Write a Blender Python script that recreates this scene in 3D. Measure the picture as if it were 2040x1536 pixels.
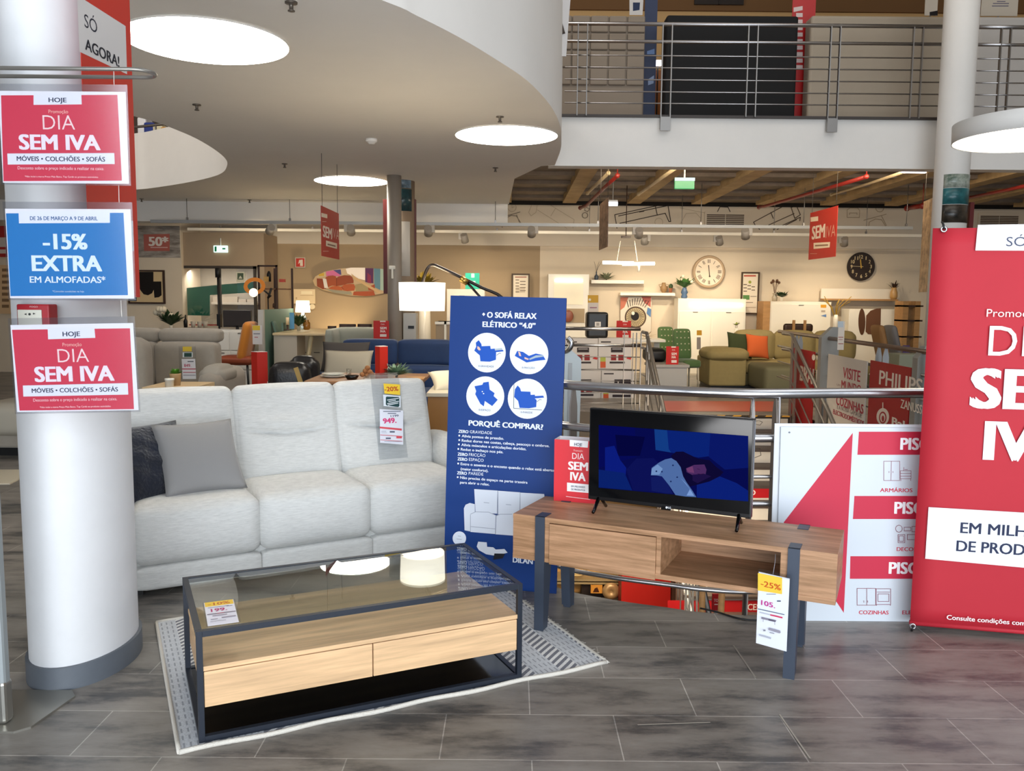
import bpy, bmesh, math, random
import numpy as np
from mathutils import Vector as V, Matrix as M
random.seed(7)
S = bpy.context.scene
for o in list(bpy.data.objects): bpy.data.objects.remove(o)
# ------------------------------------------------------------------ camera
FPX, PITCH, ROLL, EYE = 1685.0, .102, .009, 1.5
_c, _s, _cr, _sr = math.cos(PITCH), math.sin(PITCH), math.cos(ROLL), math.sin(ROLL)
FW = V((0, _c, -_s)); UP0 = V((0, _s, _c)); RT0 = V((1, 0, 0))
RT = RT0*_cr + UP0*_sr; UP = UP0*_cr - RT0*_sr
cam = bpy.data.cameras.new('camera'); camo = bpy.data.objects.new('camera', cam); S.collection.objects.link(camo)
cam.sensor_fit = 'HORIZONTAL'; cam.sensor_width = 36; cam.lens = FPX/2040*36; cam.clip_end = 100
camo.matrix_world = M(((RT.x, UP.x, -FW.x, 0), (RT.y, UP.y, -FW.y, 0), (RT.z, UP.z, -FW.z, EYE), (0, 0, 0, 1)))
S.camera = camo
# ------------------------------------------------------------------ light
S.view_settings.view_transform = 'Standard'; S.view_settings.look = 'None'; S.view_settings.gamma = 1
S.view_settings.use_curve_mapping = False; S.view_settings.exposure = 0.35
w = bpy.data.worlds.new('world'); S.world = w; w.use_nodes = True
w.node_tree.nodes['Background'].inputs[0].default_value = (.78, .88, 1, 1); w.node_tree.nodes['Background'].inputs[1].default_value = .2

def light(name, kind, loc, aim, power, col, size=1, size_y=None, angle=None, parent=None, blend=.6):
    l = bpy.data.lights.new(name, kind); l.energy = power; l.color = col
    if kind == 'AREA':
        l.shape = 'RECTANGLE'; l.size = size; l.size_y = size_y or size
    else: l.shadow_soft_size = size
    if kind == 'SPOT': l.spot_size = angle or 1.5; l.spot_blend = blend
    o = bpy.data.objects.new(name, l); S.collection.objects.link(o)
    d = (V(aim)-V(loc)).normalized()
    o.rotation_mode = 'QUATERNION'; o.rotation_quaternion = d.to_track_quat('-Z', 'Y')
    if parent is None: o.location = loc
    else:
        o.parent = parent; o.location = V(loc)-parent.location
    return o
# daylight coming in through the shop front behind the camera, and from overhead in the atrium on the right, plus added fill lights
ds = light('daylight_shop_front', 'AREA', (1.0, -3.2, 2.1), (0.6, 4.2, .35), 205, (.82, .91, 1), 10, 3.4); ds.data.spread = math.radians(105)
light('ceiling_fill', 'AREA', (0.2, -.6, .03), (0.0, .6, 3.1), 400, (.97, .97, .98), 7, 2.6)  # added upward light to brighten the ceiling; no real source here
light('seating_fill', 'AREA', (3.8, 11.0, 3.30), (3.9, 14.6, .2), 90, (1, .84, .62), 6, .12)  # unseen light added behind the fascia to brighten the showroom seating
light('gallery_fill', 'AREA', (3.0, 8.2, 7.6), (3.2, 11.4, 4.4), 55, (1, .93, .84), 7, 2)  # added light to brighten the mattresses on the gallery
light('opening_fill', 'AREA', (-5.2, 8.6, 7.4), (-5.2, 12.6, 3.6), 240, (1, .95, .88), 4, 3)  # added light aimed at the inner wall of the oval opening
light('daylight_atrium', 'AREA', (4.5, 2.5, 6.9), (2.5, 4.0, 0), 110, (.90, .95, 1), 5, 4)

# ------------------------------------------------------------------ pixel helpers: a photo pixel to a point at a known depth or height
def ray(px, py):
    x, y = px-1020, py-768
    return FW + RT*(x/FPX) - UP*(y/FPX)
def at(px, py, Y):
    d = ray(px, py); return V((0, 0, EYE)) + d*(Y/d.y)
def fl(px, py, z=0.0):
    d = ray(px, py); return V((0, 0, EYE)) + d*((z-EYE)/d.z)
# ------------------------------------------------------------------ materials
_m = {}
def lin(h):
    if not isinstance(h, str): return tuple(h)[:3]
    h = h.lstrip('#'); r = []
    for i in (0, 2, 4):
        c = int(h[i:i+2], 16)/255; r.append(c/12.92 if c <= .04045 else ((c+.055)/1.055)**2.4)
    return tuple(r)
def mat(name, col, rough=.5, metal=0, var=0, vs=6, st=(1, 1, 1), bump=0, bs=60, emit=0, sheen=0, alpha=1, col2=None, coat=0, spec=.5):
    if name in _m: return _m[name]
    m = bpy.data.materials.new(name); m.use_nodes = True; nt = m.node_tree; b = nt.nodes['Principled BSDF']
    c = lin(col); b.inputs['Base Color'].default_value = (*c, 1); b.inputs['Roughness'].default_value = rough; b.inputs['Metallic'].default_value = metal
    b.inputs['Specular IOR Level'].default_value = spec
    if coat: b.inputs['Coat Weight'].default_value = coat; b.inputs['Coat Roughness'].default_value = .1
    if sheen: b.inputs['Sheen Weight'].default_value = sheen
    if emit:
        b.inputs['Emission Color'].default_value = (*c, 1); b.inputs['Emission Strength'].default_value = emit; b.inputs['Base Color'].default_value = (0, 0, 0, 1); b.inputs['Specular IOR Level'].default_value = 0
    b.inputs['Alpha'].default_value = alpha
    if var or bump:
        tc = nt.nodes.new('ShaderNodeTexCoord'); mp = nt.nodes.new('ShaderNodeMapping'); mp.inputs['Scale'].default_value = st
        nt.links.new(tc.outputs['Object'], mp.inputs['Vector'])
    if var:
        n = nt.nodes.new('ShaderNodeTexNoise'); n.inputs['Scale'].default_value = vs; n.inputs['Detail'].default_value = 6; n.inputs['Roughness'].default_value = .65
        nt.links.new(mp.outputs[0], n.inputs['Vector'])
        r = nt.nodes.new('ShaderNodeValToRGB'); c2 = lin(col2) if col2 else tuple(v*(1-var) for v in c)
        r.color_ramp.elements[0].position = .32; r.color_ramp.elements[1].position = .68
        r.color_ramp.elements[0].color = (*c2, 1); r.color_ramp.elements[1].color = (*tuple(min(1, v*(1+var*.3)) for v in c), 1)
        nt.links.new(n.outputs[0], r.inputs[0]); nt.links.new(r.outputs[0], b.inputs['Base Color'])
    if bump:
        n = nt.nodes.new('ShaderNodeTexNoise'); n.inputs['Scale'].default_value = bs; n.inputs['Detail'].default_value = 3
        nt.links.new(mp.outputs[0], n.inputs['Vector'])
        bp = nt.nodes.new('ShaderNodeBump'); bp.inputs['Strength'].default_value = bump; bp.inputs['Distance'].default_value = .01
        nt.links.new(n.outputs[0], bp.inputs['Height']); nt.links.new(bp.outputs[0], b.inputs['Normal'])
    _m[name] = m; return m
def paint(h, rough=.5): return mat('print_'+h.strip('#')+('' if rough == .5 else '_%d' % (rough*100)), h, rough, spec=.3)
def glow(h, e): return mat('glow_%s_%g' % (h.strip('#'), e), h, .5, emit=e)
def glass(name, tint, refl=1.0, rough=0.0):
    if name in _m: return _m[name]
    m = bpy.data.materials.new(name); m.use_nodes = True; nt = m.node_tree; nt.nodes.clear()
    out = nt.nodes.new('ShaderNodeOutputMaterial'); mx = nt.nodes.new('ShaderNodeMixShader'); t = nt.nodes.new('ShaderNodeBsdfTransparent'); g = nt.nodes.new('ShaderNodeBsdfGlossy'); lw = nt.nodes.new('ShaderNodeLayerWeight'); lw.inputs[0].default_value = .5
    pw = nt.nodes.new('ShaderNodeMath'); pw.operation = 'POWER'; pw.inputs[1].default_value = 5; nt.links.new(lw.outputs['Facing'], pw.inputs[0])
    f = nt.nodes.new('ShaderNodeMath'); f.operation = 'MULTIPLY_ADD'; f.inputs[1].default_value = .95; f.inputs[2].default_value = .07; nt.links.new(pw.outputs[0], f.inputs[0])
    t.inputs[0].default_value = (*tint, 1); g.inputs['Roughness'].default_value = rough; g.inputs[0].default_value = (refl, refl, refl, 1)
    nt.links.new(f.outputs[0], mx.inputs[0]); nt.links.new(t.outputs[0], mx.inputs[1]); nt.links.new(g.outputs[0], mx.inputs[2]); nt.links.new(mx.outputs[0], out.inputs[0])
    _m[name] = m; return m
WHITE = mat('white_plaster', '#e9e5df', .75, var=.03, vs=2, bump=.05, bs=90)
SOFFIT = mat('soffit_paint', '#e8e4de', .8, var=.03, vs=1.2)
STEEL = mat('brushed_steel', '#b7b6b8', .28, 1.0, bump=.05, bs=200, st=(1, 1, 20))
DSTEEL = mat('satin_steel', '#96928e', .4, .9)
GREYM = mat('grey_painted_steel', '#a2a3a3', .45, .3)
CHARC = mat('charcoal_metal', '#3a4352', .45, .2, bump=.03, bs=200)
BLACKM = mat('black_metal', '#15161a', .4, .3)
BLACK = mat('black_matt', '#0c0c0d', .5)
GLOSSB = mat('gloss_black', '#060607', .12)
CREAMW = mat('white_lacquer', '#f2ead9', .3)
LOWW = mat('white_matt_lacquer', '#e6e2da', .4)
OAK = mat('light_oak', '#deb78b', .45, var=.32, vs=5, st=(.35, 4, 7), bump=.04, bs=60)
WALNUT = mat('rustic_oak', '#b58b69', .45, var=.45, vs=5, st=(.5, 4, 9), col2='#83603f', bump=.05, bs=60)
WOOD = mat('plain_wood', '#b98a55', .5, var=.2, vs=4, st=(1, 4, 5))
CLEAR = glass('clear_plastic', (.93, .94, .95), .8, .08)
GLASS = glass('tinted_table_glass', (.88, .92, .90))
DARKBROWN = mat('dark_brown_wood', '#3c2418', .5, var=.2, vs=4)
LEAF = mat('leaf_green', '#4f7a3a', .55, var=.35, vs=20)
LEAFD = mat('leaf_dark', '#3a5430', .55, var=.35, vs=20)
LEAFG = mat('leaf_grey_green', '#7f9c80', .6, var=.3, vs=20)
TERRA = mat('terracotta', '#a6674a', .7)
# ------------------------------------------------------------------ mesh helpers
def merge(bm, t, mi=0, sm=False, mtx=None):
    if mtx is not None: bmesh.ops.transform(t, matrix=mtx, verts=t.verts)
    for f in t.faces: f.material_index = mi; f.smooth = sm
    me = bpy.data.meshes.new('tmp'); t.to_mesh(me); bm.from_mesh(me); bpy.data.meshes.remove(me); t.free()
def B(): return bmesh.new()
def box(bm, lo, hi, bev=0, mi=0, mtx=None, seg=2, sm=False):
    t = B(); bmesh.ops.create_cube(t, size=1); lo = V(lo); hi = V(hi)
    for v in t.verts: v.co = V([(lo[i]+hi[i])/2 + v.co[i]*(hi[i]-lo[i]) for i in range(3)])
    if bev: bmesh.ops.bevel(t, geom=t.edges[:], offset=bev, segments=seg, affect='EDGES', profile=.5)
    merge(bm, t, mi, sm, mtx); return bm
def cyl(bm, p0, p1, r0, r1=None, n=16, mi=0, sm=True, cap=True):
    p0 = V(p0); p1 = V(p1); d = p1-p0; t = B()
    bmesh.ops.create_cone(t, cap_ends=cap, segments=n, radius1=r0, radius2=r0 if r1 is None else r1, depth=d.length)
    q = d.to_track_quat('Z', 'Y').to_matrix().to_4x4(); q.translation = (p0+p1)/2
    bmesh.ops.transform(t, matrix=q, verts=t.verts)
    for f in t.faces: f.material_index = mi; f.smooth = sm and len(f.verts) == 4
    me = bpy.data.meshes.new('tmp'); t.to_mesh(me); bm.from_mesh(me); bpy.data.meshes.remove(me); t.free(); return bm
def tube(bm, pts, r, n=8, mi=0, closed=False):
    pts = [V(p) for p in pts]; N = len(pts); rings = []; prev = None
    for i, p in enumerate(pts):
        a = pts[(i-1) % N] if (i or closed) else p; b = pts[(i+1) % N] if (i < N-1 or closed) else p
        d = (b-a).normalized()
        if prev is None:
            u = d.orthogonal().normalized()
        else: u = (prev - d*prev.dot(d)).normalized()
        prev = u; v = d.cross(u); rr = r[i] if isinstance(r, (list, tuple)) else r
        rings.append([bm.verts.new(p+u*math.cos(k*2*math.pi/n)*rr+v*math.sin(k*2*math.pi/n)*rr) for k in range(n)])
    for i in range(N if closed else N-1):
        A, Bq = rings[i], rings[(i+1) % N]
        for k in range(n):
            f = bm.faces.new((A[k], A[(k+1) % n], Bq[(k+1) % n], Bq[k])); f.smooth = True; f.material_index = mi
    if not closed:
        for R_, fl_ in ((rings[0], True), (rings[-1], False)):
            f = bm.faces.new(R_[::-1] if fl_ else R_); f.material_index = mi
    return bm
def lathe(bm, prof, c=(0, 0, 0), n=24, mi=0, sc=(1, 1), cap=True):
    c = V(c); rings = []
    for r, z in prof:
        rings.append([bm.verts.new(c+V((max(r, 1e-4)*math.cos(k*2*math.pi/n)*sc[0], max(r, 1e-4)*math.sin(k*2*math.pi/n)*sc[1], z))) for k in range(n)])
    for A, Q in zip(rings, rings[1:]):
        for k in range(n):
            f = bm.faces.new((A[k], A[(k+1) % n], Q[(k+1) % n], Q[k])); f.smooth = True; f.material_index = mi
    if cap:
        f = bm.faces.new(rings[0][::-1]); f.material_index = mi
        f = bm.faces.new(rings[-1]); f.material_index = mi
    return bm
def ball(bm, c, r, mi=0, n=12):
    t = B(); bmesh.ops.create_uvsphere(t, u_segments=n, v_segments=max(6, n//2+2), radius=1)
    r = (r, r, r) if isinstance(r, (int, float)) else r
    for v in t.verts: v.co = V((v.co.x*r[0]+c[0], v.co.y*r[1]+c[1], v.co.z*r[2]+c[2]))
    merge(bm, t, mi, True); return bm
def prism(bm, poly, y0, y1, mi=0, mtx=None, bev=0):
    """poly of (x, z) extruded along y"""
    t = B(); a = [t.verts.new((x, y0, z)) for x, z in poly]; f = t.faces.new(a)
    r = bmesh.ops.extrude_face_region(t, geom=[f]); vs = [g for g in r['geom'] if isinstance(g, bmesh.types.BMVert)]
    for v in vs: v.co.y = y1
    bmesh.ops.recalc_face_normals(t, faces=t.faces)
    if bev: bmesh.ops.bevel(t, geom=t.edges[:], offset=bev, segments=2, affect='EDGES', profile=.5)
    merge(bm, t, mi, False, mtx); return bm
def slab(bm, poly, z0, z1, mi=0):
    """poly of (x, y) extruded along z"""
    return prism(bm, [(x, -y) for x, y in poly], z0, z1, mi, M.Rotation(math.radians(90), 4, 'X')) if False else _slab(bm, poly, z0, z1, mi)
def _slab(bm, poly, z0, z1, mi):
    t = B(); a = [t.verts.new((x, y, z0)) for x, y in poly]; f = t.faces.new(a)
    r = bmesh.ops.extrude_face_region(t, geom=[f])
    for g in r['geom']:
        if isinstance(g, bmesh.types.BMVert): g.co.z = z1
    bmesh.ops.recalc_face_normals(t, faces=t.faces); merge(bm, t, mi); return bm
def cush(bm, c, size, r=.06, puff=.02, mi=0, mtx=None, cuts=9, dent=None, axes=(0, 1, 2)):
    """rounded, puffed upholstery block centred on c; dent=(v, depth, width) presses a crease into the -y face at height v (-1..1)"""
    t = B(); bmesh.ops.create_cube(t, size=2); bmesh.ops.subdivide_edges(t, edges=t.edges[:], cuts=cuts, use_grid_fill=True)
    h = V(size)/2; rr = min(r, h.x*.98, h.y*.98, h.z*.98)
    for v in t.verts:
        p = v.co.copy(); n = p.copy()
        # concentrate points near the rim so that the rounding is smooth
        p = V([math.copysign(abs(p[i])**(.75 if cuts < 20 else 1.0), p[i])*h[i] for i in range(3)])
        q = V([max(-h[i]+rr, min(h[i]-rr, p[i])) for i in range(3)]); d = p-q
        if d.length > 1e-9: p = q+d.normalized()*rr
        for a in axes:
            b1, b2 = [k for k in range(3) if k != a]
            p[a] += math.copysign(1, n[a])*puff*abs(n[a])**3*(1-n[b1]**2)*(1-n[b2]**2) if abs(n[a]) > .01 else 0
        if dent and n.y < -.5:
            for dv, dd, dw in dent: p.y += dd*math.exp(-((n.z-dv-.14*(n.x**2))/dw)**2)*(1-n.x**2)**1.5
        v.co = p+V(c)
    merge(bm, t, mi, True, mtx); return bm
def pillow(bm, w, h, th, mi=0, mtx=None, n=18, wob=.0):
    """scatter cushion standing in the xz plane, thickness along y, centred on the origin"""
    t = B(); G = {}
    for s in (-1, 1):
        for i in range(n+1):
            for j in range(n+1):
                u = -1+2*i/n; v = -1+2*j/n
                if s == 1 and (i in (0, n) or j in (0, n)): G[s, i, j] = G[-1, i, j]; continue
                pin = .07
                x = u*w/2*(1-pin*(1-v*v)); z = v*h/2*(1-pin*(1-u*u))
                y = s*th/2*max(0, (1-u**2)*(1-v**2))**.45
                y += wob*math.sin(u*9+v*4)*math.sin(v*8-u*3)*(1-u*u)*(1-v*v)
                G[s, i, j] = t.verts.new((x, y, z))
    for s in (-1, 1):
        for i in range(n):
            for j in range(n):
                q = [G[s, i, j], G[s, i+1, j], G[s, i+1, j+1], G[s, i, j+1]]
                t.faces.new(q if s == -1 else q[::-1])
    merge(bm, t, mi, True, mtx); return bm
def leafblade(bm, p, d, L, w, mi=0, bend=.3):
    p = V(p); d = V(d).normalized(); s = d.cross(V((0, 0, 1))); s = s.normalized() if s.length > .01 else V((1, 0, 0)); nrm = s.cross(d)
    pr = None
    for k in range(5):
        f = k/4; c = p+d*L*f-V((0, 0, 1))*bend*L*f*f; ww = w*math.sin(math.pi*min(.97, f*.9+.08)) + .0005
        a, m_, b = bm.verts.new(c-s*ww), bm.verts.new(c-nrm*ww*.25), bm.verts.new(c+s*ww)
        if pr:
            for q in ((pr[0], pr[1], m_, a), (pr[1], pr[2], b, m_)):
                fc = bm.faces.new(q); fc.material_index = mi; fc.smooth = True
        pr = (a, m_, b)
# ------------------------------------------------------------------ objects
def obj(name, bm, mats=None, parent=None, loc=None, rot=None):
    me = bpy.data.meshes.new(name); bm.to_mesh(me); bm.free()
    for m in (mats if isinstance(mats, (list, tuple)) else [mats]): me.materials.append(m)
    o = bpy.data.objects.new(name, me); S.collection.objects.link(o)
    if parent: o.parent = parent
    if loc is not None: o.location = loc
    if rot is not None: o.rotation_euler = rot
    return o
def tag(o, label, cat, group=None):
    o['label'] = label; o['category'] = cat
    if group: o['group'] = group
    return o
def thing(name, label, cat, loc=(0, 0, 0), rot=0, group=None):
    o = bpy.data.objects.new(name, None); S.collection.objects.link(o); o.empty_display_size = .1
    o.location = loc; o.rotation_euler = rot if isinstance(rot, (tuple, list)) else (0, 0, rot)
    return tag(o, label, cat, group)
def struct(name, bm, m, parent=None):
    o = obj(name, bm, m, parent)
    if parent is None: o['kind'] = 'structure'
    return o
def single(name, bm, m, label, cat, loc=None, rot=None, group=None):
    return tag(obj(name, bm, m, None, loc, rot), label, cat, group)
def W(o):
    m = o.matrix_basis.copy(); p = o.parent
    while p: m = p.matrix_basis @ m; p = p.parent
    return m
def dup(root, loc=None, rot=None, label=None, group=None):
    r = root.copy(); S.collection.objects.link(r)
    if loc is not None: r.location = loc
    if rot is not None: r.rotation_euler = rot if isinstance(rot, (tuple, list)) else (0, 0, rot)
    if label: r['label'] = label
    if group: r['group'] = group
    for ch in list(root.children):
        if ch.type == 'LIGHT': continue
        c = ch.copy(); S.collection.objects.link(c); c.parent = r
        for g in ch.children:
            d = g.copy(); S.collection.objects.link(d); d.parent = c
    return r
# ------------------------------------------------------------------ printing on flat faces
_t = {}
def tmesh(s, bold):
    k = (s, min(bold, 0)); bold = min(bold, 0)
    if k in _t: return _t[k]
    cu = bpy.data.curves.new('txt', 'FONT'); cu.body = s; cu.resolution_u = 3; cu.offset = -.008 if bold < 0 else 0
    ob = bpy.data.objects.new('txt', cu); S.collection.objects.link(ob)
    me = bpy.data.meshes.new_from_object(ob.evaluated_get(bpy.context.evaluated_depsgraph_get()))
    vs = [v.co.copy() for v in me.vertices]; fs = [tuple(p.vertices) for p in me.polygons]
    bpy.data.objects.remove(ob); bpy.data.curves.remove(cu); bpy.data.meshes.remove(me)
    x0 = min(v.x for v in vs); x1 = max(v.x for v in vs)
    _t[k] = (vs, fs, x0, x1); return _t[k]
CAP = .69
SPLIT = {'lettering', 'white_field', 'colour_field', 'red_bar', 'red_field', 'arrow', 'rivet', 'label', 'wording'}
def prn(parent, items, y=0.0, default='print', emit=0, step=.0005, uv=None):
    """flat print on the local plane y = const of parent; item coordinates are photo pixels (cast on to that plane) or, with uv=(x0,z1,w,h), fractions of a sheet"""
    mw = W(parent); inv = mw.inverted(); groups = {}
    o0 = inv @ V((0, 0, EYE)); rotm = inv.to_3x3()
    def hit(p):
        if uv: return V((uv[0]+p[0]*uv[2], uv[1]-p[1]*uv[3]))
        d = rotm @ ray(*p); k = (y-o0.y)/d.y; q = o0+d*k; return V((q.x, q.z))
    for i, it in enumerate(items):
        kind = it[0]; yy = y-step*(i+1); name = default
        if isinstance(it[-1], str) and it[-1].startswith('@'): name = it[-1][1:]; it = it[:-1]
        polys = []
        if kind == 'r': polys = [[hit((it[1], it[2])), hit((it[3], it[2])), hit((it[3], it[4])), hit((it[1], it[4]))]]; col = it[5]
        elif kind == 'p': polys = [[hit(p) for p in it[1]]]; col = it[2]
        elif kind == 'e': polys = [[hit((it[1]+it[3]*math.cos(a*math.pi/20), it[2]+it[4]*math.sin(a*math.pi/20))) for a in range(40)]]; col = it[5]
        elif kind == 'l':
            pts = [hit(p) for p in it[1]]; wd = it[2]; col = it[3]
            e = (hit((it[1][0][0]+(1 if not uv else .01), it[1][0][1]))-pts[0]).length*(1 if not uv else 100)*wd/2
            for a, b in zip(pts, pts[1:]):
                d = b-a
                if d.length < 1e-7: continue
                d = d.normalized(); n_ = V((-d.y, d.x))*e; d = d*e*.5; polys.append([a-d+n_, b+d+n_, b+d-n_, a-d-n_])
        g = groups.setdefault((name, i) if name in SPLIT else name, (B(), []))
        bm, cols = g
        if kind == 't':
            _, s, x0, yt, x1, yb, col = it[:7]; bold = it[7] if len(it) > 7 else 0
            vs, fs, tx0, tx1 = tmesh(s, bold); a = hit((x0, yb)); b = hit((x1, yb)); t = hit((x0, yt))
            # keep the baseline level on the sheet
            sx = (b.x-a.x)/(tx1-tx0); sz = (t.y-a.y)/CAP
            if col not in cols: cols.append(col)
            e = {0: 0, -1: 0, 1: .022, 2: .042}[bold]; sh = [(0, 0)] if not e else [(0, 0), (-e, -e*.6), (e, e*.6), (-e, e*.6), (e, -e*.6)]
            if e: sx = (b.x-a.x)/(tx1-tx0+2*e); tx0 = tx0-e
            for q_, (dx, dz) in enumerate(sh):      # heavier strokes: the same letters laid over each other, each a hair nearer
                nv = [bm.verts.new((a.x+(v.x+dx-tx0)*sx, yy-q_*step*.15, a.y+(v.y+dz*.5)*sz)) for v in vs]
                for f in fs:
                    try:
                        fc = bm.faces.new([nv[k] for k in f]); fc.material_index = cols.index(col)
                    except ValueError: pass
        else:
            if col not in cols: cols.append(col)
            for P in polys:
                fc = bm.faces.new([bm.verts.new((p.x, yy, p.y)) for p in P]); fc.material_index = cols.index(col)
                if fc.calc_area() > 0:
                    fc.normal_update()
                    if fc.normal.y > 0: fc.normal_flip()
    out = []
    for name, (bm, cols) in groups.items():
        out.append(obj(name if isinstance(name, str) else name[0], bm, [glow(c, emit) if emit else paint(c) for c in cols], parent))
    return out
def cv(sc, ox, oy, pts): return [(ox+x/sc, oy+y/sc) for x, y in pts]
def panel(name, label, cat, TL, TR, BR, BL, th, m, sheet='sheet', group=None, roll=0):
    """flat rectangular sign between world points; returns the thing, local x 0..w, z 0..h, printed face at y=0"""
    BL = V(BL); d = V(BR)-BL; rz = math.atan2(d.y, d.x); w_ = d.length; h_ = (V(TL)-BL).length
    up = V(TL)-BL; back = math.atan2(V((-math.sin(rz), math.cos(rz), 0)).dot(up), up.z)
    t = thing(name, label, cat, BL, (-back, roll, rz), group)
    bm = B(); box(bm, (0, 0, 0), (w_, th, h_)); obj(sheet, bm, m, t)
    return t, w_, h_
def pedestal(t, r): bm = B(); cyl(bm, (0, 0, -t.location.z), (0, 0, 0), r, r*.8); obj('pedestal', bm, CREAMW, t)
# ================================================================== the setting
def floormat():
    m = bpy.data.materials.new('slate_tiles'); m.use_nodes = True; nt = m.node_tree; b = nt.nodes['Principled BSDF']; L = nt.links.new
    tc = nt.nodes.new('ShaderNodeTexCoord'); mp = nt.nodes.new('ShaderNodeMapping'); mp.inputs['Location'].default_value = (.227+.3025, -2.627, 0); L(tc.outputs['Object'], mp.inputs[0])
    br = nt.nodes.new('ShaderNodeTexBrick'); L(mp.outputs[0], br.inputs['Vector']); br.offset = .5
    for k, v in (('Scale', 1), ('Mortar Size', .0022), ('Brick Width', .605), ('Row Height', .305), ('Mortar Smooth', .1), ('Bias', 0)): br.inputs[k].default_value = v
    br.inputs['Color1'].default_value = (.18, .172, .16, 1); br.inputs['Color2'].default_value = (.24, .228, .214, 1); br.inputs['Mortar'].default_value = (.40, .39, .37, 1)
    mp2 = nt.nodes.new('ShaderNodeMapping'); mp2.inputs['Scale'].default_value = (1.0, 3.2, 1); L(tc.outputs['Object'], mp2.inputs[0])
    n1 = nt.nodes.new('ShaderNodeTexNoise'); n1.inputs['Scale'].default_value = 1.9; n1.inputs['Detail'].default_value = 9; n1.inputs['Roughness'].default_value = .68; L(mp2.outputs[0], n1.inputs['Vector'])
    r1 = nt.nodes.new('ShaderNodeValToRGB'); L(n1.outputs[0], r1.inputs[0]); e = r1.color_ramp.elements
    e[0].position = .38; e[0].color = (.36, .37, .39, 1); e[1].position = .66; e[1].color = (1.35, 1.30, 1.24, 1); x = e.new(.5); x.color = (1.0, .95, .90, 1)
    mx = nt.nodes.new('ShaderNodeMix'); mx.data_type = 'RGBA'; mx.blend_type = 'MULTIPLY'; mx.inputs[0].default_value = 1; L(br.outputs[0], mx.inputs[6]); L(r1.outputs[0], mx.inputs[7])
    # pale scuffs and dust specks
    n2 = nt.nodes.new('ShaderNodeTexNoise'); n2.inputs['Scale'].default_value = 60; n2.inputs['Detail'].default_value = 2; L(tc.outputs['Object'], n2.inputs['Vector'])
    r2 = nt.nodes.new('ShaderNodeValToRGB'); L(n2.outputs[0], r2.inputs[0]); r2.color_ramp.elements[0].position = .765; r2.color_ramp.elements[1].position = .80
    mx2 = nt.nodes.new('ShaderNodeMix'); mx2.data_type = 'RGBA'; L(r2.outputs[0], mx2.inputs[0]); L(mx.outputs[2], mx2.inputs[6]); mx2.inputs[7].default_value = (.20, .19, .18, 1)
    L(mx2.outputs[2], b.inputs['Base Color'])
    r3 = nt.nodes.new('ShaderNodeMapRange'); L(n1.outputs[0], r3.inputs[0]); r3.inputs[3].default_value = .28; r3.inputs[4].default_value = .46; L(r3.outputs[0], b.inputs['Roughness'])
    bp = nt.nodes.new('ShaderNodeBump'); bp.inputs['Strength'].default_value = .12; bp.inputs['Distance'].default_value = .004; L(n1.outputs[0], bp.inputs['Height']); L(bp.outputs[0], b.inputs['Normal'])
    return m
def polyhole(outer, holes, z, flip=False):
    t = B(); es = []
    for lp in [outer]+holes:
        vs = [t.verts.new((x, y, z)) for x, y in lp]
        es += [t.edges.new((vs[i], vs[(i+1) % len(vs)])) for i in range(len(vs))]
    bmesh.ops.triangle_fill(t, edges=es, use_beauty=True, use_dissolve=False)
    for f in t.faces:
        f.normal_update()
        if (f.normal.z < 0) != flip: f.normal_flip()
    return t
def skirt(bm, loop, z0, z1, mi=0, sm=False, closed=True):
    n = len(loop); a = [bm.verts.new((x, y, z0)) for x, y in loop]; b = [bm.verts.new((x, y, z1)) for x, y in loop]
    for i in range(n if closed else n-1):
        f = bm.faces.new((a[i], a[(i+1) % n], b[(i+1) % n], b[i])); f.material_index = mi; f.smooth = sm
def smoothline(pts, k=6):
    out = []; P = [V((*p, 0)) if len(p) == 2 else V(p) for p in pts]
    for i in range(len(P)-1):
        a, b, c, d = P[max(0, i-1)], P[i], P[i+1], P[min(len(P)-1, i+2)]
        for j in range(k):
            t = j/k; out.append(.5*((2*b)+(c-a)*t+(2*a-5*b+4*c-d)*t*t+(3*b-a-3*c+d)*t**3))
    out.append(P[-1]); return out
# ---- floor with the stairwell cut out
well_front = [(p.x, p.y) for p in smoothline([(.16, 5.2), (.17, 4.6), (.245, 4.30), (.50, 4.13), (.774, 4.02), (.93, 3.96), (1.15, 3.93), (1.55, 3.99), (2.2, 4.08), (3.0, 4.45), (3.55, 5.3)])]
well = well_front+[(3.70, 7.4), (3.86, 11.05), (1.62, 11.05), (.72, 11.4), (.42, 8.0), (.2, 6.4)]
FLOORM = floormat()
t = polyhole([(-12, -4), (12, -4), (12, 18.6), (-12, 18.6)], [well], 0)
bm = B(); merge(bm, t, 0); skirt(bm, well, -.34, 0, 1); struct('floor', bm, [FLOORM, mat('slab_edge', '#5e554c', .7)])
bm = B(); box(bm, (-8, 2, -3.5), (12, 16, -3.4)); struct('floor_lower', bm, mat('lower_floor', '#6f6256', .5))
bm = B(); box(bm, (-8, 13.6, -3.4), (12, 13.7, -.34)); struct('wall_lower', bm, mat('lower_wall', '#c79d68', .7))
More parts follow.
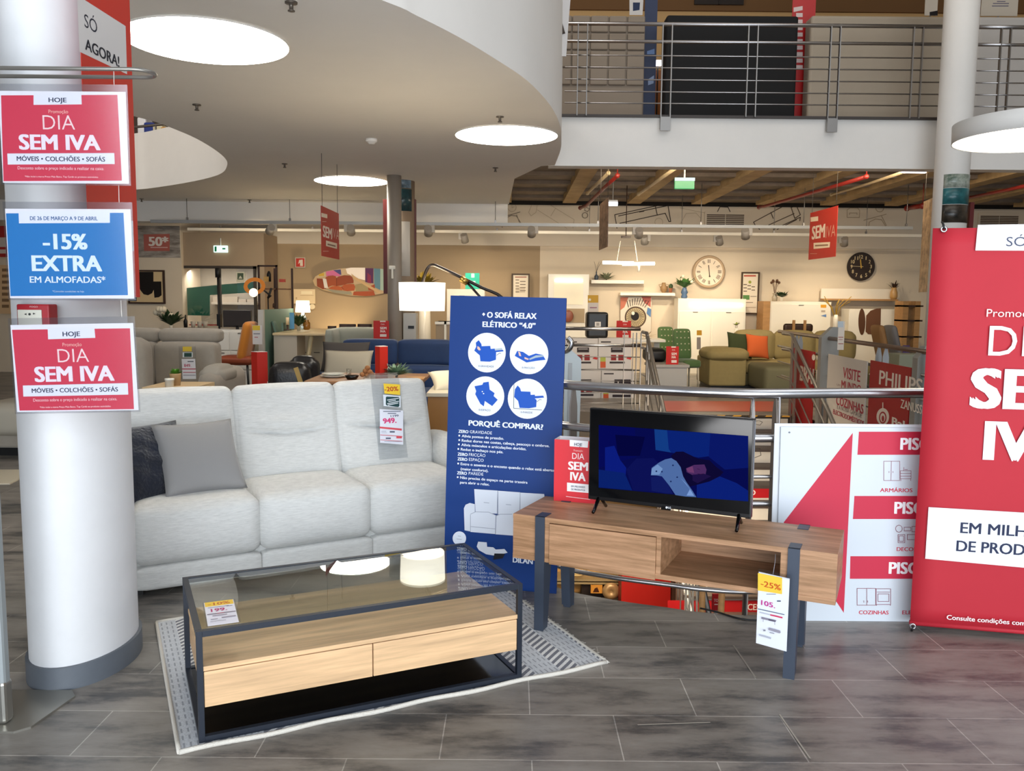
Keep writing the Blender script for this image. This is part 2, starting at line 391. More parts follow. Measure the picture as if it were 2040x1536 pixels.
# ---- plaster soffit of the upper floor: curved free edge, oval opening
edge_px = [(760, 0), (830, 31), (916, 75), (994, 122), (1051, 161), (1091, 203), (1109, 232), (1117, 255), (1118, 273)]
curve = [fl(x, y, 3.1) for x, y in edge_px]; curve = [(p.x, p.y) for p in curve]
curve = [(-2.6, 3.2), (-1.55, 3.75)] + curve + [(.50, 9.3), (.49, 10.36)]
curve = [(p.x, p.y) for p in smoothline(curve, 4)]
hole_px = [(90, 196), (190, 208), (265, 231), (310, 243), (346, 256.5), (391, 276), (430, 299.5), (450.5, 318), (452, 331), (443, 344), (417, 354), (365, 365), (299.5, 375), (268, 378), (180, 388), (80, 390)]
hole = [fl(x, y, 3.1) for x, y in hole_px]; hole = [(p.x, p.y) for p in smoothline([(p.x, p.y) for p in hole], 4)]
inner = [fl(1078, 331, 3.1), fl(1025, 356, 3.1)]
outline = curve+[(p.x, p.y) for p in inner]+[(-.08, 14.6), (-11, 14.6), (-11, 3.2)]
bm = B(); merge(bm, polyhole(outline, [hole], 3.1, True), 0)
skirt(bm, outline, 3.1, 3.69, 0, True); pc_ = [q for q in curve if q[1] < 9.35]; skirt(bm, pc_, 3.69, 4.45, 0, True, False); skirt(bm, hole, 3.1, 3.93, 1, True)
struct('ceiling', bm, [SOFFIT, WHITE])
bm = B(); box(bm, (-11, 14.6, 2.76), (-.1, 15.0, 3.69)); struct('beam', bm, SOFFIT)
# ---- straight white fascia of the gallery and the floor behind it
bm = B(); box(bm, (.42, 10.4, 3.1), (10.5, 10.62, 3.69)); box(bm, (.42, 10.36, 3.67), (10.5, 10.66, 3.70), mi=1); struct('trim_1', bm, [WHITE, mat('dark_edge_strip', '#3a322e', .5)])
bm = B(); box(bm, (.42, 10.62, 3.55), (10.5, 15.6, 3.69)); box(bm, (-11, 14.6, 3.60), (.42, 15.6, 3.69)); merge(bm, polyhole(outline, [hole], 3.69)); struct('floor_upper', bm, mat('upper_floor', '#8a6a4a', .6))
# ---- ribbed concrete ceiling seen under the gallery
BEAMC = mat('beam_concrete', '#b59a70', .85, var=.25, vs=4, bump=.1, bs=30)
CONC = mat('raw_concrete', '#85776a', .85, var=.35, vs=2.5, bump=.1, bs=30)
bm = B(); box(bm, (-.3, 10.62, 3.48), (10.5, 17.6, 3.54))
for k in range(9): box(bm, (-.3+k*1.25, 10.64, 3.36), (-.04+k*1.25, 16.7, 3.48), mi=1)
for k in range(6): box(bm, (-.3, 11.4+k*1.0, 3.42), (10.5, 11.52+k*1.0, 3.48))
struct('ceiling_ribs', bm, [CONC, BEAMC])
# ---- walls
CREAM = mat('cream_wall', '#e2d2ba', .8, var=.03, vs=1.5); TAN = mat('tan_wall', '#a89274', .8, var=.04, vs=1.5); FRZ = mat('frieze_paint', '#d9cdbb', .8)
TAUPE = mat('taupe_wall', '#a18d75', .8, var=.03, vs=1.5)
bm = B(); box(bm, (-12, 17.5, 0), (.55, 17.7, 2.58), mi=1); box(bm, (.55, 17.5, 0), (12, 17.7, 2.58), mi=0); box(bm, (-12, 17.44, 2.58), (12, 17.7, 3.42), mi=2); box(bm, (-12, 17.42, 3.40), (12, 17.7, 3.56), mi=3)
struct('wall_back', bm, [CREAM, TAN, FRZ, mat('dark_gap', '#1c1713', .8)])
bm = B(); p0 = at(262, 500, 16.4); p1 = at(361, 500, 16.4); p2 = at(523, 500, 16.4)
box(bm, (-12, 16.4, 0), (p1.x, 17.44, 3.0)); box(bm, (p1.x, 16.5, at(440, 529, 16.4).z), (p2.x-.12, 17.44, 2.72), mi=1); box(bm, (p2.x-.12, 16.5, 0), (p2.x, 17.44, 2.72), mi=1)
struct('wall_entrance', bm, [CREAM, TAUPE])
bm = B(); box(bm, (-12.1, -4, 0), (-12, 18.6, 8)); struct('wall_left', bm, CREAM)
bm = B(); box(bm, (12, -4, -3.4), (12.1, 18.6, 8)); struct('wall_right', bm, CREAM)
bm = B(); box(bm, (-12, 15.6, 3.69), (-.5, 15.8, 8), mi=2); box(bm, (-.5, 15.6, 3.69), (12, 15.8, 8)); box(bm, (-.5, 15.55, at(1400, 21, 15.55).z), (12, 15.6, 8), mi=1); struct('wall_upper', bm, [mat('upper_wall_yellow', '#d9b27a', .8), mat('upper_wall_brown', '#7d5a35', .8), mat('upper_wall_dark', '#4d4238', .8)])
bm = B(); box(bm, (-12, -4, 8), (12, 18.6, 8.1)); struct('roof', bm, WHITE)
# ---- columns
COLW = mat('column_paint', '#d9dadc', .6, var=.05, vs=3, bump=.06, bs=25)
ell = lambda k: [(-1.745+(.18+k)*math.cos(a*math.pi/24), 3.36+(.274+k)*math.sin(a*math.pi/24)) for a in range(48)]
bm = B(); skirt(bm, ell(0), 0, 3.1, 0, True); struct('pillar', bm, COLW)
bm = B(); lo = ell(.013); skirt(bm, lo, 0, .09, 0, True)
t = polyhole(lo, [ell(-.002)], .09); merge(bm, t, 0); struct('baseboard_pillar', bm, mat('grey_vinyl_skirting', '#5d636b', .5, var=.1, vs=8))
cR = at(1899, 300, 9.9); bm = B(); lathe(bm, [(.185, 0), (.185, 8)], (cR.x, 9.9, 0), 32); struct('pillar_gallery', bm, WHITE)
cM = at(800, 520, 11.9); bm = B(); lathe(bm, [(.185, 0), (.185, 3.1)], (cM.x, 11.9, 0), 32); struct('pillar_middle', bm, mat('column_taupe', '#8f7b66', .7))
cP = at(786, 520, 11.35); bm = B(); lathe(bm, [(.095, 0), (.095, 3.1)], (cP.x, 11.35, 0), 24); single('drain_pipe', bm, mat('grey_pipe', '#958a7d', .5), 'slim grey round pipe running floor to ceiling in front of the middle pillar', 'pipe')
# ---- recessed round ceiling lights
for px, py, lb in ((412, 82, 'largest round recessed ceiling light, beside the red banner'), (1009, 269, 'round recessed ceiling light near the curved ceiling edge'), (700, 360, 'farthest round ceiling light, left of the middle pillar')):
    p = fl(px, py, 3.1); tnm = thing('ceiling_light', lb, 'ceiling light', p, 0, 'round ceiling lights')
    bm = B(); lathe(bm, [(.50, -.004), (.50, -.012), (.47, -.012)], (0, 0, 0), 48); lathe(bm, [(.001, -.0125), (.495, -.0125)], (0, 0, 0), 48); obj('diffuser', bm, glow('#fff6e6', 18), tnm)
    bm = B(); tube(bm, [(.503*math.cos(a*math.pi/24), .503*math.sin(a*math.pi/24), -.006) for a in range(48)], .006, 6, closed=True); obj('rim', bm, WHITE, tnm)
# ---- sprinklers and the smoke detector
for i, (px, py) in enumerate(((580, 4), (392, 208), (996, 232), (987, 334), (567, 326), (282, 396), (497, 398))):
    p = fl(px, py, 3.1)
    lb = ['sprinkler head at the top edge of the photo', 'sprinkler head left of centre between two ceiling lights', 'sprinkler head just behind the round light at the curved edge', 'sprinkler head between the curved edge and the ribbed ceiling', 'small far sprinkler head left of the farthest round light', 'tiny sprinkler head right of the red column banner', 'tiny sprinkler head above the glass entrance'][i]
    bm = B(); lathe(bm, [(.035, 0), (.035, -.008), (.012, -.01), (.012, -.04), (.02, -.045), (.02, -.05), (.004, -.052)], n=12); single('sprinkler', bm, mat('sprinkler_metal', '#6d655c', .4, .6), lb, 'sprinkler', p, None, 'ceiling sprinklers')
p = fl(740, 277, 3.1); bm = B(); lathe(bm, [(.06, 0), (.06, -.025), (.045, -.03), (.03, -.05), (.001, -.052)], n=20); single('smoke_detector', bm, WHITE, 'white round smoke detector on the ceiling above the farthest light', 'smoke detector', p)
# ---- pendant drum lamp at the right edge
p = at(2068, 279, 5.6); tnm = thing('pendant_lamp', 'big round white drum pendant lamp at the right edge', 'pendant lamp', (p.x, p.y, p.z))
R_ = .5
bm = B(); lathe(bm, [(R_-.006, .006), (R_-.004, 0), (R_, 0), (R_+.002, .118), (R_-.01, .12), (.001, .125)], n=64, cap=False); obj('drum', bm, mat('drum_white', '#d8d6d2', .6), tnm)
bm = B(); lathe(bm, [(.001, .004), (R_-.008, .004)], n=64); obj('diffuser', bm, glow('#fff3da', 7), tnm)
bm = B(); cyl(bm, (0, 0, .12), (0, 0, 8-p.z), .004); obj('cable', bm, WHITE, tnm)
# ================================================================== stairwell, stairs and railings
def post_pair(bm, x, y, z0, z1, d, gap=.11, wd=.045, mi=0, th=.008, taper=True):
    d = V((d[0], d[1], 0)).normalized(); nrm = V((-d.y, d.x, 0))
    for s in (-.5, .5):
        c = V((x, y, 0))+d*gap*s; m_ = M.Translation(c) @ M.Rotation(math.atan2(nrm.y, nrm.x), 4, 'Z')
        prism(bm, [(-.03, z0), (.03, z0), (.03, z1-.09), (.012, z1), (-.012, z1), (-.03, z1-.09)] if taper else [(-.02, z0), (.02, z0), (.02, z1), (-.02, z1)], -th/2, th/2, mi, m_)
rail = thing('railing', 'curved tubular steel railing behind the television stand', 'railing', (1.15, 3.87, 0))
off = V((1.15, 3.87, 0))
wl = [V((p[0], p[1], 0)) for p in well_front]
def inset(poly, k):
    out = []
    for i, p in enumerate(poly):
        d = (poly[min(i+1, len(poly)-1)]-poly[max(i-1, 0)]).normalized(); out.append(p+V((d.y, -d.x, 0))*k)
    return out
wl = inset(wl, .0)
for z, r, nm in ((1.07, .024, 'handrail'), (.86, .021, 'rail'), (.675, .009, 'bar'), (.545, .013, 'bar'), (.41, .009, 'bar'), (.27, .009, 'bar'), (.115, .012, 'bar')):
    bm = B(); tube(bm, [p-off+V((0, 0, z)) for p in wl], r, 12); obj(nm, bm, STEEL, rail)
for (x, y), d in (((.27, 4.30), (1, -.8)), ((1.19, 3.96), (1, .05)), ((2.35, 4.14), (1, .3)), ((.20, 5.1), (.1, -1))):
    bm = B(); post_pair(bm, x-off.x, y-off.y, -.25, 1.05, d); obj('post', bm, mat('post_grey', '#8f867f', .45, .4), rail)
for px in (1496, 1549):
    p = at(px, 900, 3.93); bm = B(); cyl(bm, (p.x-off.x, p.y-off.y, 0), (p.x-off.x, p.y-off.y, 1.06), .007); obj('baluster', bm, STEEL, rail)
# left side of the well
r2 = thing('railing', 'far left side of the stairwell railing with tall grey end plate', 'railing', (.46, 6.7, 0))
pz = at(1126, 680, 6.7); x0 = at(1124, 760, 6.7).x-.46; x1 = at(1157, 760, 6.7).x-.46
bm = B(); prism(bm, [(x0, -.3), (x1-.02, -.3), (x1, .75), (x1, at(1157, 715, 6.7).z), (x0+.02, at(1130, 690, 6.7).z), (x0, at(1130, 690, 6.7).z)], -.012, .012); obj('end_plate', bm, mat('plate_pale', '#b9bfbf', .4, .2), r2)
bm = B(); prism(bm, [(x0+.03, -.3), (x0+.06, -.3), (x0+.06, 1.0), (x0+.03, 1.0)], -.02, -.01); obj('plate_rib', bm, GREYM, r2)
bm = B(); tube(bm, smoothline([(x0-.25, .9, 1.07), (x0-.05, .1, 1.09), (x0+.02, -.03, 1.10), (x0+.05, -.05, 1.16), (x0+.02, -.04, 1.2)], 5), .022, 10); obj('handrail', bm, STEEL, r2)
# far edge of the well
r3 = thing('railing', 'steel railing of many bars in front of the stacked appliance boxes', 'railing', (1.73, 11.45, 0))
xl = at(1120, 700, 11.5).x-1.73
for y_, r, nm in ((655, .024, 'handrail'), (688, .021, 'rail'), (711, .006, 'bar'), (737, .009, 'bar'), (759, .006, 'bar'), (782, .006, 'bar'), (803, .008, 'bar')):
    z = at(1200, y_, 11.45).z; bm = B(); tube(bm, [(xl, 0, z), (0, 0, z)], r, 8); obj(nm, bm, STEEL if r > .02 else DSTEEL, r3)
xp = at(1251, 740, 11.45).x-1.73
bm = B(); post_pair(bm, xp, 0, 0, 1.06, (1, 0), .12, taper=False); obj('post', bm, DSTEEL, r3)
bm = B(); post_pair(bm, -.02, 0, 0, 1.06, (1, 0), .06, th=.012, taper=False); obj('post', bm, DSTEEL, r3)
# the stairs that go down towards the viewer
SX0, SX1, SY = 1.80, 3.62, 11.0
stairs = thing('staircase', 'staircase going down below the floor with printed white risers', 'stairs', (SX0, SY, 0))
bm = B(); brs = B()
for k in range(16):
    y1 = -.28*k; z = -.17*(k+1)
    box(bm, (0, y1-.28-.03, z-.03), (SX1-SX0, y1, z)); box(brs, (0, y1-.012, z), (SX1-SX0, y1, z+.17-.03))
obj('treads', bm, mat('stair_tread', '#463a33', .5), stairs); obj('risers', brs, mat('riser_board', '#cfc8bd', .6), stairs)
bm = B(); prism(bm, [(0, 0), (0, -.3), (-4.6, -3.1), (-4.6, -2.8)], -.05, 0, 0, M.Rotation(math.radians(90), 4, 'Z')); obj('stringer', bm, GREYM, stairs)
prn(stairs, [('p', [(1330, 838), (1540, 838), (1540, 834), (1330, 834)], '#d8d4cc'), ('t', 'CAO', 1420, 835, 1452, 841, '#c03038', 1)], -.02, 'riser_lettering')
def riserprint(k, items): prn(stairs, items, -.28*k-.013, 'riser_drawing')
riserprint(0, [('l', [(1500, 840), (1512, 838), (1519, 841), (1514, 847), (1504, 845)], 1, '#55504a')])
riserprint(2, [('l', [(1500, 893), (1514, 894), (1516, 907), (1503, 912)], 1.2, '#3c3834')])
riserprint(4, [('r', 1330, 969, 1545, 992, '#b3161c'), ('t', 'ONO', 1468, 976, 1505, 986, '#efe6dc', 1)])
riserprint(9, [('r', 1330, 1196, 1545, 1222, '#a8161a'), ('t', 'ACESSÓRIOS', 1478, 1203, 1566, 1215, '#e4d4ca', 1)])
# hazard strip on the top step
hz = thing('hazard_strip', 'black and yellow hazard strip on the top step', 'floor marking', (SX0, SY-.02, .002))
bm = B(); n = 17; wv = (SX1-SX0)/n
for k in range(n): 
    f = bm.faces.new([bm.verts.new(v) for v in ((k*wv, -.06, 0), ((k+1)*wv, -.06, 0), ((k+1)*wv+.06, .08, 0), (k*wv+.06, .08, 0))]); f.material_index = k % 2
    f = bm.faces.new([bm.verts.new(v) for v in ((k*wv, -.06, -.16), ((k+1)*wv, -.06, -.16), ((k+1)*wv, -.06, 0), (k*wv, -.06, 0))]) if False else None
obj('stripes', bm, [paint('#e2a72a'), paint('#15130f')], hz)
p0, p1 = fl(1318, 826), fl(1545, 826); q0, q1 = fl(1312, 799), fl(1545, 799)
bm = B(); bm.faces.new([bm.verts.new((v.x, v.y, .003)) for v in (fl(1322, 820), fl(1545, 820), fl(1545, 800), fl(1314, 799))]); fs = single('floor_sticker', bm, mat('sticker_red', '#c25a4a', .35), 'faded red floor sticker at the head of the stairs', 'floor sticker')
# stair rails, one at each side
for sx, lb in ((1.76, 'left sloping steel rail of the stairs'), (3.66, 'right sloping steel rail of the stairs beside the red brand panels')):
    rr = thing('stair_railing', lb, 'railing', (sx, 11.35, 0), 0, 'sloping stair railings')
    for dz, r, nm in ((1.07, .024, 'handrail'), (.86, .02, 'rail'), (.5, .01, 'bar'), (.28, .01, 'bar')):
        bm = B(); tube(bm, [(0, .1, dz), (0, -.25, dz), (0, -4.4, dz-2.5)], r, 10); obj(nm, bm, DSTEEL, rr)
    for k in (0, 1.1, 2.4, 3.6):
        bm = B(); z = -.6*k; box(bm, (-.006, -.3-k-.04, z-.35), (.006, -.3-k+.04, z+1.05)); box(bm, (-.006, -.45-k-.04, z-.45), (.006, -.45-k+.04, z+.95)); obj('post', bm, DSTEEL, rr)
# right-hand railing with brand panels
RA, RB = fl(1552, 660, 1.07), fl(1838, 700, 1.07); RA.z = RB.z = 0; RD = (RB-RA).normalized()
def onrail(px):
    d = ray(px, 700); a = d.x*RD.y-d.y*RD.x; k = (RA.x*RD.y-RA.y*RD.x)/a; return V((d.x*k, d.y*k, 0))
r4 = thing('railing', 'steel railing along the right of the stairs carrying brand panels', 'railing', RA)
LEN = (RB-RA).length+1.9
bm = B(); tube(bm, [(0, 0, 1.07), *[tuple(RD*LEN+V((0, 0, 1.07)))]], .024, 12); obj('handrail', bm, mat('brown_steel', '#7d6a5c', .35, .8), r4)
for z, r in ((.86, .016), (.64, .009), (.42, .009), (.2, .009)):
    bm = B(); tube(bm, [(0, 0, z), tuple(RD*LEN+V((0, 0, z)))], r, 8); obj('bar', bm, DSTEEL, r4)
for px in (1590, 1758, 1846):
    c = onrail(px)-RA; bm = B(); post_pair(bm, c.x, c.y, -.2, 1.05, (RD.x, RD.y), .18, th=.012); obj('post', bm, GREYM, r4)
def flag(px0, px1, ytop, sl, lb):
    c = onrail((px0+px1)/2); Y = c.y-.02; a = at(px0, 760, Y); b_ = at(px1, 760, Y); zt = at(px1, ytop, Y).z; zl = at(px0, ytop+sl, Y).z
    bm = B(); prism(bm, [(0, -.3), (b_.x-a.x, -.3), (b_.x-a.x, zt), ((b_.x-a.x)*.6, zt), (0, zl)], 0, .1)
    single('plate_post', bm, mat('plate_grey', '#8d8b86', .5, .2), lb, 'post', (a.x, Y, 0), None, 'grey plate posts of the stair railing')
flag(1633, 1668, 652, 20, 'grey slant-topped plate post between the two left brand panels')
flag(1826, 1850, 690, 24, 'grey slant-topped plate post at the right end beside the big red banner')
def brand(px0, px1, ztop, zbot, name, lb, m, items):
    a, b_ = onrail(px0), onrail(px1); n_ = V((RD.y, -RD.x, 0)); a = a-n_*(-.05) if False else a+V((-.05, 0, 0)); b_ = b_+V((-.05, 0, 0))
    t, w_, h_ = panel(name, lb, 'sign', a+V((0, 0, ztop)), b_+V((0, 0, ztop)), b_+V((0, 0, zbot)), a+V((0, 0, zbot)), .012, m, group='brand panels on the railing')
    prn(t, items, 0, 'lettering')
    return t
WT = '#e8ddd0'
brand(1586, 1631, .885, -.35, 'brand_sign', 'red panel lettered in white, leftmost on the stair railing', paint('#a5141a'), [('t', 'BRAUN', 1593, 728, 1640, 757, WT, 2), ('e', 1621, 712, 3.5, 6, WT), ('t', 'Balay', 1626, 709, 1640, 716, WT, 1)])
brand(1659, 1738, .895, -.2, 'brand_sign', 'white panel with red wording inviting visitors to the kitchens', paint('#d4ccc2'), [('t', 'VISITE', 1679, 731, 1714, 752, '#b0203a', 1), ('t', 'UM', 1667, 764, 1674, 768, '#8f6a6a'), ('t', 'MUNDO', 1676, 757, 1716, 774, '#b0203a', 1), ('t', 'DE', 1690, 779, 1702, 785, '#8f6a6a'), ('t', 'COZINHAS', 1666, 788, 1721, 805, '#b0203a', 1), ('t', 'E A NOSSA GAMA DE', 1668, 806, 1718, 814, '#8f7a78'), ('t', 'ELECTRODOMÉSTICOS', 1660, 815, 1723, 824, '#b0203a', 1)])
brand(1745, 1828, .915, -.2, 'brand_sign', 'red panel with big white lettering at the right end of the stair railing', paint('#a5141a'), [('t', 'PHILIPS', 1751, 737, 1838, 765, WT, 1), ('t', 'ZANUSSI', 1794, 795, 1840, 812, WT, 1), ('e', 1759, 830, 12.5, 17, WT), ('e', 1759, 832, 7.5, 12, '#a5141a'), ('e', 1759, 832, 5.2, 9, WT), ('e', 1759.5, 834, 2.6, 6, '#a5141a'), ('l', [(1759.5, 813), (1759.5, 803)], 2, WT), ('t', 'Balay', 1777, 830, 1826, 846, WT, 2)])
# ---- gallery railing
gr = thing('railing', 'upper gallery railing of thin horizontal bars in front of mattresses', 'railing', (.5, 10.35, 3.7))
go = V((.5, 10.35, 3.7)); gx0 = at(1126, 100, 10.35).x-.5; gx1 = at(1893, 50, 10.35).x-.5
for y_, r, nm in ((48, .024, 'handrail'), (83, .02, 'rail'), (111, .008, 'bar'), (135, .008, 'bar'), (159, .008, 'bar'), (183, .008, 'bar'), (206, .008, 'bar')):
    z = at(1300, y_, 10.35).z-3.7; bm = B(); tube(bm, [(gx0, 0, z), (gx1, 0, z)], r, 8); obj(nm, bm, STEEL, gr)
    bm = B(); tube(bm, [(at(1938, 100, 10.35).x-.5, 0, z), (at(2100, 100, 10.35).x-.5, 0, z)], r, 8); obj(nm, bm, STEEL, gr)
for px, low in ((1160, 0), (1328, 1), (1498, 0), (1662, 1), (1826, 0), (2000, 0)):
    x = at(px, 130, 10.35).x-.5; bm = B()
    for s in (-.055, .055): box(bm, (x+s-.006, -.02, -.02 if not low else -.17), (x+s+.006, .02, 1.05))
    if low: box(bm, (x-.06, -.03, -.19), (x+.06, -.01, -.03))
    obj('post', bm, DSTEEL, gr)
# curved end rail plate at the rounded corner
ce = thing('railing', 'white railing plate with dark curved rail on the rounded slab corner', 'railing', at(1118, 110, 8.2))
cb = W(ce).inverted(); f_ = lambda px, py: cb @ at(px, py, 8.2)
bm = B(); prism(bm, [(f_(x, y).x, f_(x, y).z) for x, y in ((1112, -30), (1139, -30), (1133, 40), (1128, 112), (1119, 112), (1117, 70))], 0, .02); obj('plate', bm, mat('plate_white', '#cfcac6', .5), ce)
bm = B(); tube(bm, smoothline([f_(1088, -40), f_(1101, 5), f_(1114, 40), f_(1122, 68)], 4), .02, 8); obj('handrail', bm, mat('dark_rail', '#4a3f38', .4, .5), ce)
# ================================================================== foreground
NAVY = '#1d2747'; RED = '#d0303c'
# ---- rug
def rugmat():
    m = bpy.data.materials.new('woven_rug'); m.use_nodes = True; nt = m.node_tree; b = nt.nodes['Principled BSDF']; L = nt.links.new; N = nt.nodes.new
    def mth(op, a, c=None):
        n = N('ShaderNodeMath'); n.operation = op
        for i, v in enumerate((a, c)):
            if v is None: continue
            if isinstance(v, (int, float)): n.inputs[i].default_value = v
            else: L(v, n.inputs[i])
        return n.outputs[0]
    tc = N('ShaderNodeTexCoord'); sp = N('ShaderNodeSeparateXYZ'); L(tc.outputs['Object'], sp.inputs[0]); x, y = sp.outputs[0], sp.outputs[1]
    # chevron bands that run across the rug, repeated along its length
    u = mth('MODULO', mth('ADD', x, .17), .195); d = mth('ABSOLUTE', mth('SUBTRACT', u, .0975)); band = mth('LESS_THAN', d, .043)
    ch = mth('GREATER_THAN', mth('FRACT', mth('ADD', mth('MULTIPLY', y, 27), mth('MULTIPLY', mth('SUBTRACT', u, .0975), -20))), .52)
    dash = mth('MULTIPLY', mth('GREATER_THAN', mth('FRACT', mth('MULTIPLY', x, 46)), .72), mth('GREATER_THAN', mth('FRACT', mth('MULTIPLY', y, 19)), .4))
    nz = N('ShaderNodeTexNoise'); nz.inputs['Scale'].default_value = 160; L(tc.outputs['Object'], nz.inputs['Vector'])
    mA = N('ShaderNodeMix'); mA.data_type = 'RGBA'; L(dash, mA.inputs[0]); mA.inputs[6].default_value = (.66, .69, .73, 1); mA.inputs[7].default_value = (.36, .38, .42, 1)
    mB = N('ShaderNodeMix'); mB.data_type = 'RGBA'; L(ch, mB.inputs[0]); mB.inputs[6].default_value = (.17, .18, .22, 1); mB.inputs[7].default_value = (.86, .86, .85, 1)
    mC = N('ShaderNodeMix'); mC.data_type = 'RGBA'; L(band, mC.inputs[0]); L(mA.outputs[2], mC.inputs[6]); L(mB.outputs[2], mC.inputs[7])
    mD = N('ShaderNodeMix'); mD.data_type = 'RGBA'; mD.blend_type = 'MULTIPLY'; mD.inputs[0].default_value = .5; L(mC.outputs[2], mD.inputs[6]); L(nz.outputs[0], mD.inputs[7])
    mE = N('ShaderNodeMix'); mE.data_type = 'RGBA'; mE.blend_type = 'ADD'; mE.inputs[0].default_value = .06; L(mD.outputs[2], mE.inputs[6]); mE.inputs[7].default_value = (1, 1, 1, 1)
    L(mE.outputs[2], b.inputs['Base Color']); b.inputs['Roughness'].default_value = .95; b.inputs['Specular IOR Level'].default_value = .1
    bp = N('ShaderNodeBump'); bp.inputs['Strength'].default_value = .5; bp.inputs['Distance'].default_value = .004; L(nz.outputs[0], bp.inputs['Height']); L(bp.outputs[0], b.inputs['Normal'])
    return m
RL, RWD = 1.655, 1.235
rug = thing('rug', 'grey woven rug with chevron bands under the glass coffee table', 'rug', (-1.084, 2.643, 0), .4525)
bm = B(); n = 30; m_ = 20
g = [[bm.verts.new((RL*i/n + .004*math.sin(j*1.7), RWD*j/m_ + .006*math.sin(i*.9), .0075+.0012*math.sin(i*1.1+j))) for j in range(m_+1)] for i in range(n+1)]
for i in range(n):
    for j in range(m_): f = bm.faces.new((g[i][j], g[i+1][j], g[i+1][j+1], g[i][j+1])); f.smooth = True
obj('weave', bm, rugmat(), rug)
HEM = mat('rug_hem', '#cfcac0', .95, bump=.4, bs=200)
bm = B(); tube(bm, [(RL*i/n, .006*math.sin(i*.9), .007) for i in range(n+1)], .009, 6); tube(bm, [(RL*i/n, RWD+.006*math.sin(i*.9), .007) for i in range(n+1)], .009, 6)
tube(bm, [(0, RWD*j/m_, .007) for j in range(m_+1)], .008, 6); tube(bm, [(RL, RWD*j/m_, .007) for j in range(m_+1)], .007, 6); obj('hem', bm, HEM, rug)
bm = B()
for k in range(75):
    y = RWD*(k+.5)/75; a = random.uniform(-.006, .006); ln = random.uniform(.012, .03)
    tube(bm, [(RL+.003, y, .006), (RL+ln*.6, y+a, .004), (RL+ln, y+a*2.2, .003)], .0016, 4)
obj('fringe', bm, HEM, rug)['kind'] = 'stuff'
# ---- coffee table
CT = thing('coffee_table', 'glass-topped coffee table with black metal frame and two oak drawers', 'coffee table', (-1.037, 2.695, .009), .4394)
CL, CW, CH, ft = 1.2, .607, .386, .02
FR = mat('frame_dark_blue_black', '#262c37', .38, .3)
for i, (x, y) in enumerate(((0, 0), (CL-ft, 0), (0, CW-ft), (CL-ft, CW-ft))):
    bm = B(); box(bm, (x, y, 0), (x+ft, y+ft, CH), .001); obj('leg', bm, FR, CT)
for z, nm in ((CH-ft, 'top_frame'), (0, 'bottom_frame')):
    bm = B()
    box(bm, (ft, 0, z), (CL-ft, ft, z+ft)); box(bm, (ft, CW-ft, z), (CL-ft, CW, z+ft)); box(bm, (0, ft, z), (ft, CW-ft, z+ft)); box(bm, (CL-ft, ft, z), (CL, CW-ft, z+ft)); obj(nm, bm, FR, CT)
bm = B(); box(bm, (ft*.9, ft*.9, CH-.010), (CL-ft*.9, CW-ft*.9, CH-.002), .001); obj('glass_top', bm, GLASS, CT)
bm = B()
for x in (ft+.015, CL-ft-.015):
    for y in (ft+.015, CW-ft-.015): lathe(bm, [(.011, CH-.013), (.011, CH-.0105)], (x, y, 0), 12)
obj('glass_pads', bm, CLEAR, CT)
z0, z1 = .124, .262
bm = B(); box(bm, (ft, .022, z0), (CL-ft, CW-ft, z1-.016)); box(bm, (ft-.004, .004, z1-.016), (CL-ft+.004, CW-ft, z1), .001); obj('cabinet_body', bm, OAK, CT)
for x0, x1 in ((ft+.002, CL/2-.002), (CL/2+.002, CL-ft-.002)):
    bm = B(); box(bm, (x0, .004, z0-.004), (x1, .021, z1-.019), .001); obj('drawer', bm, OAK, CT)
bm = B(); box(bm, (ft, ft, .004), (CL-ft, CW-ft, .016)); obj('bottom_shelf', bm, GLOSSB, CT)
# ---- acrylic price holder lying on the glass
hp = fl(414, 1247, .397); hq = fl(487, 1237, .397); d = hq-hp
PC = thing('price_holder', 'clear price holder with a yellow minus ten percent card on the glass table', 'price tag', (hp.x, hp.y, .3955), (math.radians(-86), 0, math.atan2(d.y, d.x)))
bm = B(); box(bm, (-.005, 0, -.002), (.107, .0015, .20)); obj('holder', bm, CLEAR, PC)
bm = B(); box(bm, (0, -.0012, .0), (.1, -.0004, .195)); obj('card', bm, paint('#e9e6ee'), PC)
prn(PC, [('r', .02, 0, .98, .2, '#f2c840'), ('t', '-10%', .12, .05, .86, .16, '#c86a1e', 1), ('r', .1, .25, .8, .265, '#555'.replace('#555', '#555566')), ('t', '199.', .18, .32, .72, .45, '#b8306a', 1), ('r', .72, .27, .92, .29, '#77707f'), ('r', .04, .53, .98, .56, '#6a5a66'), ('r', .35, .535, .6, .555, '#c05060'), ('r', .2, .61, .68, .65, '#a79ba6'), ('r', .12, .76, .35, .785, '#8f8a96'), ('r', .48, .73, .95, .765, '#8f8692'), ('r', .1, .86, .6, .875, '#77727d')], -.0014, 'lettering', step=.0002, uv=(0, .195, .1, .195))
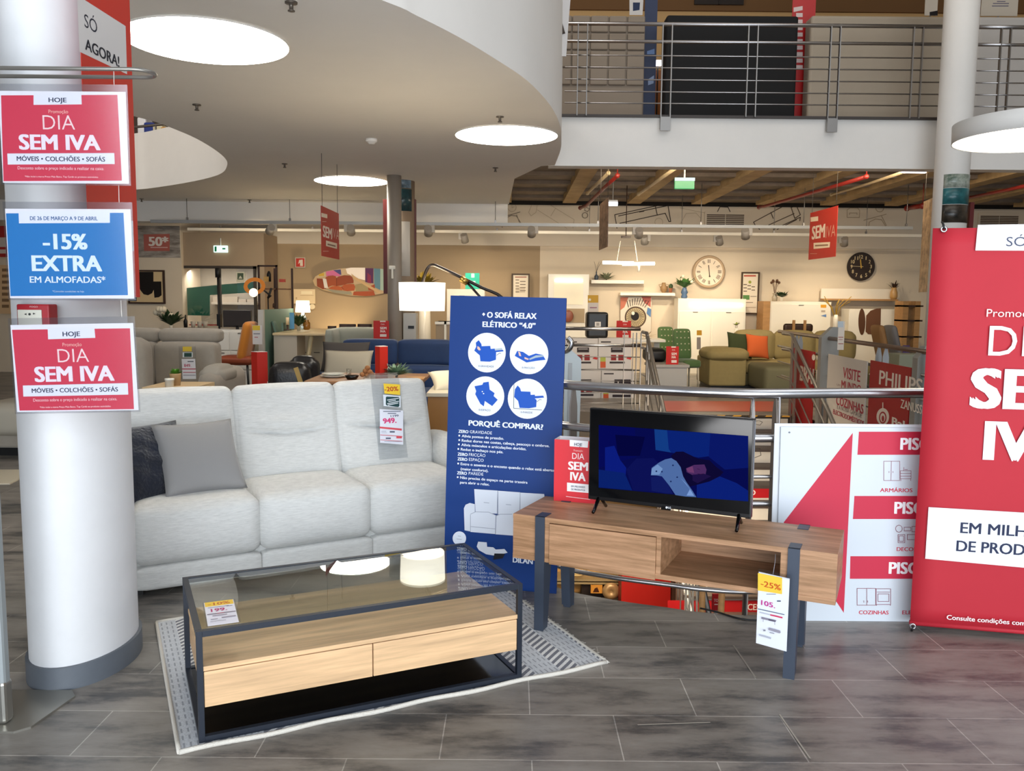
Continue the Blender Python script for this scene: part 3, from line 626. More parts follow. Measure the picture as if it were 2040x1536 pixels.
# ---- sofa
FAB = mat('woven_light_grey', '#d6d6d3', .9, var=.16, vs=22, st=(1, 1, 9), bump=.25, bs=150, sheen=.2)
YAW = math.radians(29.7); A = V((-1.312, 4.354, 0))
SF = thing('sofa', 'light grey three-seat fabric sofa behind the coffee table', 'sofa', (A.x, A.y, 0), YAW)
T0 = -.616; SWD = .616
bm = B(); box(bm, (T0-.16, .06, .045), (T0+3*SWD+.16, .88, .30), .02); obj('base', bm, FAB, SF)
for k in range(3):
    x = T0+SWD*(k+.5)
    bm = B(); cush(bm, (x, .285, .305), (SWD-.004, .57, .296), .05, .02, cuts=13); obj('seat_cushion', bm, FAB, SF)
    bm = B(); cush(bm, (x, .035, .098), (SWD-.004, .09, .115), .02, .003); obj('footrest_panel', bm, FAB, SF)
    mt = M.Translation((x, .486, .40)) @ M.Rotation(math.radians(-16.3), 4, 'X') @ M.Translation((0, .10, .302))
    bm = B(); cush(bm, (0, 0, 0), (SWD-.004, .20, .615), .045, .014, mtx=mt, cuts=47, dent=[(.02, .075, .030), (.20, -.018, .13), (-.14, -.012, .12)]); obj('back_cushion', bm, FAB, SF)
for x in (T0-.11, T0+3*SWD+.11):
    bm = B(); cush(bm, (x, .42, .33), (.215, .9, .56), .10, .01); obj('armrest', bm, FAB, SF)
bm = B(); mt = M.Translation((T0+1.5*SWD, .70, .45)) @ M.Rotation(math.radians(-14), 4, 'X'); cush(bm, (0, .05, .17), (3*SWD-.03, .2, .58), .08, 0, mtx=mt); obj('back_frame', bm, FAB, SF)
for x in (T0, T0+3*SWD):
    for y in (.12, .8): bm = B(); box(bm, (x-.04, y-.04, 0), (x+.04, y+.04, .05)); obj('foot', bm, BLACK, SF)
# ---- cushions on the sofa
ms = W(SF)
def onsofa(x, y, z): return ms @ V((x, y, z))
GP = single('cushion', B(), None, '', '') if False else None
bm = B(); pillow(bm, .43, .43, .16); p = at(398, 910, 4.50)
single('cushion', bm, mat('plain_grey_cloth', '#8e8d8d', .8, sheen=.2, bump=.1, bs=300), 'plain grey square cushion leaning on the left sofa seat', 'cushion', p, (-.60, 0, .66))
bm = B(); pillow(bm, .46, .46, .17, wob=.014); p = at(290, 925, 4.40)
single('cushion', bm, mat('navy_fur', '#141a2a', .95, var=.5, vs=16, bump=.9, bs=60, sheen=.5), 'dark navy furry cushion behind the plain grey one', 'cushion', p, (-.50, 0, .85))
# ---- price pocket hanging over the right back cushion
mt = M.Rotation(YAW, 4, 'Z')
pa = ms @ (M.Translation((0, .486, .40)) @ M.Rotation(math.radians(-16.3), 4, 'X') @ V((T0+2.5*SWD+.01, -.036, .0)))
PP = thing('price_pocket', 'clear price pocket with a minus twenty percent card on the right back cushion', 'price tag', pa, (math.radians(-16.3), 0, YAW))
bm = B(); box(bm, (-.095, 0, .09), (.095, .0012, .63)); box(bm, (-.095, 0, .628), (.095, .14, .640)); obj('pocket', bm, CLEAR, PP)
prn(PP, [('p', [(764, 764), (797, 766), (797, 787), (766, 784)], '#f2cc3a', '@discount_card'), ('t', '-20%', 766, 771, 794, 780, '#b83a22', 1, '@discount_card'),
         ('p', [(763, 786), (798, 789), (798, 812), (764, 809)], '#dfe6ee', '@logo_card'), ('p', [(770, 790), (794, 791), (795.5, 793), (795.5, 809), (793, 811), (771, 808), (768.5, 806), (768.5, 792)], '#1f4347', '@logo_card'),
         *[('l', [a, b], 1.5, '#dfe6ea', '@logo_card') for a, b in (((771.5, 797), (794, 793.5)), ((774, 800), (788, 797.5)), ((771.5, 804.5), (794, 799.5)), ((773, 807), (793, 803)))],
         ('p', [(756, 815), (803, 818), (803, 886), (757, 882)], '#e2e4ee', '@price_card'), ('r', 763, 819, 798, 820.5, '#5a6074', '@price_card'), ('r', 772, 823, 789, 824.5, '#5a6074', '@price_card'), ('t', '1199', 778, 827, 794, 831, '#3b4566', 1, '@price_card'),
         ('t', '949.', 763, 834, 790, 844, '#d83a78', 2, '@price_card'), ('p', [(756, 850), (800, 854), (800, 858), (756, 853.5)], '#d9505c', '@price_card'), ('r', 776, 859, 786, 862, '#5a6074', '@price_card'), ('r', 759, 859, 769, 860, '#9aa0b0', '@price_card'), ('r', 759, 862, 770, 862.7, '#9aa0b0', '@price_card'), ('p', [(757, 866), (801, 869), (801, 870.2), (757, 867.2)], '#c8505c', '@price_card'), ('r', 768, 872, 778, 875, '#5a6074', '@price_card'), ('r', 789, 869, 800, 873.5, '#d9505c', '@price_card'), ('p', [(757, 876), (801, 879), (801, 880), (757, 877)], '#c8505c', '@price_card'), ('r', 765, 879.5, 799, 880.5, '#9aa0b0', '@price_card')], -.002, step=.0003)
# ---- blue standing panel
BL = fl(888, 1163); BR = V((.236, 4.20, 0)); d = (BR-BL).normalized(); BL = BR-d*.605
TLp = at(908, 588, BL.y+.06); up = V((.022*d.x-.0*d.y, .022*d.y+.05, 1.515))
BP, bw, bh = panel('display_board', 'tall blue panel explaining an electric reclining sofa, beside the grey sofa', 'sign', BL+up, BR+up, BR, BL, .012, mat('panel_blue', '#043478', .5, spec=.3), 'board')
BP.rotation_euler[1] = .014
P1 = lambda *q: cv(5.12, 880, 580, q); P2 = lambda *q: cv(4.267, 880, 840, q)
LW, FB, IN = '#dfe6f2', '#0c50b4', '#1a1c24'
it = [('p', P1((412, 236), (428, 218), (444, 236), (428, 254)), LW), ('t', 'O SOFÁ RELAX', 970, 621.5, 1069, 632.5, LW, 2), ('t', 'ELÉTRICO “4.0”', 961, 640.5, 1067, 651, LW, 2)]
for (x, y, rx, ry) in ((970, 702.5, 37.5, 39.5), (1054, 705.5, 38.5, 40), (966.8, 789.3, 37.8, 39.5), (1050.6, 794.3, 39, 40)): it.append(('e', x, y, rx, ry, '#e3e9f5', '@picture'))
it += [('p', P1((378, 500), (405, 540), (408, 562), (495, 558), (500, 590), (538, 586), (625, 600), (632, 614), (555, 622), (553, 700), (490, 720), (395, 716), (388, 655), (332, 606), (352, 566), (348, 525)), FB, '@picture'), ('p', P1((365, 560), (385, 572), (400, 600), (380, 606), (362, 585)), '#e7b9a2', '@picture'), ('p', P1((540, 588), (615, 580), (620, 600), (545, 606)), '#aab6bf', '@picture'), ('l', P1((560, 655), (590, 632), (604, 636)), .8, IN, '@picture'),
       ('p', P1((745, 660), (770, 610), (830, 620), (890, 660), (960, 636), (1030, 650), (1060, 700), (960, 712), (865, 728)), FB, '@picture'), ('p', P1((780, 615), (800, 625), (812, 665), (790, 660)), '#e7b9a2', '@picture'), ('p', P1((890, 690), (960, 655), (1040, 652), (1035, 668), (960, 680), (900, 702)), '#9fb0ba', '@picture'), ('p', P1((845, 672), (890, 690), (880, 702), (845, 690)), '#e7b9a2', '@picture'),
       ('p', P1((335, 970), (415, 955), (425, 932), (480, 924), (490, 1005), (540, 1040), (530, 1070), (572, 1108), (515, 1172), (440, 1120), (430, 1175), (395, 1150), (342, 1050), (352, 1020)), FB, '@picture'), ('e', 961, 780, 1.2, 1.2, LW, '@picture'), ('e', 963.5, 784, 1.4, 1.2, LW, '@picture'),
       ('p', P1((775, 962), (800, 990), (810, 1022), (905, 1026), (908, 1058), (950, 1056), (952, 1070), (1035, 1066), (1045, 1086), (950, 1094), (968, 1110), (965, 1182), (890, 1195), (795, 1190), (780, 1120), (740, 1080), (748, 1000)), FB, '@picture'), ('l', P1((738, 950), (735, 1195), (1022, 1213)), .9, IN, '@picture'), ('l', P1((970, 1130), (1000, 1105), (1018, 1108)), .8, IN, '@picture')]
for s, x0, x1, y in (('0-GRAVIDADE', 376, 532, 754), ('0-FRICÇÃO', 818, 950, 770), ('0-ESPAÇO', 378, 498, 1200), ('0-PAREDE', 806, 926, 1224)): it.append(('t', s, 880+x0/5.12, 580+y/5.12, 880+x1/5.12, 580+(y+18)/5.12, '#3a4150'))
it += [('t', 'PORQUÊ COMPRAR?', 933.5, 837, 1082.5, 847.3, LW, 2)]
def ln(s, x0, x1, y0, y1, b=0): it.append(('t', s, 880+x0/4.267, 840+y0/4.267, 880+x1/4.267, 840+y1/4.267, LW, b))
for y0, s, x0, x1 in ((68, 'GRAVIDADE', 240, 428), (262, 'FRICÇÃO', 232, 372), (303, 'ESPAÇO', 232, 357), (421, 'PAREDE', 230, 355)):
    ln('ZERO', 143-(y0-68)*.035, 228-(y0-68)*.035, y0, y0+25, 2); ln(s, x0, x1, y0+4, y0+29)
for y, s, x0, x1 in ((109, 'Alívia pontos de pressão.', 171, 530), (147, 'Reduz dores nas costas, cabeça, pescoço e ombros.', 171, 918), (184, 'Alívia músculos e articulações doridas.', 168, 722), (222, 'Reduz o inchaço nos pés.', 163, 525), (346, 'Entre o assento e o encosto quando o relax está aberto', 162, 958), (462, 'Não precisa de espaço na parte traseira', 158, 732)):
    ln(s, x0, x1, y, y+22, 1); it.append(('r', 880+(x0-27)/4.267, 840+(y+2)/4.267, 880+(x0-14)/4.267, 840+(y+16)/4.267, LW))
ln('(maior conforto).', 162, 398, 388, 410, 1); ln('para abrir o relax.', 157, 408, 502, 524, 1)
SO, SH = '#d3d8e2', '#8d94a4'
for q, c in ((((190, 735), (205, 705), (240, 690), (282, 700), (284, 770), (246, 790), (246, 932), (196, 922)), SO), (((278, 572), (478, 585), (476, 782), (288, 768)), SO), (((481, 586), (667, 600), (664, 800), (480, 786)), SO), (((670, 602), (872, 614), (905, 830), (668, 802)), SO), (((246, 780), (290, 764), (400, 768), (464, 798), (458, 954), (246, 936)), SO), (((466, 800), (500, 786), (600, 788), (655, 812), (650, 970), (460, 956)), SO), (((655, 812), (800, 812), (900, 840), (900, 990), (652, 970)), SO)): it.append(('p', P2(*q), c, '@picture'))
for q in (((246, 785), (290, 765), (400, 768), (464, 795), (500, 786), (600, 786)), ((478, 585), (472, 780)), ((668, 600), (664, 800)), ((462, 800), (457, 955)), ((246, 790), (246, 930)), ((250, 890), (455, 910)), ((360, 685), (405, 690)), ((548, 702), (592, 706))): it.append(('l', P2(*q), .9, SH, '@picture'))
it += [('e', 915.7, 1072, 13.4, 13.8, LW, '@picture'), ('l', P2((130, 995), (172, 1000)), .7, SH, '@picture'), ('l', P2((140, 970), (165, 972)), .7, SH, '@picture'),
       ('p', P2((312, 1018), (385, 1024), (388, 1062), (440, 1066), (462, 1085), (535, 1080), (562, 1112), (530, 1120), (440, 1135), (380, 1125), (318, 1090), (300, 1060)), '#d9dde6', '@picture'), ('p', P2((450, 1118), (540, 1120), (520, 1160), (440, 1172)), IN, '@picture'), ('t', 'DILAN', 1021.8, 1109.5, 1062, 1119.5, LW, 2)]
prn(BP, it, 0, 'lettering', step=.00008)
# ---- television stand
TV = thing('tv_stand', 'rustic oak television stand with dark metal legs and one drawer', 'tv stand', (.010, 3.757, 0), -.4317)
TL_, TW, TZ0, TZ1 = 1.379, .385, .327, .532; th = .022
def wb(bm, a, b): box(bm, a, b, .001)
bm = B(); wb(bm, (0, 0, TZ1-th), (TL_, TW, TZ1)); obj('top', bm, WALNUT, TV)
xa, xb, xc = .178, .665, 1.168
bm = B(); wb(bm, (0, .0, TZ0), (TL_, TW, TZ0+th)); wb(bm, (0, .002, TZ0+th), (xa, TW, TZ1-th)); wb(bm, (xc, .002, TZ0+th), (TL_, TW, TZ1-th)); wb(bm, (xb, .002, TZ0+th), (xb+.02, TW, TZ1-th)); wb(bm, (xa, TW-.01, TZ0+th), (xc, TW, TZ1-th)); obj('carcass', bm, WALNUT, TV)
bm = B(); wb(bm, (xa+.003, -.006, TZ0-.004), (xb-.001, .014, TZ1-th-.003)); obj('drawer', bm, WALNUT, TV)
for x in (.112, 1.196):
    for s in (0, 1):
        bm = B(); yy = (lambda v: v) if s == 0 else (lambda v: TW-v)
        mt = M.Identity(4) if s == 0 else M.Translation((0, TW, 0)) @ M.Scale(-1, 4, (0, 1, 0))
        t = B(); box(t, (x, -.006, 0), (x+.045, .0, TZ1+.003), 0); box(t, (x, -.006, TZ1), (x+.045, .075, TZ1+.003), 0)
        prism(t, [(0, .012), (.045, .012), (.085, TZ0), (0, TZ0)], -(x+.045), -x, 0, M.Rotation(math.radians(90), 4, 'Z'))
        box(t, (x+.006, .002, 0), (x+.039, .04, .012))
        merge(bm, t, 0, False, mt); bmesh.ops.recalc_face_normals(bm, faces=bm.faces); obj('leg', bm, CHARC, TV)
# ---- television
fa, fb = fl(1191, 1018, TZ1+.003), fl(1473, 1054, TZ1+.003); c = (fa+fb)/2; d = (fb-fa); tz = math.atan2(d.y, d.x)
TVW, TVB, TVT = .735, .052, .476
TE = thing('television', 'flat black television on the oak stand showing a person asleep', 'television', (c.x, c.y, TZ1+.003), tz)
bm = B(); box(bm, (-TVW/2, -.006, TVB), (TVW/2, .03, TVT), .004); box(bm, (-TVW*.32, .03, TVB+.03), (TVW*.32, .062, TVB+.25), .01); obj('casing', bm, mat('tv_black_plastic', '#0b0c0f', .25), TE)
bm = B(); box(bm, (-TVW/2+.007, -.0075, TVB+.018), (TVW/2-.007, -.006, TVT-.007)); obj('glass', bm, mat('tv_glass', '#030305', .08), TE)
for s in (-1, 1):
    bm = B(); x = s*(fb-fa).length/2
    tube(bm, [(x*.99, .0, TVB+.01), (x*1.0, -.05, .012), (x, -.062, .006)], [.009, .008, .007], 8); tube(bm, [(x*.97, .01, TVB+.01), (x*.97, .08, .008)], .008, 8); obj('foot', bm, GLOSSB, TE)
bm = B(); box(bm, (-.022, -.009, TVB-.008), (.022, .0, TVB+.008), .003); obj('badge', bm, GLOSSB, TE)
prn(TE, [('t', 'LG', 1331, 1009, 1336.5, 1013, '#d8dce2', 1), ('e', 1328.2, 1011, 2.2, 2.2, '#d8dce2')], -.0095, 'lettering')
Q = lambda *q: cv(5.909, 1180, 800, q)
scr = [('p', Q((75, 275), (1835, 405), (1835, 1175), (75, 1015)), '#070b4a'), ('p', Q((75, 275), (500, 306), (520, 650), (75, 780)), '#060a52'), ('p', Q((730, 325), (880, 338), (900, 560), (930, 600), (745, 570)), '#123a80'), ('p', Q((880, 338), (1390, 372), (1400, 640), (1250, 660), (930, 600), (900, 560)), '#0a2170'), ('p', Q((1390, 372), (1835, 405), (1835, 780), (1560, 800), (1370, 650)), '#0a1763'), ('p', Q((270, 390), (620, 415), (560, 640), (300, 640)), '#05063a'),
       ('p', Q((150, 540), (260, 520), (330, 690), (400, 780), (380, 1000), (150, 1000)), '#0b1b78'), ('p', Q((75, 800), (380, 840), (470, 1045), (75, 1010)), '#0a2068'), ('p', Q((400, 800), (520, 670), (720, 665), (800, 740), (830, 880), (900, 1080), (480, 1045)), '#0c1152'), ('p', Q((690, 890), (840, 870), (950, 1085), (870, 1082), (700, 1050)), '#111a5c'),
       ('p', Q((1230, 980), (1500, 880), (1700, 960), (1835, 1050), (1835, 1175), (1230, 1130)), '#0b1f72'),
       ('p', Q((925, 640), (985, 590), (1070, 588), (1140, 622), (1240, 670), (1380, 690), (1460, 770), (1545, 830), (1500, 880), (1380, 940), (1230, 980), (1150, 1000), (1060, 900), (1010, 740)), '#0d0930'),
       ('p', Q((1105, 785), (1200, 745), (1320, 740), (1345, 800), (1330, 880), (1230, 900), (1170, 860), (1110, 830)), '#4a2a5c'), ('p', Q((1180, 860), (1320, 850), (1400, 880), (1240, 960), (1180, 930)), '#1c1140'), ('p', Q((1105, 790), (1180, 760), (1200, 840), (1130, 830)), '#6b3a68'), ('l', Q((1240, 850), (1275, 855), (1310, 850)), 1, '#2a1038'), ('l', Q((1235, 790), (1265, 800)), .8, '#2a1038'),
       ('p', Q((700, 780), (790, 715), (860, 680), (930, 665), (990, 700), (1040, 770), (1070, 880), (1110, 950), (1180, 1050), (1225, 1125), (1100, 1118), (980, 1100), (900, 980), (820, 880), (760, 870), (690, 868)), '#4d6aa0'), ('p', Q((700, 790), (770, 740), (830, 790), (790, 860), (695, 862)), '#6f8fc0'), ('p', Q((1040, 900), (1100, 960), (1200, 1110), (1110, 1105), (1150, 1030)), '#7a9ad0')]
scr += [('e', *Q((x, y))[0], 1.8, 1.6, '#1c2c5e') for x, y in ((820, 825), (950, 750), (925, 940), (1000, 890), (755, 820))]
prn(TE, scr, -.0080, 'screen_picture', emit=.8, step=.00005)
# ---- red folded sign on the stand, behind the television
a = fl(1103, 997, TZ1); dd = V((math.cos(-.30), math.sin(-.30), 0))
FS, fw_, fh_ = panel('folded_sign', 'red folded card sign on the oak stand, left of the television', 'sign', a+V((0, 0, .30)), a+dd*.21+V((0, 0, .30)), a+dd*.21, a, .0012, paint('#d5303a', .4))
bm = B(); box(bm, (.0, .001, 0), (.0012, .11, .30)); prism(bm, [(.0, 0), (.0, .30), (.21, .30), (.21, 0)], .108, .1092); obj('back_panel', bm, paint('#f0eef0'), FS)
prn(FS, [('p', [(1135, 876), (1172, 879), (1171, 892), (1135, 889)], '#f3f1f3', '@label'), ('t', 'HOJE', 1144, 882, 1160, 888, NAVY, 1), ('t', 'Promoção', 1143, 895, 1161, 899, '#f0c8c0'), ('t', 'DIA', 1140, 902, 1164, 914, '#f6e6e6'), ('t', 'SEM', 1132, 919, 1172, 935, '#f8f0f0', 2), ('t', 'IVA', 1136, 940, 1167, 956, '#f8f0f0', 2), ('p', [(1130, 961), (1174, 965), (1174, 982), (1130, 978)], '#f3f1f3', '@label'), ('t', 'EM MILHARES', 1138, 966.5, 1166, 970, NAVY, 1), ('t', 'DE PRODUTOS', 1138, 972.5, 1166, 976, NAVY, 1), ('p', [(1128, 988), (1176, 994), (1176, 995), (1128, 989)], '#f6d8d8', '@label')], 0, 'lettering')
# ---- price tag hanging from the stand
a = at(1506, 1281, 3.275); dd = V((math.cos(-.70), math.sin(-.70), 0)); hh = at(1509, 1139, 3.275).z-a.z
wt = .126
PT, _, _ = panel('hanging_price_tag', 'hanging price tag with a minus twenty five percent yellow field under the oak stand', 'price tag', a+V((0, 0, hh)), a+dd*wt+V((0, 0, hh)), a+dd*wt, a, .001, paint('#e9edf8'), 'card')
pt0 = W(PT).inverted()
bm = B(); p = at(1540, 1144, 3.235); q = at(1545, 1104, 3.285); tube(bm, [pt0 @ p, pt0 @ (p*.4+q*.6+V((.002, 0, 0))), pt0 @ q], .0008, 5); obj('string', bm, mat('string_clear', '#a5a8b0', .3), PT)
c7 = lambda *q: cv(7.68, 1480, 1120, q)
bm = B(); box(bm, (-.003, -.0015, hh-.004), (wt+.003, .0015, hh+.012)); obj('sleeve', bm, CLEAR, PT)
prn(PT, [('p', c7((230, 164), (602, 238), (600, 490), (228, 432)), '#f2cb48', '@discount_field'), ('t', '-25%', 1515.5, 1156, 1556, 1167, '#cf5a24', 1), ('r', 1527, 1183, 1546, 1184.2, '#777c90'), ('t', '105.', 1516.5, 1195, 1545, 1204.5, '#c43a90', 1), ('r', 1548.5, 1196, 1556, 1198.5, '#565c74'), ('p', c7((230, 705), (640, 795), (640, 806), (230, 716)), '#4a5a72', '@rules'), ('p', c7((260, 755), (425, 795), (425, 810), (260, 770)), '#b9bccb', '@rules'), ('p', c7((425, 792), (612, 835), (612, 857), (425, 812)), '#d2345e', '@rules'),
         ('p', c7((290, 832), (520, 885), (505, 910), (290, 862)), '#8a8494', '@picture'), ('p', c7((400, 865), (510, 890), (505, 910), (400, 888)), '#5b5768', '@picture'), ('l', c7((322, 870), (318, 905)), .8, '#8a8494', '@picture'), ('l', c7((497, 910), (497, 950)), .8, '#8a8494', '@picture'), ('p', c7((410, 995), (580, 1040), (590, 1070), (570, 1082), (400, 1030)), '#9a98a6', '@picture'), ('r', *c7((322, 1025), (358, 1048))[0], *c7((322, 1025), (358, 1048))[1], '#8a8a98', '@picture'), ('p', c7((420, 1062), (492, 1080), (490, 1090), (420, 1072)), '#8a8a98', '@picture'), ('p', c7((262, 1095), (445, 1145), (440, 1168), (262, 1115)), '#b4b7c4', '@rules')], 0, 'lettering')
# ---- white directory board
a = fl(1546, 1231); a = V((1.252, 3.862, 0)); b_ = V((2.44, 3.867, 0))
DB, dbw, dbh = panel('directory_board', 'white floor directory board with red bars, leaning on the railing', 'sign', a+V((.004, .03, .92)), b_+V((.004, .03, .92)), b_, a, .01, mat('board_white', '#c9d0d8', .4), 'board')
DR = '#c02a44'
it = [('p', [(1699, 862), (1561, 1041), (1681, 1221)], DR, '@arrow'), ('e', 1572.5, 861.5, 2.2, 1.8, '#6a707a', '@rivet')]
for q in (((1711, 860), (1960, 860), (1959, 906), (1708, 906)), ((1702, 988), (1950, 988), (1949, 1034), (1699, 1034)), ((1694, 1108), (1945, 1108), (1944, 1153), (1693, 1153))): it.append(('p', list(q), DR, '@red_bar'))
it += [('t', 'PISO', 1793, 872.5, 1856, 895.5, '#f2eef2', 2), ('t', 'PISO', 1781, 1000, 1845, 1023, '#f2eef2', 2), ('t', 'PISO', 1770, 1120, 1834, 1142.5, '#f2eef2', 2), ('t', 'ARMÁRIOS', 1752.8, 972.5, 1817.5, 980, DR, 1), ('t', 'DECORAÇÃO', 1786, 1090, 1862, 1097.5, DR, 1), ('t', 'COZINHAS', 1710.6, 1216, 1770, 1223.5, DR, 1), ('t', 'ELETRODOMÉSTICOS', 1797, 1216, 1920, 1223.5, DR, 1)]
c8 = lambda *q: cv(2.844, 1520, 820, q); IC = '#8a4a5c'
def icon(*ps): 
    for p in ps: it.append(('l', c8(*p), .9, IC, '@icon'))
def rc(x0, y0, x1, y1): return ((x0, y0), (x1, y0), (x1, y1), (x0, y1), (x0, y0))
icon(rc(684, 281, 774, 390), ((727, 281), (724, 390)), rc(778, 335, 838, 380), ((778, 350), (838, 350)), ((778, 365), (838, 365)), ((780, 380), (780, 392)), ((836, 380), (836, 392)), ((795, 335), (797, 315)), ((800, 328), (818, 328)), ((713, 338), (713, 346)), ((735, 338), (735, 346)))
icon(rc(798, 655, 836, 675), rc(842, 650, 866, 680), rc(764, 696, 802, 742), rc(770, 704, 795, 734), rc(816, 696, 860, 725), [(769+19*math.cos(k*.5236), 663+20*math.sin(k*.5236)) for k in range(13)])
icon(rc(532, 1001, 638, 1096), ((587, 1001), (587, 1096)), rc(640, 1003, 722, 1092), ((646, 1022), (716, 1022)), rc(650, 1032, 712, 1075), ((570, 1070), (570, 1080)), ((592, 1070), (592, 1080)), ((642, 1092), (642, 1098)), ((720, 1092), (720, 1098)))
prn(DB, it, 0, 'lettering', step=.0001)
bm = B(); box(bm, (-.026, .011, .0), (.9, .018, .935)); obj('rear_board', bm, mat('board_white_rear', '#d4d8dd', .5), DB)
# ---- big red banner at the right edge
a = V((1.838, 3.756, .035)); dd = V((math.cos(-.205), math.sin(-.205), 0)); hb = 1.79; wbn = .86
BNR = mat('banner_red', '#b82a37', .6, var=.06, vs=1.5, bump=.03, bs=3, spec=.25)
BN = thing('banner', 'big red promotional banner standing at the right edge', 'banner', a, (0, 0, -.205))
bm = B(); n = 24
for i in range(n+1):
    z = hb*i/n
g = [[bm.verts.new((wbn*i/8, .004*math.sin(i*.8+j*.3)*(.3+j/n), hb*j/n)) for j in range(n+1)] for i in range(9)]
for i in range(8):
    for j in range(n): f = bm.faces.new((g[i][j], g[i+1][j], g[i+1][j+1], g[i][j+1])); f.smooth = True
cyl(bm, (0, .008, .0), (wbn, .008, 0), .012, n=12); o = obj('cloth', bm, BNR, BN)
sol = o.modifiers.new('thick', 'SOLIDIFY'); sol.thickness = .002
prn(BN, [('p', [(1948, 448), (2150, 445), (2150, 500), (1943, 499)], '#e3e3e8', '@white_field'), ('t', 'SÓ', 2004, 472, 2044, 490.5, '#3f4660', 0), ('t', 'Promoção', 1965, 615.5, 2072, 631, '#f3dcd8', 0), ('t', 'DIA', 1968, 648.5, 2112, 708, '#ece8ea', 0), ('t', 'SEM', 1930, 734, 2165, 811, '#e6e9f2', 2), ('t', 'IVA', 1957, 839, 2150, 914, '#e6e9f2', 2), ('p', [(1849.5, 1010), (2215, 1031), (2210, 1146), (1842.8, 1112.6)], '#e9edf4', '@white_field'), ('t', 'EM MILHARES', 1912, 1040, 2128, 1061, NAVY, 1), ('t', 'DE PRODUTOS', 1904, 1076, 2130, 1097, NAVY, 1), ('t', 'Consulte condições com', 1885, 1224, 2043, 1233, '#f4e2e2', 1)], -.006, 'lettering')
bi = W(BN).inverted()
for px, py in ((1879, 457), (1818, 1247)):
    p = bi @ at(px, py, 3.75); bm = B(); tube(bm, [(p.x+.011*math.cos(k*.5236), -.007, p.z+.011*math.sin(k*.5236)) for k in range(12)], .0045, 6, closed=True); obj('eyelet', bm, STEEL, BN)
    bm = B(); s = 1 if py < 800 else -1; tube(bm, [(p.x, -.012, p.z), (p.x-.004, -.008, p.z+.022*s), (p.x-.004*s, .012, p.z+.032*s)], .005, 8); obj('hook', bm, BLACK, BN)
bm = B(); tube(bm, [(wbn*.5, .25, -.033), (wbn*.5, .12, 1.2), (.02, .02, hb-.02)], .008, 8); tube(bm, [(wbn*.5, .12, 1.2), (wbn-.02, .02, hb-.02)], .008, 8); tube(bm, [(wbn*.5, .12, 1.0), (.01, .02, .02)], .008, 8); tube(bm, [(wbn*.5, .12, 1.0), (wbn-.01, .02, .02)], .008, 8); tube(bm, [(wbn*.5, .14, 1.0), (wbn*.5-.25, .5, -.033)], .008, 8); obj('stand', bm, BLACKM, BN)
# ---- sign stand at the left edge, with three hanging sheets
PX, PY = -1.785, 2.835
SS = thing('sign_stand', 'grey pole sign stand on a flat steel foot plate at the left edge', 'stand', (PX, PY, 0))
bm = B(); slab(bm, [(x-PX, y-PY) for x, y in ((-2.05, 2.765), (-1.70, 2.765), (-1.66, 2.80), (-1.625, 3.03), (-1.66, 3.075), (-2.05, 3.075))], 0, .008); obj('foot_plate', bm, mat('plate_satin', '#aaa79e', .3, .8), SS)
bm = B(); box(bm, (-.055, -.022, .008), (.032, .022, 2.33), .012); obj('pole', bm, mat('pole_grey', '#949b9d', .55, .1), SS)
bm = B(); box(bm, (-.057, -.026, .008), (.034, .026, .16), .012); obj('pole_sleeve', bm, mat('sleeve_satin', '#a3a19a', .3, .8), SS)
e = at(303, 144, 2.80)-V((PX, PY, 0)); zz = e.z; xe = e.x
bm = B(); R_ = .05
lp = [(-.5, -R_-.02, zz), (xe-R_, -R_-.02, zz)]+[(xe-R_+R_*math.sin(k*math.pi/8), -.02-R_*math.cos(k*math.pi/8), zz) for k in range(1, 8)]+[(xe-R_, R_-.02, zz), (-.5, R_-.02, zz)]
tube(bm, lp, .0065, 10); obj('hanging_loop', bm, mat('wire_grey', '#8f8c86', .35, .7), SS)
def sheet(TLp, BLp, w_, roll, label, face, items):
    Y = 2.77; a = at(*BLp, Y); b_ = at(*TLp, Y); h_ = .287 if w_ < .41 else .29
    t = thing('sign_sheet', label, 'sign', (a.x, Y, a.z), (0, roll, .0), 'sheets hanging from the sign stand')
    bm = B(); box(bm, (0, .0, 0), (w_, .0008, h_)); obj('sheet', bm, paint('#e4e4ea'), t)
    bm = B(); box(bm, (-.006, -.0022, -.006), (w_+.006, -.0018, h_+.022)); box(bm, (-.006, .0014, -.006), (w_+.006, .0018, h_+.022)); obj('sleeve', bm, SLEEVE, t)
    prn(t, items, 0, 'lettering', step=.0002)
    bm = B(); x = w_-.035; tube(bm, [(x, -.001, h_+.02), (x, -.002, h_+.03), (x, .0, h_+.075)], .0012, 5); obj('hanger', bm, mat('hanger_clear', '#c9c4bd', .3), t)
    return t
SLEEVE = glass('sleeve_plastic', (.95, .95, .96), .6, .12)
DRD, SAL = '#cb2c48', '#efb9ae'
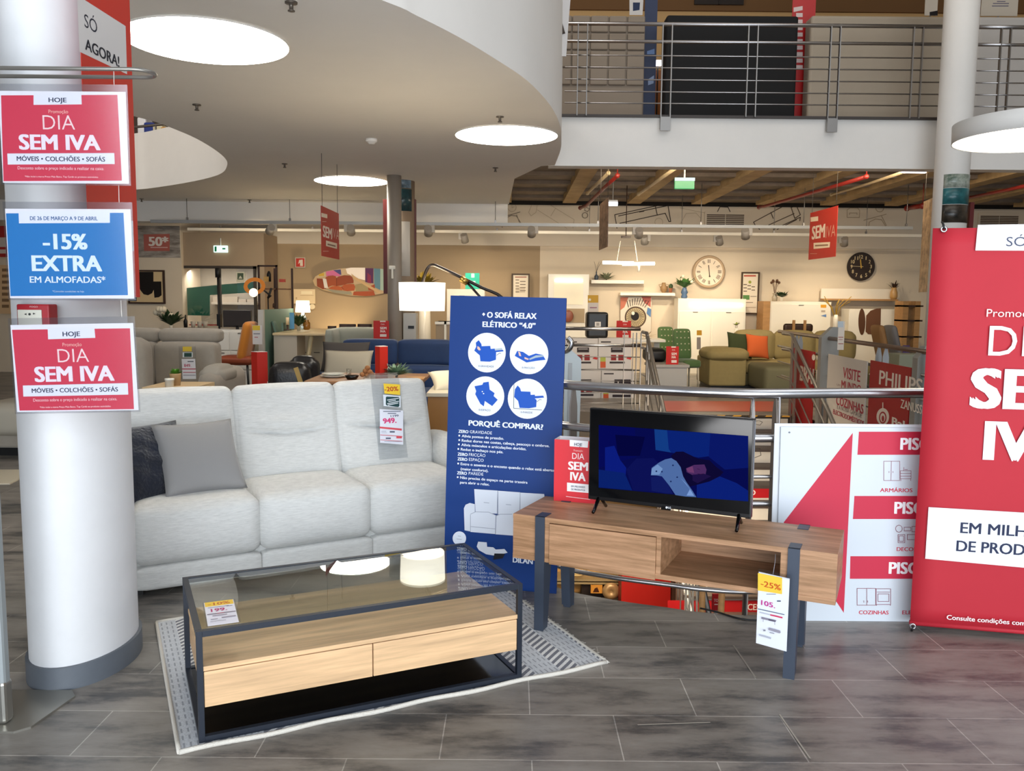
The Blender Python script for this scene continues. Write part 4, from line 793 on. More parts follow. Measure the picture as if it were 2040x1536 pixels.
sheet((0, 186), (6, 364), .405, .0, 'topmost red sheet on the sign stand, advertising a tax free day', '#fff', [('p', [(2, 190), (234, 189), (243, 360), (7, 361)], DRD, '@colour_field'), ('p', [(67, 186), (162, 186), (163, 208), (67, 209)], '#e0e2ec', '@white_field'), ('t', 'HOJE', 97, 194.5, 133, 203.5, NAVY, 1), ('t', 'Promoção', 97, 218.5, 136, 225.5, SAL), ('t', 'DIA', 86, 229, 150, 258, '#f0d4d4', -1), ('t', 'SEM IVA', 38.5, 268, 201, 297.5, '#eadfe8', 2), ('p', [(15, 306), (228, 305), (229, 327), (16, 328)], '#e0e2ec', '@white_field'), ('t', 'MÓVEIS • COLCHÕES • SOFÁS', 34, 311.5, 210, 320.5, NAVY, 1), ('t', 'Desconto sobre o preço indicado a realizar na caixa.', 36, 331.5, 208, 337.5, '#f0c4c8', 0), ('t', '*Não inclui a marca Preço Mais Baixo, Top Cardé ou produtos assinalados.', 50, 350, 197, 353.2, '#f0c4c8', 0)])
sheet((8, 421), (20, 594), .405, -.005, 'blue sheet on the sign stand offering fifteen percent off cushions', '#fff', [('p', [(12, 425), (246, 424), (255, 588), (21, 590)], '#0672b8', '@colour_field'), ('p', [(37, 420), (219, 420), (219, 444), (38, 445)], '#e0e4ee', '@white_field'), ('t', 'DE 26 DE MARÇO A 9 DE ABRIL', 60, 431, 195, 438.5, '#2a5a8c', 1), ('t', '-15%', 86, 466, 175, 496, '#d8e8f2', 2), ('t', 'EXTRA', 64, 509, 204, 539.5, '#d8e8f2', 2), ('t', 'EM ALMOFADAS*', 60, 550.5, 211, 563, '#d8e8f2', 1), ('t', '*Consulte condições na loja', 105, 578.5, 168, 582, '#c8dcec', 0)])
sheet((24, 654), (34, 821), .402, -.026, 'lowest red sheet on the sign stand, under the fire alarm box', '#fff', [('p', [(24, 657), (259, 654), (267, 815), (39, 818)], DRD, '@colour_field'), ('p', [(95, 653), (188, 651), (190, 673), (96, 676)], '#e0e2ec', '@white_field'), ('t', 'HOJE', 125, 661, 160, 670, NAVY, 1), ('t', 'Promoção', 125, 683, 163, 690, SAL), ('t', 'DIA', 116, 695, 178, 722, '#f0d4d4', -1), ('t', 'SEM IVA', 70, 731, 229, 760.5, '#eadfe8', 2), ('p', [(46, 768), (255, 763), (256, 786), (47, 790)], '#e0e2ec', '@white_field'), ('t', 'MÓVEIS • COLCHÕES • SOFÁS', 64, 774, 236, 782.5, NAVY, 1), ('t', 'Desconto sobre o preço indicado a realizar na caixa.', 67, 794, 234, 800, '#f0c4c8', 0), ('t', '*Não inclui a marca Preço Mais Baixo, Top Cardé ou produtos assinalados.', 80, 809.5, 222, 813, '#f0c4c8', 0)])
# ---- fire alarm box on the pillar
p = at(66, 640, 3.03)
FA = thing('fire_alarm_box', 'red fire alarm call point on the white pillar between the hanging sheets', 'fire alarm', (p.x, 3.03, p.z))
bm = B(); x0 = at(33, 630, 3.03).x-p.x; x1 = at(98, 630, 3.03).x-p.x; zt = at(60, 606, 3.03).z-p.z; zb = at(60, 668, 3.03).z-p.z
box(bm, (x0, 0, zb), (x1, .06, zt), .005); obj('housing', bm, mat('alarm_red', '#a81c28', .4), FA)
bm = B(); box(bm, (at(36, 630, 3.03).x-p.x, -.004, zb), (at(84, 630, 3.03).x-p.x, .0, at(60, 617, 3.03).z-p.z), .002); obj('break_glass', bm, mat('alarm_plate', '#d8d6c8', .4), FA)
prn(FA, [('e', 59, 626, 2.6, 2.4, '#3a3c3a'), ('p', [(48, 626), (53, 624), (53, 628)], '#3a3c3a'), ('p', [(71, 625), (66, 623), (66, 627)], '#3a3c3a'), ('t', 'FOGO', 60, 609.5, 76, 612.5, '#e0c0c0', 0)], -.005, 'markings')
# ---- red banner along the right side of the pillar
a = at(157, 0, 3.08); b_ = at(258, 0, 3.44); a.z = b_.z = 0; dd = (b_-a)
z1 = 2.75; z0 = at(262, 592, 3.44).z
CB, _, _ = panel('column_banner', 'tall red banner hanging along the right side of the white pillar', 'banner', a+V((0, 0, z1)), b_+V((0, 0, z1)), b_+V((0, 0, z0)), a+V((0, 0, z0)), .002, mat('banner_scarlet', '#c23224', .5), 'cloth')
prn(CB, [('p', [(153, -10), (250, 52), (253, 148), (158, 103)], '#d0cdcb', '@white_field'), ('t', 'SÓ', 168, 27, 193, 53, '#2b2d3a', 0), ('t', 'AGORA!', 169, 76, 236, 98, '#22242f', 1), ('p', [(160, 430), (264, 440), (266, 500), (160, 496)], '#cfccce', '@white_field'), ('t', 'SEM', 200, 506, 250, 560, '#e8d8d8', 2)], 0, 'lettering')
# ================================================================== showroom behind
def xz(px, py, Y): p = at(px, py, Y); return p.x, p.z
def rectY(px0, py0, px1, py1, Y):
    m = (px0+px1)/2; n_ = (py0+py1)/2
    return at(px0, n_, Y).x, at(px1, n_, Y).x, at(m, py1, Y).z, at(m, py0, Y).z
def base(px0, py0, px1, py1, Y, z=None):
    x0, x1, zb, zt = rectY(px0, py0, px1, py1, Y)
    return x1-x0, (zt-(zb if z is None else z)), V((x0, Y, zb if z is None else z))
# ---- sloping hanging signs
def hang(name, lb, q, Y0, Y1, m, items, th=.006, top=3.1):
    TL, TR, BR_, BL_ = q
    a, b_ = at(*BL_, Y0), at(*BR_, Y1); c, d = at(*TL, Y0), at(*TR, Y1)
    zt, zb = (c.z+d.z)/2, (a.z+b_.z)/2; a = V(((a.x+c.x)/2, Y0, zb)); b_ = V(((b_.x+d.x)/2, Y1, zb)); k = V((0, 0, zt-zb))
    t, w_, h_ = panel(name, lb, 'hanging sign', a+k, b_+k, b_, a, th, m, 'board', 'hanging promotion signs')
    if items: prn(t, items, 0, 'lettering')
    bm = B()
    for x in (.06, w_-.06): tube(bm, [(x, th/2, h_), (x, th/2, top-zb)], .003, 5)
    obj('wires', bm, mat('wire_dark', '#4a4540', .6), t); return t
HR = mat('hanging_red', '#b12a1c', .6)
hang('hanging_sign', 'red hanging sign left of the middle pillar', [(639, 411), (674, 424), (677, 517), (642, 510)], 9.6, 10.5, HR, [('p', [(640, 424), (652, 427), (652, 435), (640, 432)], '#e4d5c2', '@white_field'), ('r', 642, 441, 650, 442, '#d9b8a8'), ('t', 'SEM', 643, 449, 661, 471, '#ecdcd0', 2), ('t', 'IVA', 662, 454, 675, 474, '#dcb8a8', -1), ('p', [(649, 479), (671, 485), (671, 496), (649, 490)], '#e4d5c2', '@white_field'), ('p', [(652, 485), (668, 489), (668, 492), (652, 488)], '#7d5a48', '@white_field'), ('r', 643, 500, 654, 501, '#d9b8a8')])
hang('hanging_sign', 'red hanging sign between the two wall clocks', [(1614, 421), (1669, 413), (1664, 514), (1611, 515)], 12.6, 11.6, HR, [('p', [(1615, 433), (1630, 431), (1630, 440), (1615, 442)], '#e4cfb4', '@white_field'), ('t', 'SEM', 1617, 452, 1643, 477, '#dccab8', 2), ('t', 'IVA', 1645, 451, 1664, 474, '#c9937e', -1), ('p', [(1621, 484), (1654, 482), (1653, 493), (1621, 496)], '#e4cfb4', '@white_field'), ('p', [(1624, 488), (1650, 486.5), (1650, 489.5), (1624, 491)], '#8d6a50', '@white_field'), ('r', 1614, 505, 1628, 506, '#c9937e')], top=3.49)
hang('hanging_sign', 'brown photo sign hanging nearly edge-on below the ribbed ceiling', [(1195, 404), (1211, 396), (1211, 492), (1193, 498)], 11.6, 10.8, mat('photo_brown', '#a08068', .6, var=.6, vs=12, col2='#4f3a2c'), None, top=3.49)
hang('hanging_sign', 'tall brown photo panel hanging left of the gallery pillar', [(1842, 400), (1861, 395), (1847, 580), (1828, 584)], 11.3, 10.8, mat('photo_brown2', '#9d8466', .6, var=.7, vs=9, col2='#4a3826'), None, top=3.49)
# ---- posters wrapped on pillars
def wrap(name, lb, px0, px1, py0, py1, c, r, m, items=None):
    z1 = at((px0+px1)/2, py0, c.y-r).z; z0 = at((px0+px1)/2, py1, c.y-r).z; bm = B(); n = 14
    a0 = math.asin(max(-1, min(1, (at(px0, 500, c.y).x-c.x)/r))); a1 = math.asin(max(-1, min(1, (at(px1, 500, c.y).x-c.x)/r)))
    P = [(c.x+(r+.004)*math.sin(a0+(a1-a0)*k/n), c.y-(r+.004)*math.cos(a0+(a1-a0)*k/n)) for k in range(n+1)]
    skirt(bm, P, z0, z1, 0, True, False)
    o = single(name, bm, m, lb, 'poster'); sl = o.modifiers.new('t', 'SOLIDIFY'); sl.thickness = .003; return o
cR_ = V((cR.x, 9.9, 0)); cM_ = V((cM.x, 11.9, 0))
wrap('pillar_poster', 'teal sofa photo poster wrapped round the gallery pillar', 1862, 1920, 374, 406, cR_, .185, mat('poster_teal', '#2f7378', .3, var=.6, vs=4, col2='#12393d'))
wrap('pillar_poster', 'pale plant photo strip above the teal sofa photo on the gallery pillar', 1862, 1920, 346, 373, cR_, .185, mat('poster_pale', '#b9bdb2', .25, var=.6, vs=7, col2='#3d5648'))
wrap('pillar_poster', 'dark rug photo strip below the teal sofa photo on the gallery pillar', 1862, 1920, 407, 443, cR_, .185, mat('poster_dark', '#4b4238', .3, var=.8, vs=7, col2='#0d0d0d'))
wrap('pillar_poster', 'dark teal photo poster wrapped round the middle pillar', 803, 822, 376, 420, cM_, .185, mat('poster_dark_teal', '#2c4f55', .3, var=.8, vs=6, col2='#0d1416'))
wrap('pillar_poster', 'small window photo strip at the top of the middle pillar', 802, 821, 351, 374, cM_, .186, mat('poster_window', '#8fa6b5', .3, var=.6, vs=9, col2='#2f4150'))
wrap('pillar_poster', 'white sheet wrapped round the middle pillar', 801, 819, 441, 550, cM_, .186, mat('poster_white', '#d2ccc2', .4))
for px0, px1, c, r, lb in ((765, 773, cM_, .2, 'dark red board edge at the left of the middle pillar'), (819, 829, cM_, .2, 'dark red board edge at the right of the middle pillar'), (1921, 1929, cR_, .2, 'dark red board edge at the right of the gallery pillar')):
    y0 = 398 if c is cM_ else 404; y1 = 585 if c is cM_ else 600
    x0, x1, zb, zt = rectY(px0, y0, px1, y1, c.y+.05); bm = B(); box(bm, (0, 0, 0), (x1-x0, .12, zt-zb)); single('board', bm, mat('board_dark_red', '#5a100c', .5), lb, 'sign', (x0, c.y-.02, zb), None, 'boards on the pillars')
bm = B(); x0, x1, zb, zt = rectY(774, 539, 787, 555, 11.2)
box(bm, (0, 0, .12), (x1-x0, .03, .17), .01); box(bm, (.035, -.01, 0), (.06, .02, .15), .005); single('pillar_bracket', bm, mat('bracket_white', '#ece4d2', .4), 'small white bracket on the grey pipe left of the arc lamp shade', 'bracket', (x0, 11.22, zb))
# ---- lighting tracks and spotlights
def trackz(py, Y): return at(1200, py, Y).z
TR1, TR2 = 14.2, 15.8
z1_, z2_ = trackz(449, TR1), trackz(464, TR2)
for Y, z, x0, x1, lb, m in ((TR1, z1_, -6.0, 6.6, 'near grey lighting track hanging below the ribbed ceiling', GREYM), (TR2, z2_, -6.0, 7.6, 'far white lighting track in front of the back wall', CREAMW)):
    tk = thing('lighting_track', lb, 'lighting track', (0, Y, z), 0, 'lighting tracks'); bm = B(); box(bm, (x0, -.03, -.025), (x1, .03, .025)); obj('rail', bm, m, tk)
    for x in np.arange(x0+.6, x1, 1.7):
        bm = B(); tube(bm, [(x, 0, .02), (x, 0, (3.42 if x > -.1 else 2.76 if Y > 14.6 else 3.1)-z if Y < 14.6 or x > -.1 else .05)], .006, 5); box(bm, (x-.015, -.015, .02), (x+.015, .015, .07)); obj('hanger', bm, DSTEEL, tk)
spots = [(548, 470, TR1, (-5.5, 17.2, 1.2), 'left of the fire sign'), (690, 464, TR1, (-3.2, 17.2, .9), 'beside the left red hanging sign'), (862, 464, TR1, (-1.4, 16.6, .9), 'right of the middle pillar'), (917, 474, TR2, (-.6, 17.4, .6), 'above the teal sign'), (1068, 463, TR1, (.6, 17, .8), 'left of the brown photo sign'), (1264, 462, TR1, (2.2, 16.6, .6), 'above the linear pendant'), (1292, 476, TR2, (2.9, 17.3, .8), 'right of the linear pendant'), (1425, 474, TR2, (4.3, 17.3, 1.0), 'above the white clock'), (1494, 464, TR1, (4.6, 16.2, .4), 'below the wall grille'), (1674, 480, TR2, (6.5, 17.2, .9), 'right of the right red hanging sign')]
for i, (px, py, Y, aim, lb) in enumerate(spots):
    p = at(px, py, Y); z = (z1_ if Y == TR1 else z2_)-.025; sp = thing('spotlight', 'white track spotlight '+lb, 'spotlight', (p.x, Y, z), 0, 'track spotlights')
    bm = B(); box(bm, (-.035, -.03, -.12), (.035, .03, 0), .006); obj('mount', bm, mat('spot_grey', '#b9b2a8', .5), sp)
    d = (V(aim)-V((p.x, Y, z-.1))).normalized(); sx = .075 if i % 2 else -.075
    c = V((sx, .0, -.09)); bm = B(); cyl(bm, c-d*.08, c+d*.08, .062, .072, 16); cyl(bm, V((0, 0, -.08)), c, .012, n=8); obj('head', bm, mat('spot_head', '#a29a90', .5), sp)
    bm = B(); cyl(bm, c+d*.081, c+d*.083, .06, n=16); obj('lens', bm, glow('#ffe2b0', 4), sp)
    light('spot', 'SPOT', V((p.x, Y, z))+c+d*.10, aim, 72, (1, .84, .62), .05, angle=2.0, parent=sp, blend=.9)
# no downlights over the seating; an added fill light brightens it
# ---- ceiling services: exit signs, tube lights, red pipes, grilles
def exit_sign(px0, py0, px1, py1, Y, lb, lit, top):
    w_, h_, o = base(px0, py0, px1, py1, Y); t = thing('exit_sign', lb, 'exit sign', o)
    bm = B(); box(bm, (0, 0, 0), (w_, .05, h_), .01); obj('housing', bm, glow('#cfeee0', 1.2) if lit else mat('sign_green', '#1c7048', .4), t)
    bm = B(); tube(bm, [(w_/2, .025, h_), (w_/2, .025, h_+top)], .012, 6); obj('bracket', bm, WHITE, t)
    return t, w_, h_
t, w_, h_ = exit_sign(1344, 354, 1384, 377, 11.8, 'green emergency exit sign hanging under the gallery', 0, .42)
bm = B(); box(bm, (0, -.012, h_*.72), (w_, .0, h_)); obj('lamp', bm, glow('#e8fff4', .9), t)
t, w_, h_ = exit_sign(425, 489, 453, 503, 16.45, 'lit green exit sign above the glass entrance', 1, .14)
prn(t, [('r', 427.5, 491, 431.5, 501, '#1f9a6a'), ('p', [(443, 494), (449, 494), (449, 497), (443, 497)], '#1f9a6a')], -.001, 'pictogram')
for q, Y, lb in (((1801, 333, 1847, 344), 10.9, 'lit strip lamp beside the gallery pillar'), ((1212, 402, 1231, 409), 14.0, 'lit strip lamp behind the brown photo sign')):
    w_, h_, o = base(*q, Y); t = thing('strip_lamp', lb, 'lamp', o, 0, 'strip lamps'); bm = B(); cyl(bm, (0, .04, h_/2), (w_, .04, h_/2), .035, n=12); obj('tube', bm, glow('#f2f2ff', 3), t); bm = B(); tube(bm, [(w_/2, .04, h_), (w_/2, .04, 3.5-o.z)], .008, 6); obj('rod', bm, GREYM, t)
    bm = B(); box(bm, (0, .02, h_/2+.03), (w_, .06, h_/2+.06)); obj('housing', bm, GREYM, t)
PR = mat('pipe_red', '#7f2018', .45); PC_ = mat('conduit_cream', '#c9b48e', .5)
def pipe(lb, pts, r, m, nm='pipe', grp=None):
    P = [at(x, y, Y) for x, y, Y in pts]; bm = B(); tube(bm, P, r, 10)
    for p in P[:: max(1, len(P)-1)]: ball(bm, p, r*1.35, 0, 8)
    p = P[-1]; tube(bm, [p, V((p.x, p.y, 3.5))], .008, 5)
    single(nm, bm, m, lb, 'pipe', group=grp)
pipe('red sprinkler pipe above the brown photo sign', [(1156, 414, 14.6), (1168, 410, 14.2), (1205, 373, 12.6), (1230, 350, 11.8)], .027, PR)
pipe('red sprinkler pipe above the right red hanging sign', [(1512, 413, 15.0), (1524, 411, 14.6), (1640, 378, 12.6), (1726, 352, 11.4)], .027, PR)
pipe('short red pipe end near the tall brown panel', [(1807, 415, 15.0), (1838, 410, 14.4)], .04, PR)
pipe('red pipe right of the gallery pillar', [(1920, 396, 13.6), (2010, 378, 12.4), (2060, 366, 11.8)], .026, PR)
pipe('cream conduit sloping left of the green exit sign', [(1272, 387, 14.4), (1310, 360, 12.8), (1350, 332, 11.4)], .025, PC_)
pipe('cream conduit leading to the strip lamp', [(1656, 388, 14.4), (1730, 366, 12.8), (1802, 342, 11.2)], .02, PC_)
pipe('cream conduit beside the red pipe', [(1170, 385, 14.4), (1212, 345, 12.0)], .025, PC_)
for q, lb in (((1408, 426, 1482, 448), 'dark ventilation grille in the frieze above the sofa corner'), ((1953, 429, 2028, 449), 'dark ventilation grille right of the gallery pillar')):
    w_, h_, o = base(*q, 17.40); t = thing('grille', lb, 'ventilation grille', o, 0, 'wall grilles')
    bm = B(); box(bm, (-.04, 0, -.04), (w_+.04, .03, h_+.04)); obj('frame', bm, FRZ, t)
    for a, b_ in ((0, .49), (.51, 1)):
        bm = B()
        for k in range(6): box(bm, (w_*a, -.012, h_*k/6), (w_*b_, .0, h_*(k+.6)/6))
        obj('louvres', bm, mat('louvre_brown', '#4a3526', .5), t)
for q, lb in (((1383, -14, 1481, 10), 'dark ventilation grille high on the brown upper wall'),):
    w_, h_, o = base(*q, 15.54); t = thing('grille', lb, 'ventilation grille', o); bm = B(); box(bm, (0, -.03, 0), (w_, 0, h_)); box(bm, (w_*.49, -.05, 0), (w_*.51, 0, h_)); obj('louvres', bm, mat('louvre_dark', '#24170f', .5), t)
# grey ducts boxes in the dark gap
for k, (px0, px1) in enumerate(((1041, 1060), (1101, 1120), (1138, 1158), (1196, 1215), (1492, 1512), (1521, 1541), (1987, 2008))):
    w_, h_, o = base(px0, 380, px1, 394, 17.2); bm = B(); box(bm, (0, 0, 0), (w_, .2, h_+.05)); single('duct_box', bm, mat('duct_grey', '#8d8477', .6), ['grey duct box, leftmost under the ribbed ceiling', 'grey duct box, second from the left under the ribbed ceiling', 'grey duct box left of the red pipe end', 'grey duct box behind the brown photo sign', 'grey duct box above the right wall grille, left of the pair', 'grey duct box above the right wall grille, right of the pair', 'grey duct box right of the gallery pillar'][k], 'duct', o, None, 'duct boxes')
# ---- line drawings on the frieze
def drawing(lb, lines, col='#7d7264', wd=1.3):
    p = at(lines[0][0][0], lines[0][0][1], 17.42); t = thing('wall_drawing', lb, 'wall drawing', (p.x, 17.425, p.z), 0, 'line drawings on the frieze')
    prn(t, [('l', l, wd, col) for l in lines], 0, 'line_work')
z7 = lambda *q: cv(4.08, 960, 320, q); z8_ = lambda *q: cv(4.08, 1440, 320, q)
circ = lambda cx, cy, r: [(cx+r*math.cos(k*.5236), cy+r*math.sin(k*.5236)) for k in range(13)]
drawing('line drawing of a clock, leftmost on the frieze', [circ(1020, 413, 8.5), [(1020, 408), (1020, 414), (1024, 412)]], '#b5a791', 1)
drawing('line drawing of a tilted table, leftmost on the frieze', [z7((130, 470), (310, 418)), z7((165, 545), (168, 470), (200, 455)), z7((185, 520), (190, 470), (240, 445), (280, 450), (325, 520)), z7((282, 440), (312, 520))])
drawing('faint line drawing of a tilted sofa on the frieze', [z7((380, 420), (410, 350), (450, 360), (440, 420), (400, 450), (380, 420)), z7((530, 345), (750, 480), (740, 550)), z7((450, 400), (690, 550)), z7((600, 385), (560, 450))], '#b5a791', 1)
drawing('line drawing of a lamp beside the red pipe end', [z7((840, 380), (875, 390), (860, 415), (835, 405), (840, 380)), circ(*z7((838, 445))[0], 5.5)])
drawing('dark line drawing of a tilted sideboard on the frieze', [z7((1080, 440), (1510, 348), (1535, 495), (1520, 495), (1490, 428), (1120, 510)), z7((1080, 440), (1098, 550)), z7((1110, 450), (1500, 368)), z7((1280, 418), (1318, 411)), z7((1410, 372), (1425, 440))], '#3d3128', 1.7)
drawing('faint line drawing of a clock and table on the frieze', [circ(*z7((1438, 500))[0], 8), z7((1610, 385), (1810, 425)), z7((1610, 520), (1660, 430), (1740, 425), (1780, 470), (1770, 530))], '#b5a791', 1)
drawing('dark line drawing of a stool above the grille', [z7((1910, 425), (1935, 375), (2000, 378), (2020, 420))], '#3d3128', 1.6)
drawing('dark line drawing of a tilted sofa left of the right red hanging sign', [z8_((250, 500), (520, 355)), z8_((250, 500), (260, 520), (300, 560)), z8_((390, 420), (410, 470)), z8_((370, 525), (580, 430)), z8_((555, 380), (600, 370), (630, 440), (585, 470), (555, 380)), z8_((410, 560), (630, 460), (625, 490)), z8_((440, 560), (600, 480))], '#4a3b2e', 1.6)
drawing('line drawing of an armchair right of the right red hanging sign', [z8_((1010, 460), (1010, 400), (1035, 385), (1095, 385), (1112, 405), (1110, 462), (1010, 462)), z8_((1030, 440), (1030, 425), (1090, 425), (1090, 440))], '#a5957d', 1.1)
drawing('line drawing of a tilted table above the black clock', [z8_((1145, 485), (1330, 435)), z8_((1185, 555), (1190, 500), (1240, 475), (1290, 480), (1330, 545)), z8_((1290, 450), (1330, 530)), circ(*z8_((1275, 385))[0], 8)], '#9c8b72', 1.2)
# ---- right-hand back wall
def cabinet(name, lb, q, Y, dp, m, z=None, group=None, cat='cabinet', doors=None, rows=0, lit=False):
    w_, h_, o = base(*q, Y, z); t = thing(name, lb, cat, o, 0, group); bm = B(); box(bm, (.1 if name == 'desk' else 0, 0, 0), (w_, dp, h_), .006); obj('body', bm, m, t)
    for (a, b_, c, d) in doors or []:
        bm = B(); box(bm, (w_*a+.004, -.015, h_*b_+.004), (w_*c-.004, .0, h_*d-.004), .002); dr = obj('door', bm, m, t)
        bm = B(); box(bm, (w_*(a+c)/2-.05, -.025, h_*d-.03), (w_*(a+c)/2+.05, -.014, h_*d-.018)); obj('handle', bm, mat('handle_grey', '#6d6358', .4), dr)
    return t, w_, h_
t, w_, h_ = cabinet('display_cabinet', 'tall white display cabinet with a lit niche, left of the shelves', (1091, 546, 1172, 760), 16.9, .4, CREAMW, 0, 'white cabinets')
bm = B(); box(bm, (w_*.14, -.012, h_*.70), (w_*.86, .0, h_*.95)); obj('lit_niche', bm, mat('niche_panel', '#fff2d2', .3), t)
bm = B(); box(bm, (w_*.16, -.03, h_*.925), (w_*.84, -.014, h_*.95)); obj('lamp_bar', bm, glow('#fff4d8', 5), t)
bm = B(); box(bm, (w_*.42, -.012, h_*.52), (w_*.9, .0, h_*.66)); obj('open_niche', bm, mat('niche_shade', '#b59e7c', .6), t)
bm = B(); ball(bm, (w_*.5, -.08, h_*.585), (.10, .03, .12), 0, 16); obj('plate', bm, mat('plate_copper', '#9c5a44', .35), t)
def shelf(lb, q, Y, dp, m):
    w_, h_, o = base(*q, Y); bm = B(); box(bm, (0, 0, 0), (w_, dp, h_), .003); return single('wall_shelf', bm, m, lb, 'shelf', o, None, 'wall shelves')
YW = 17.22
shelf('white wall shelf holding a dark vase and spiky plant', (1178, 558, 1283, 565), YW, .25, CREAMW)
shelf('white wall shelf above the eye canvas', (1236, 583, 1345, 589), YW, .25, CREAMW)
def vase(name, lb, px, py0, py1, Y, prof, m, cat='vase', group=None):
    zt = at(px, py0, Y).z; p = at(px, py1, Y); h_ = zt-p.z; t = thing(name, lb, cat, p, 0, group); bm = B(); lathe(bm, [(r*h_, z*h_) for r, z in prof], n=20); obj('body', bm, m, t); return t, h_
def sprig(t, h0, L, n, m, spread=.5, w_=.02, nm='leaves', bend=.35, up=1.0):
    bm = B()
    for k in range(n):
        a = k*2.4; r = random.uniform(.25, 1)*spread; leafblade(bm, (0, 0, h0), (math.cos(a)*r, math.sin(a)*r, up*random.uniform(.6, 1)), L*random.uniform(.6, 1), w_, 0, bend*random.uniform(.2, 1))
    obj(nm, bm, m, t)
BOT = [(.18, 0), (.24, .1), (.24, .45), (.08, .68), (.07, .9), (.10, 1)]
POT = [(.32, 0), (.42, .9), (.44, 1.0), (.36, 1.0), (.34, .9)]
URN = [(.16, 0), (.2, .05), (.34, .3), (.34, .55), (.16, .82), (.2, 1)]
t, h = vase('vase', 'dark blue bottle vase with bare twigs on the upper white shelf', 1188, 541, 558, YW+.1, BOT, mat('vase_navy', '#3c4654', .4)); bm = B(); [tube(bm, [(0, 0, h), (.02*k, 0, h+.1), (.05*k, .01, h+.2)], .003, 5) for k in (-1, 1, 2)]; obj('twigs', bm, DARKBROWN, t)
t, h = vase('potted_plant', 'spiky pale succulent on the upper white shelf', 1208, 556, 559, YW+.08, POT, mat('pot_dark', '#4a3c30', .6), 'plant'); sprig(t, .02, .27, 60, mat('leaf_pale', '#9aa080', .6, var=.4, vs=30), 1.4, .02)
t, h = vase('vase', 'brown two-handled vase on the lower white shelf', 1322, 563, 583, YW+.1, URN, mat('vase_brown', '#9c7a50', .5)); bm = B(); [tube(bm, [(s*.3*h*.6, 0, h*.85), (s*.5*h, 0, h*.8), (s*.34*h, 0, h*.5)], .006, 6) for s in (-1, 1)]; obj('handle', bm, mat('vase_brown', '#9c7a50'), t)
t, h = vase('potted_plant', 'small cactus in a terracotta pot on the lower white shelf', 1336, 574, 583, YW+.1, POT, TERRA, 'plant'); bm = B(); ball(bm, (0, 0, h+.03), (.045, .045, .06), 0, 10); obj('cactus', bm, LEAFD, t)
# eye canvas
w_, h_, o = base(1236, 591, 1297, 684, 17.40); CV = thing('canvas', 'square canvas with a painted eye on the wall below the white shelf', 'picture', o); bm = B(); box(bm, (0, 0, 0), (w_, .04, h_)); obj('canvas', bm, paint('#e9dcc8'), CV)
it = [('p', [(1236, 592), (1252, 592), (1244, 612), (1236, 618)], '#c9785c'), ('p', [(1278, 591), (1297, 591), (1296, 612), (1284, 604)], '#c46a5c'), ('e', 1266, 632, 21.5, 21.5, '#5b4634'), ('e', 1266, 632, 18.5, 18.5, '#c9b58c')]
for k in range(28):
    a = k*2*math.pi/28; it.append(('l', [(1266+9*math.cos(a), 632+9*math.sin(a)), (1266+17.5*math.cos(a+.08), 632+17.5*math.sin(a+.08))], 1, '#6b5a44'))
it += [('e', 1265, 630, 8, 8.5, '#1c1410'), ('e', 1261, 624, 3.2, 3.6, '#f4ecdc'), ('p', [(1290, 612), (1297, 616), (1296, 632), (1288, 624)], '#5f86b4')]
for k in range(9): it.append(('l', [(1252+k*4, 612-5*math.sin(k*.4)), (1249+k*5.4, 600-6*math.sin(k*.4))], 1.2, '#3a2c22'))
prn(CV, it, 0, 'painting', step=.0004)
# second white cabinet with lit top, and the blue vase
t, w_, h_ = cabinet('display_cabinet', 'wide white cabinet with a lit upper edge under the white clock', (1349, 595, 1484, 745), 16.95, .42, CREAMW, 0, 'white cabinets', doors=[(.02, .02, .49, .84), (.51, .02, .98, .84)])
bm = B(); box(bm, (w_*.18, -.03, h_*.90), (w_*.95, -.014, h_*.93)); obj('lamp_bar', bm, glow('#fff4d8', 5), t)
t, h = vase('flower_vase', 'blue ribbed vase of white flowers on the lit white cabinet', 1363, 573, 595, 17.1, [(.24, 0), (.3, .2), (.22, .38), (.32, .55), (.24, .8), (.18, .9), (.22, 1)], mat('vase_blue', '#4a6484', .4)); sprig(t, h, .34, 36, LEAF, 1.1, .055); bm = B(); [ball(bm, (.12*math.cos(k*2.1), .05*math.sin(k*2.1)-.08, h+.12+.05*(k % 3)), .035, 0, 8) for k in range(7)]; obj('flowers', bm, mat('petal_cream', '#efe3c8', .7), t)
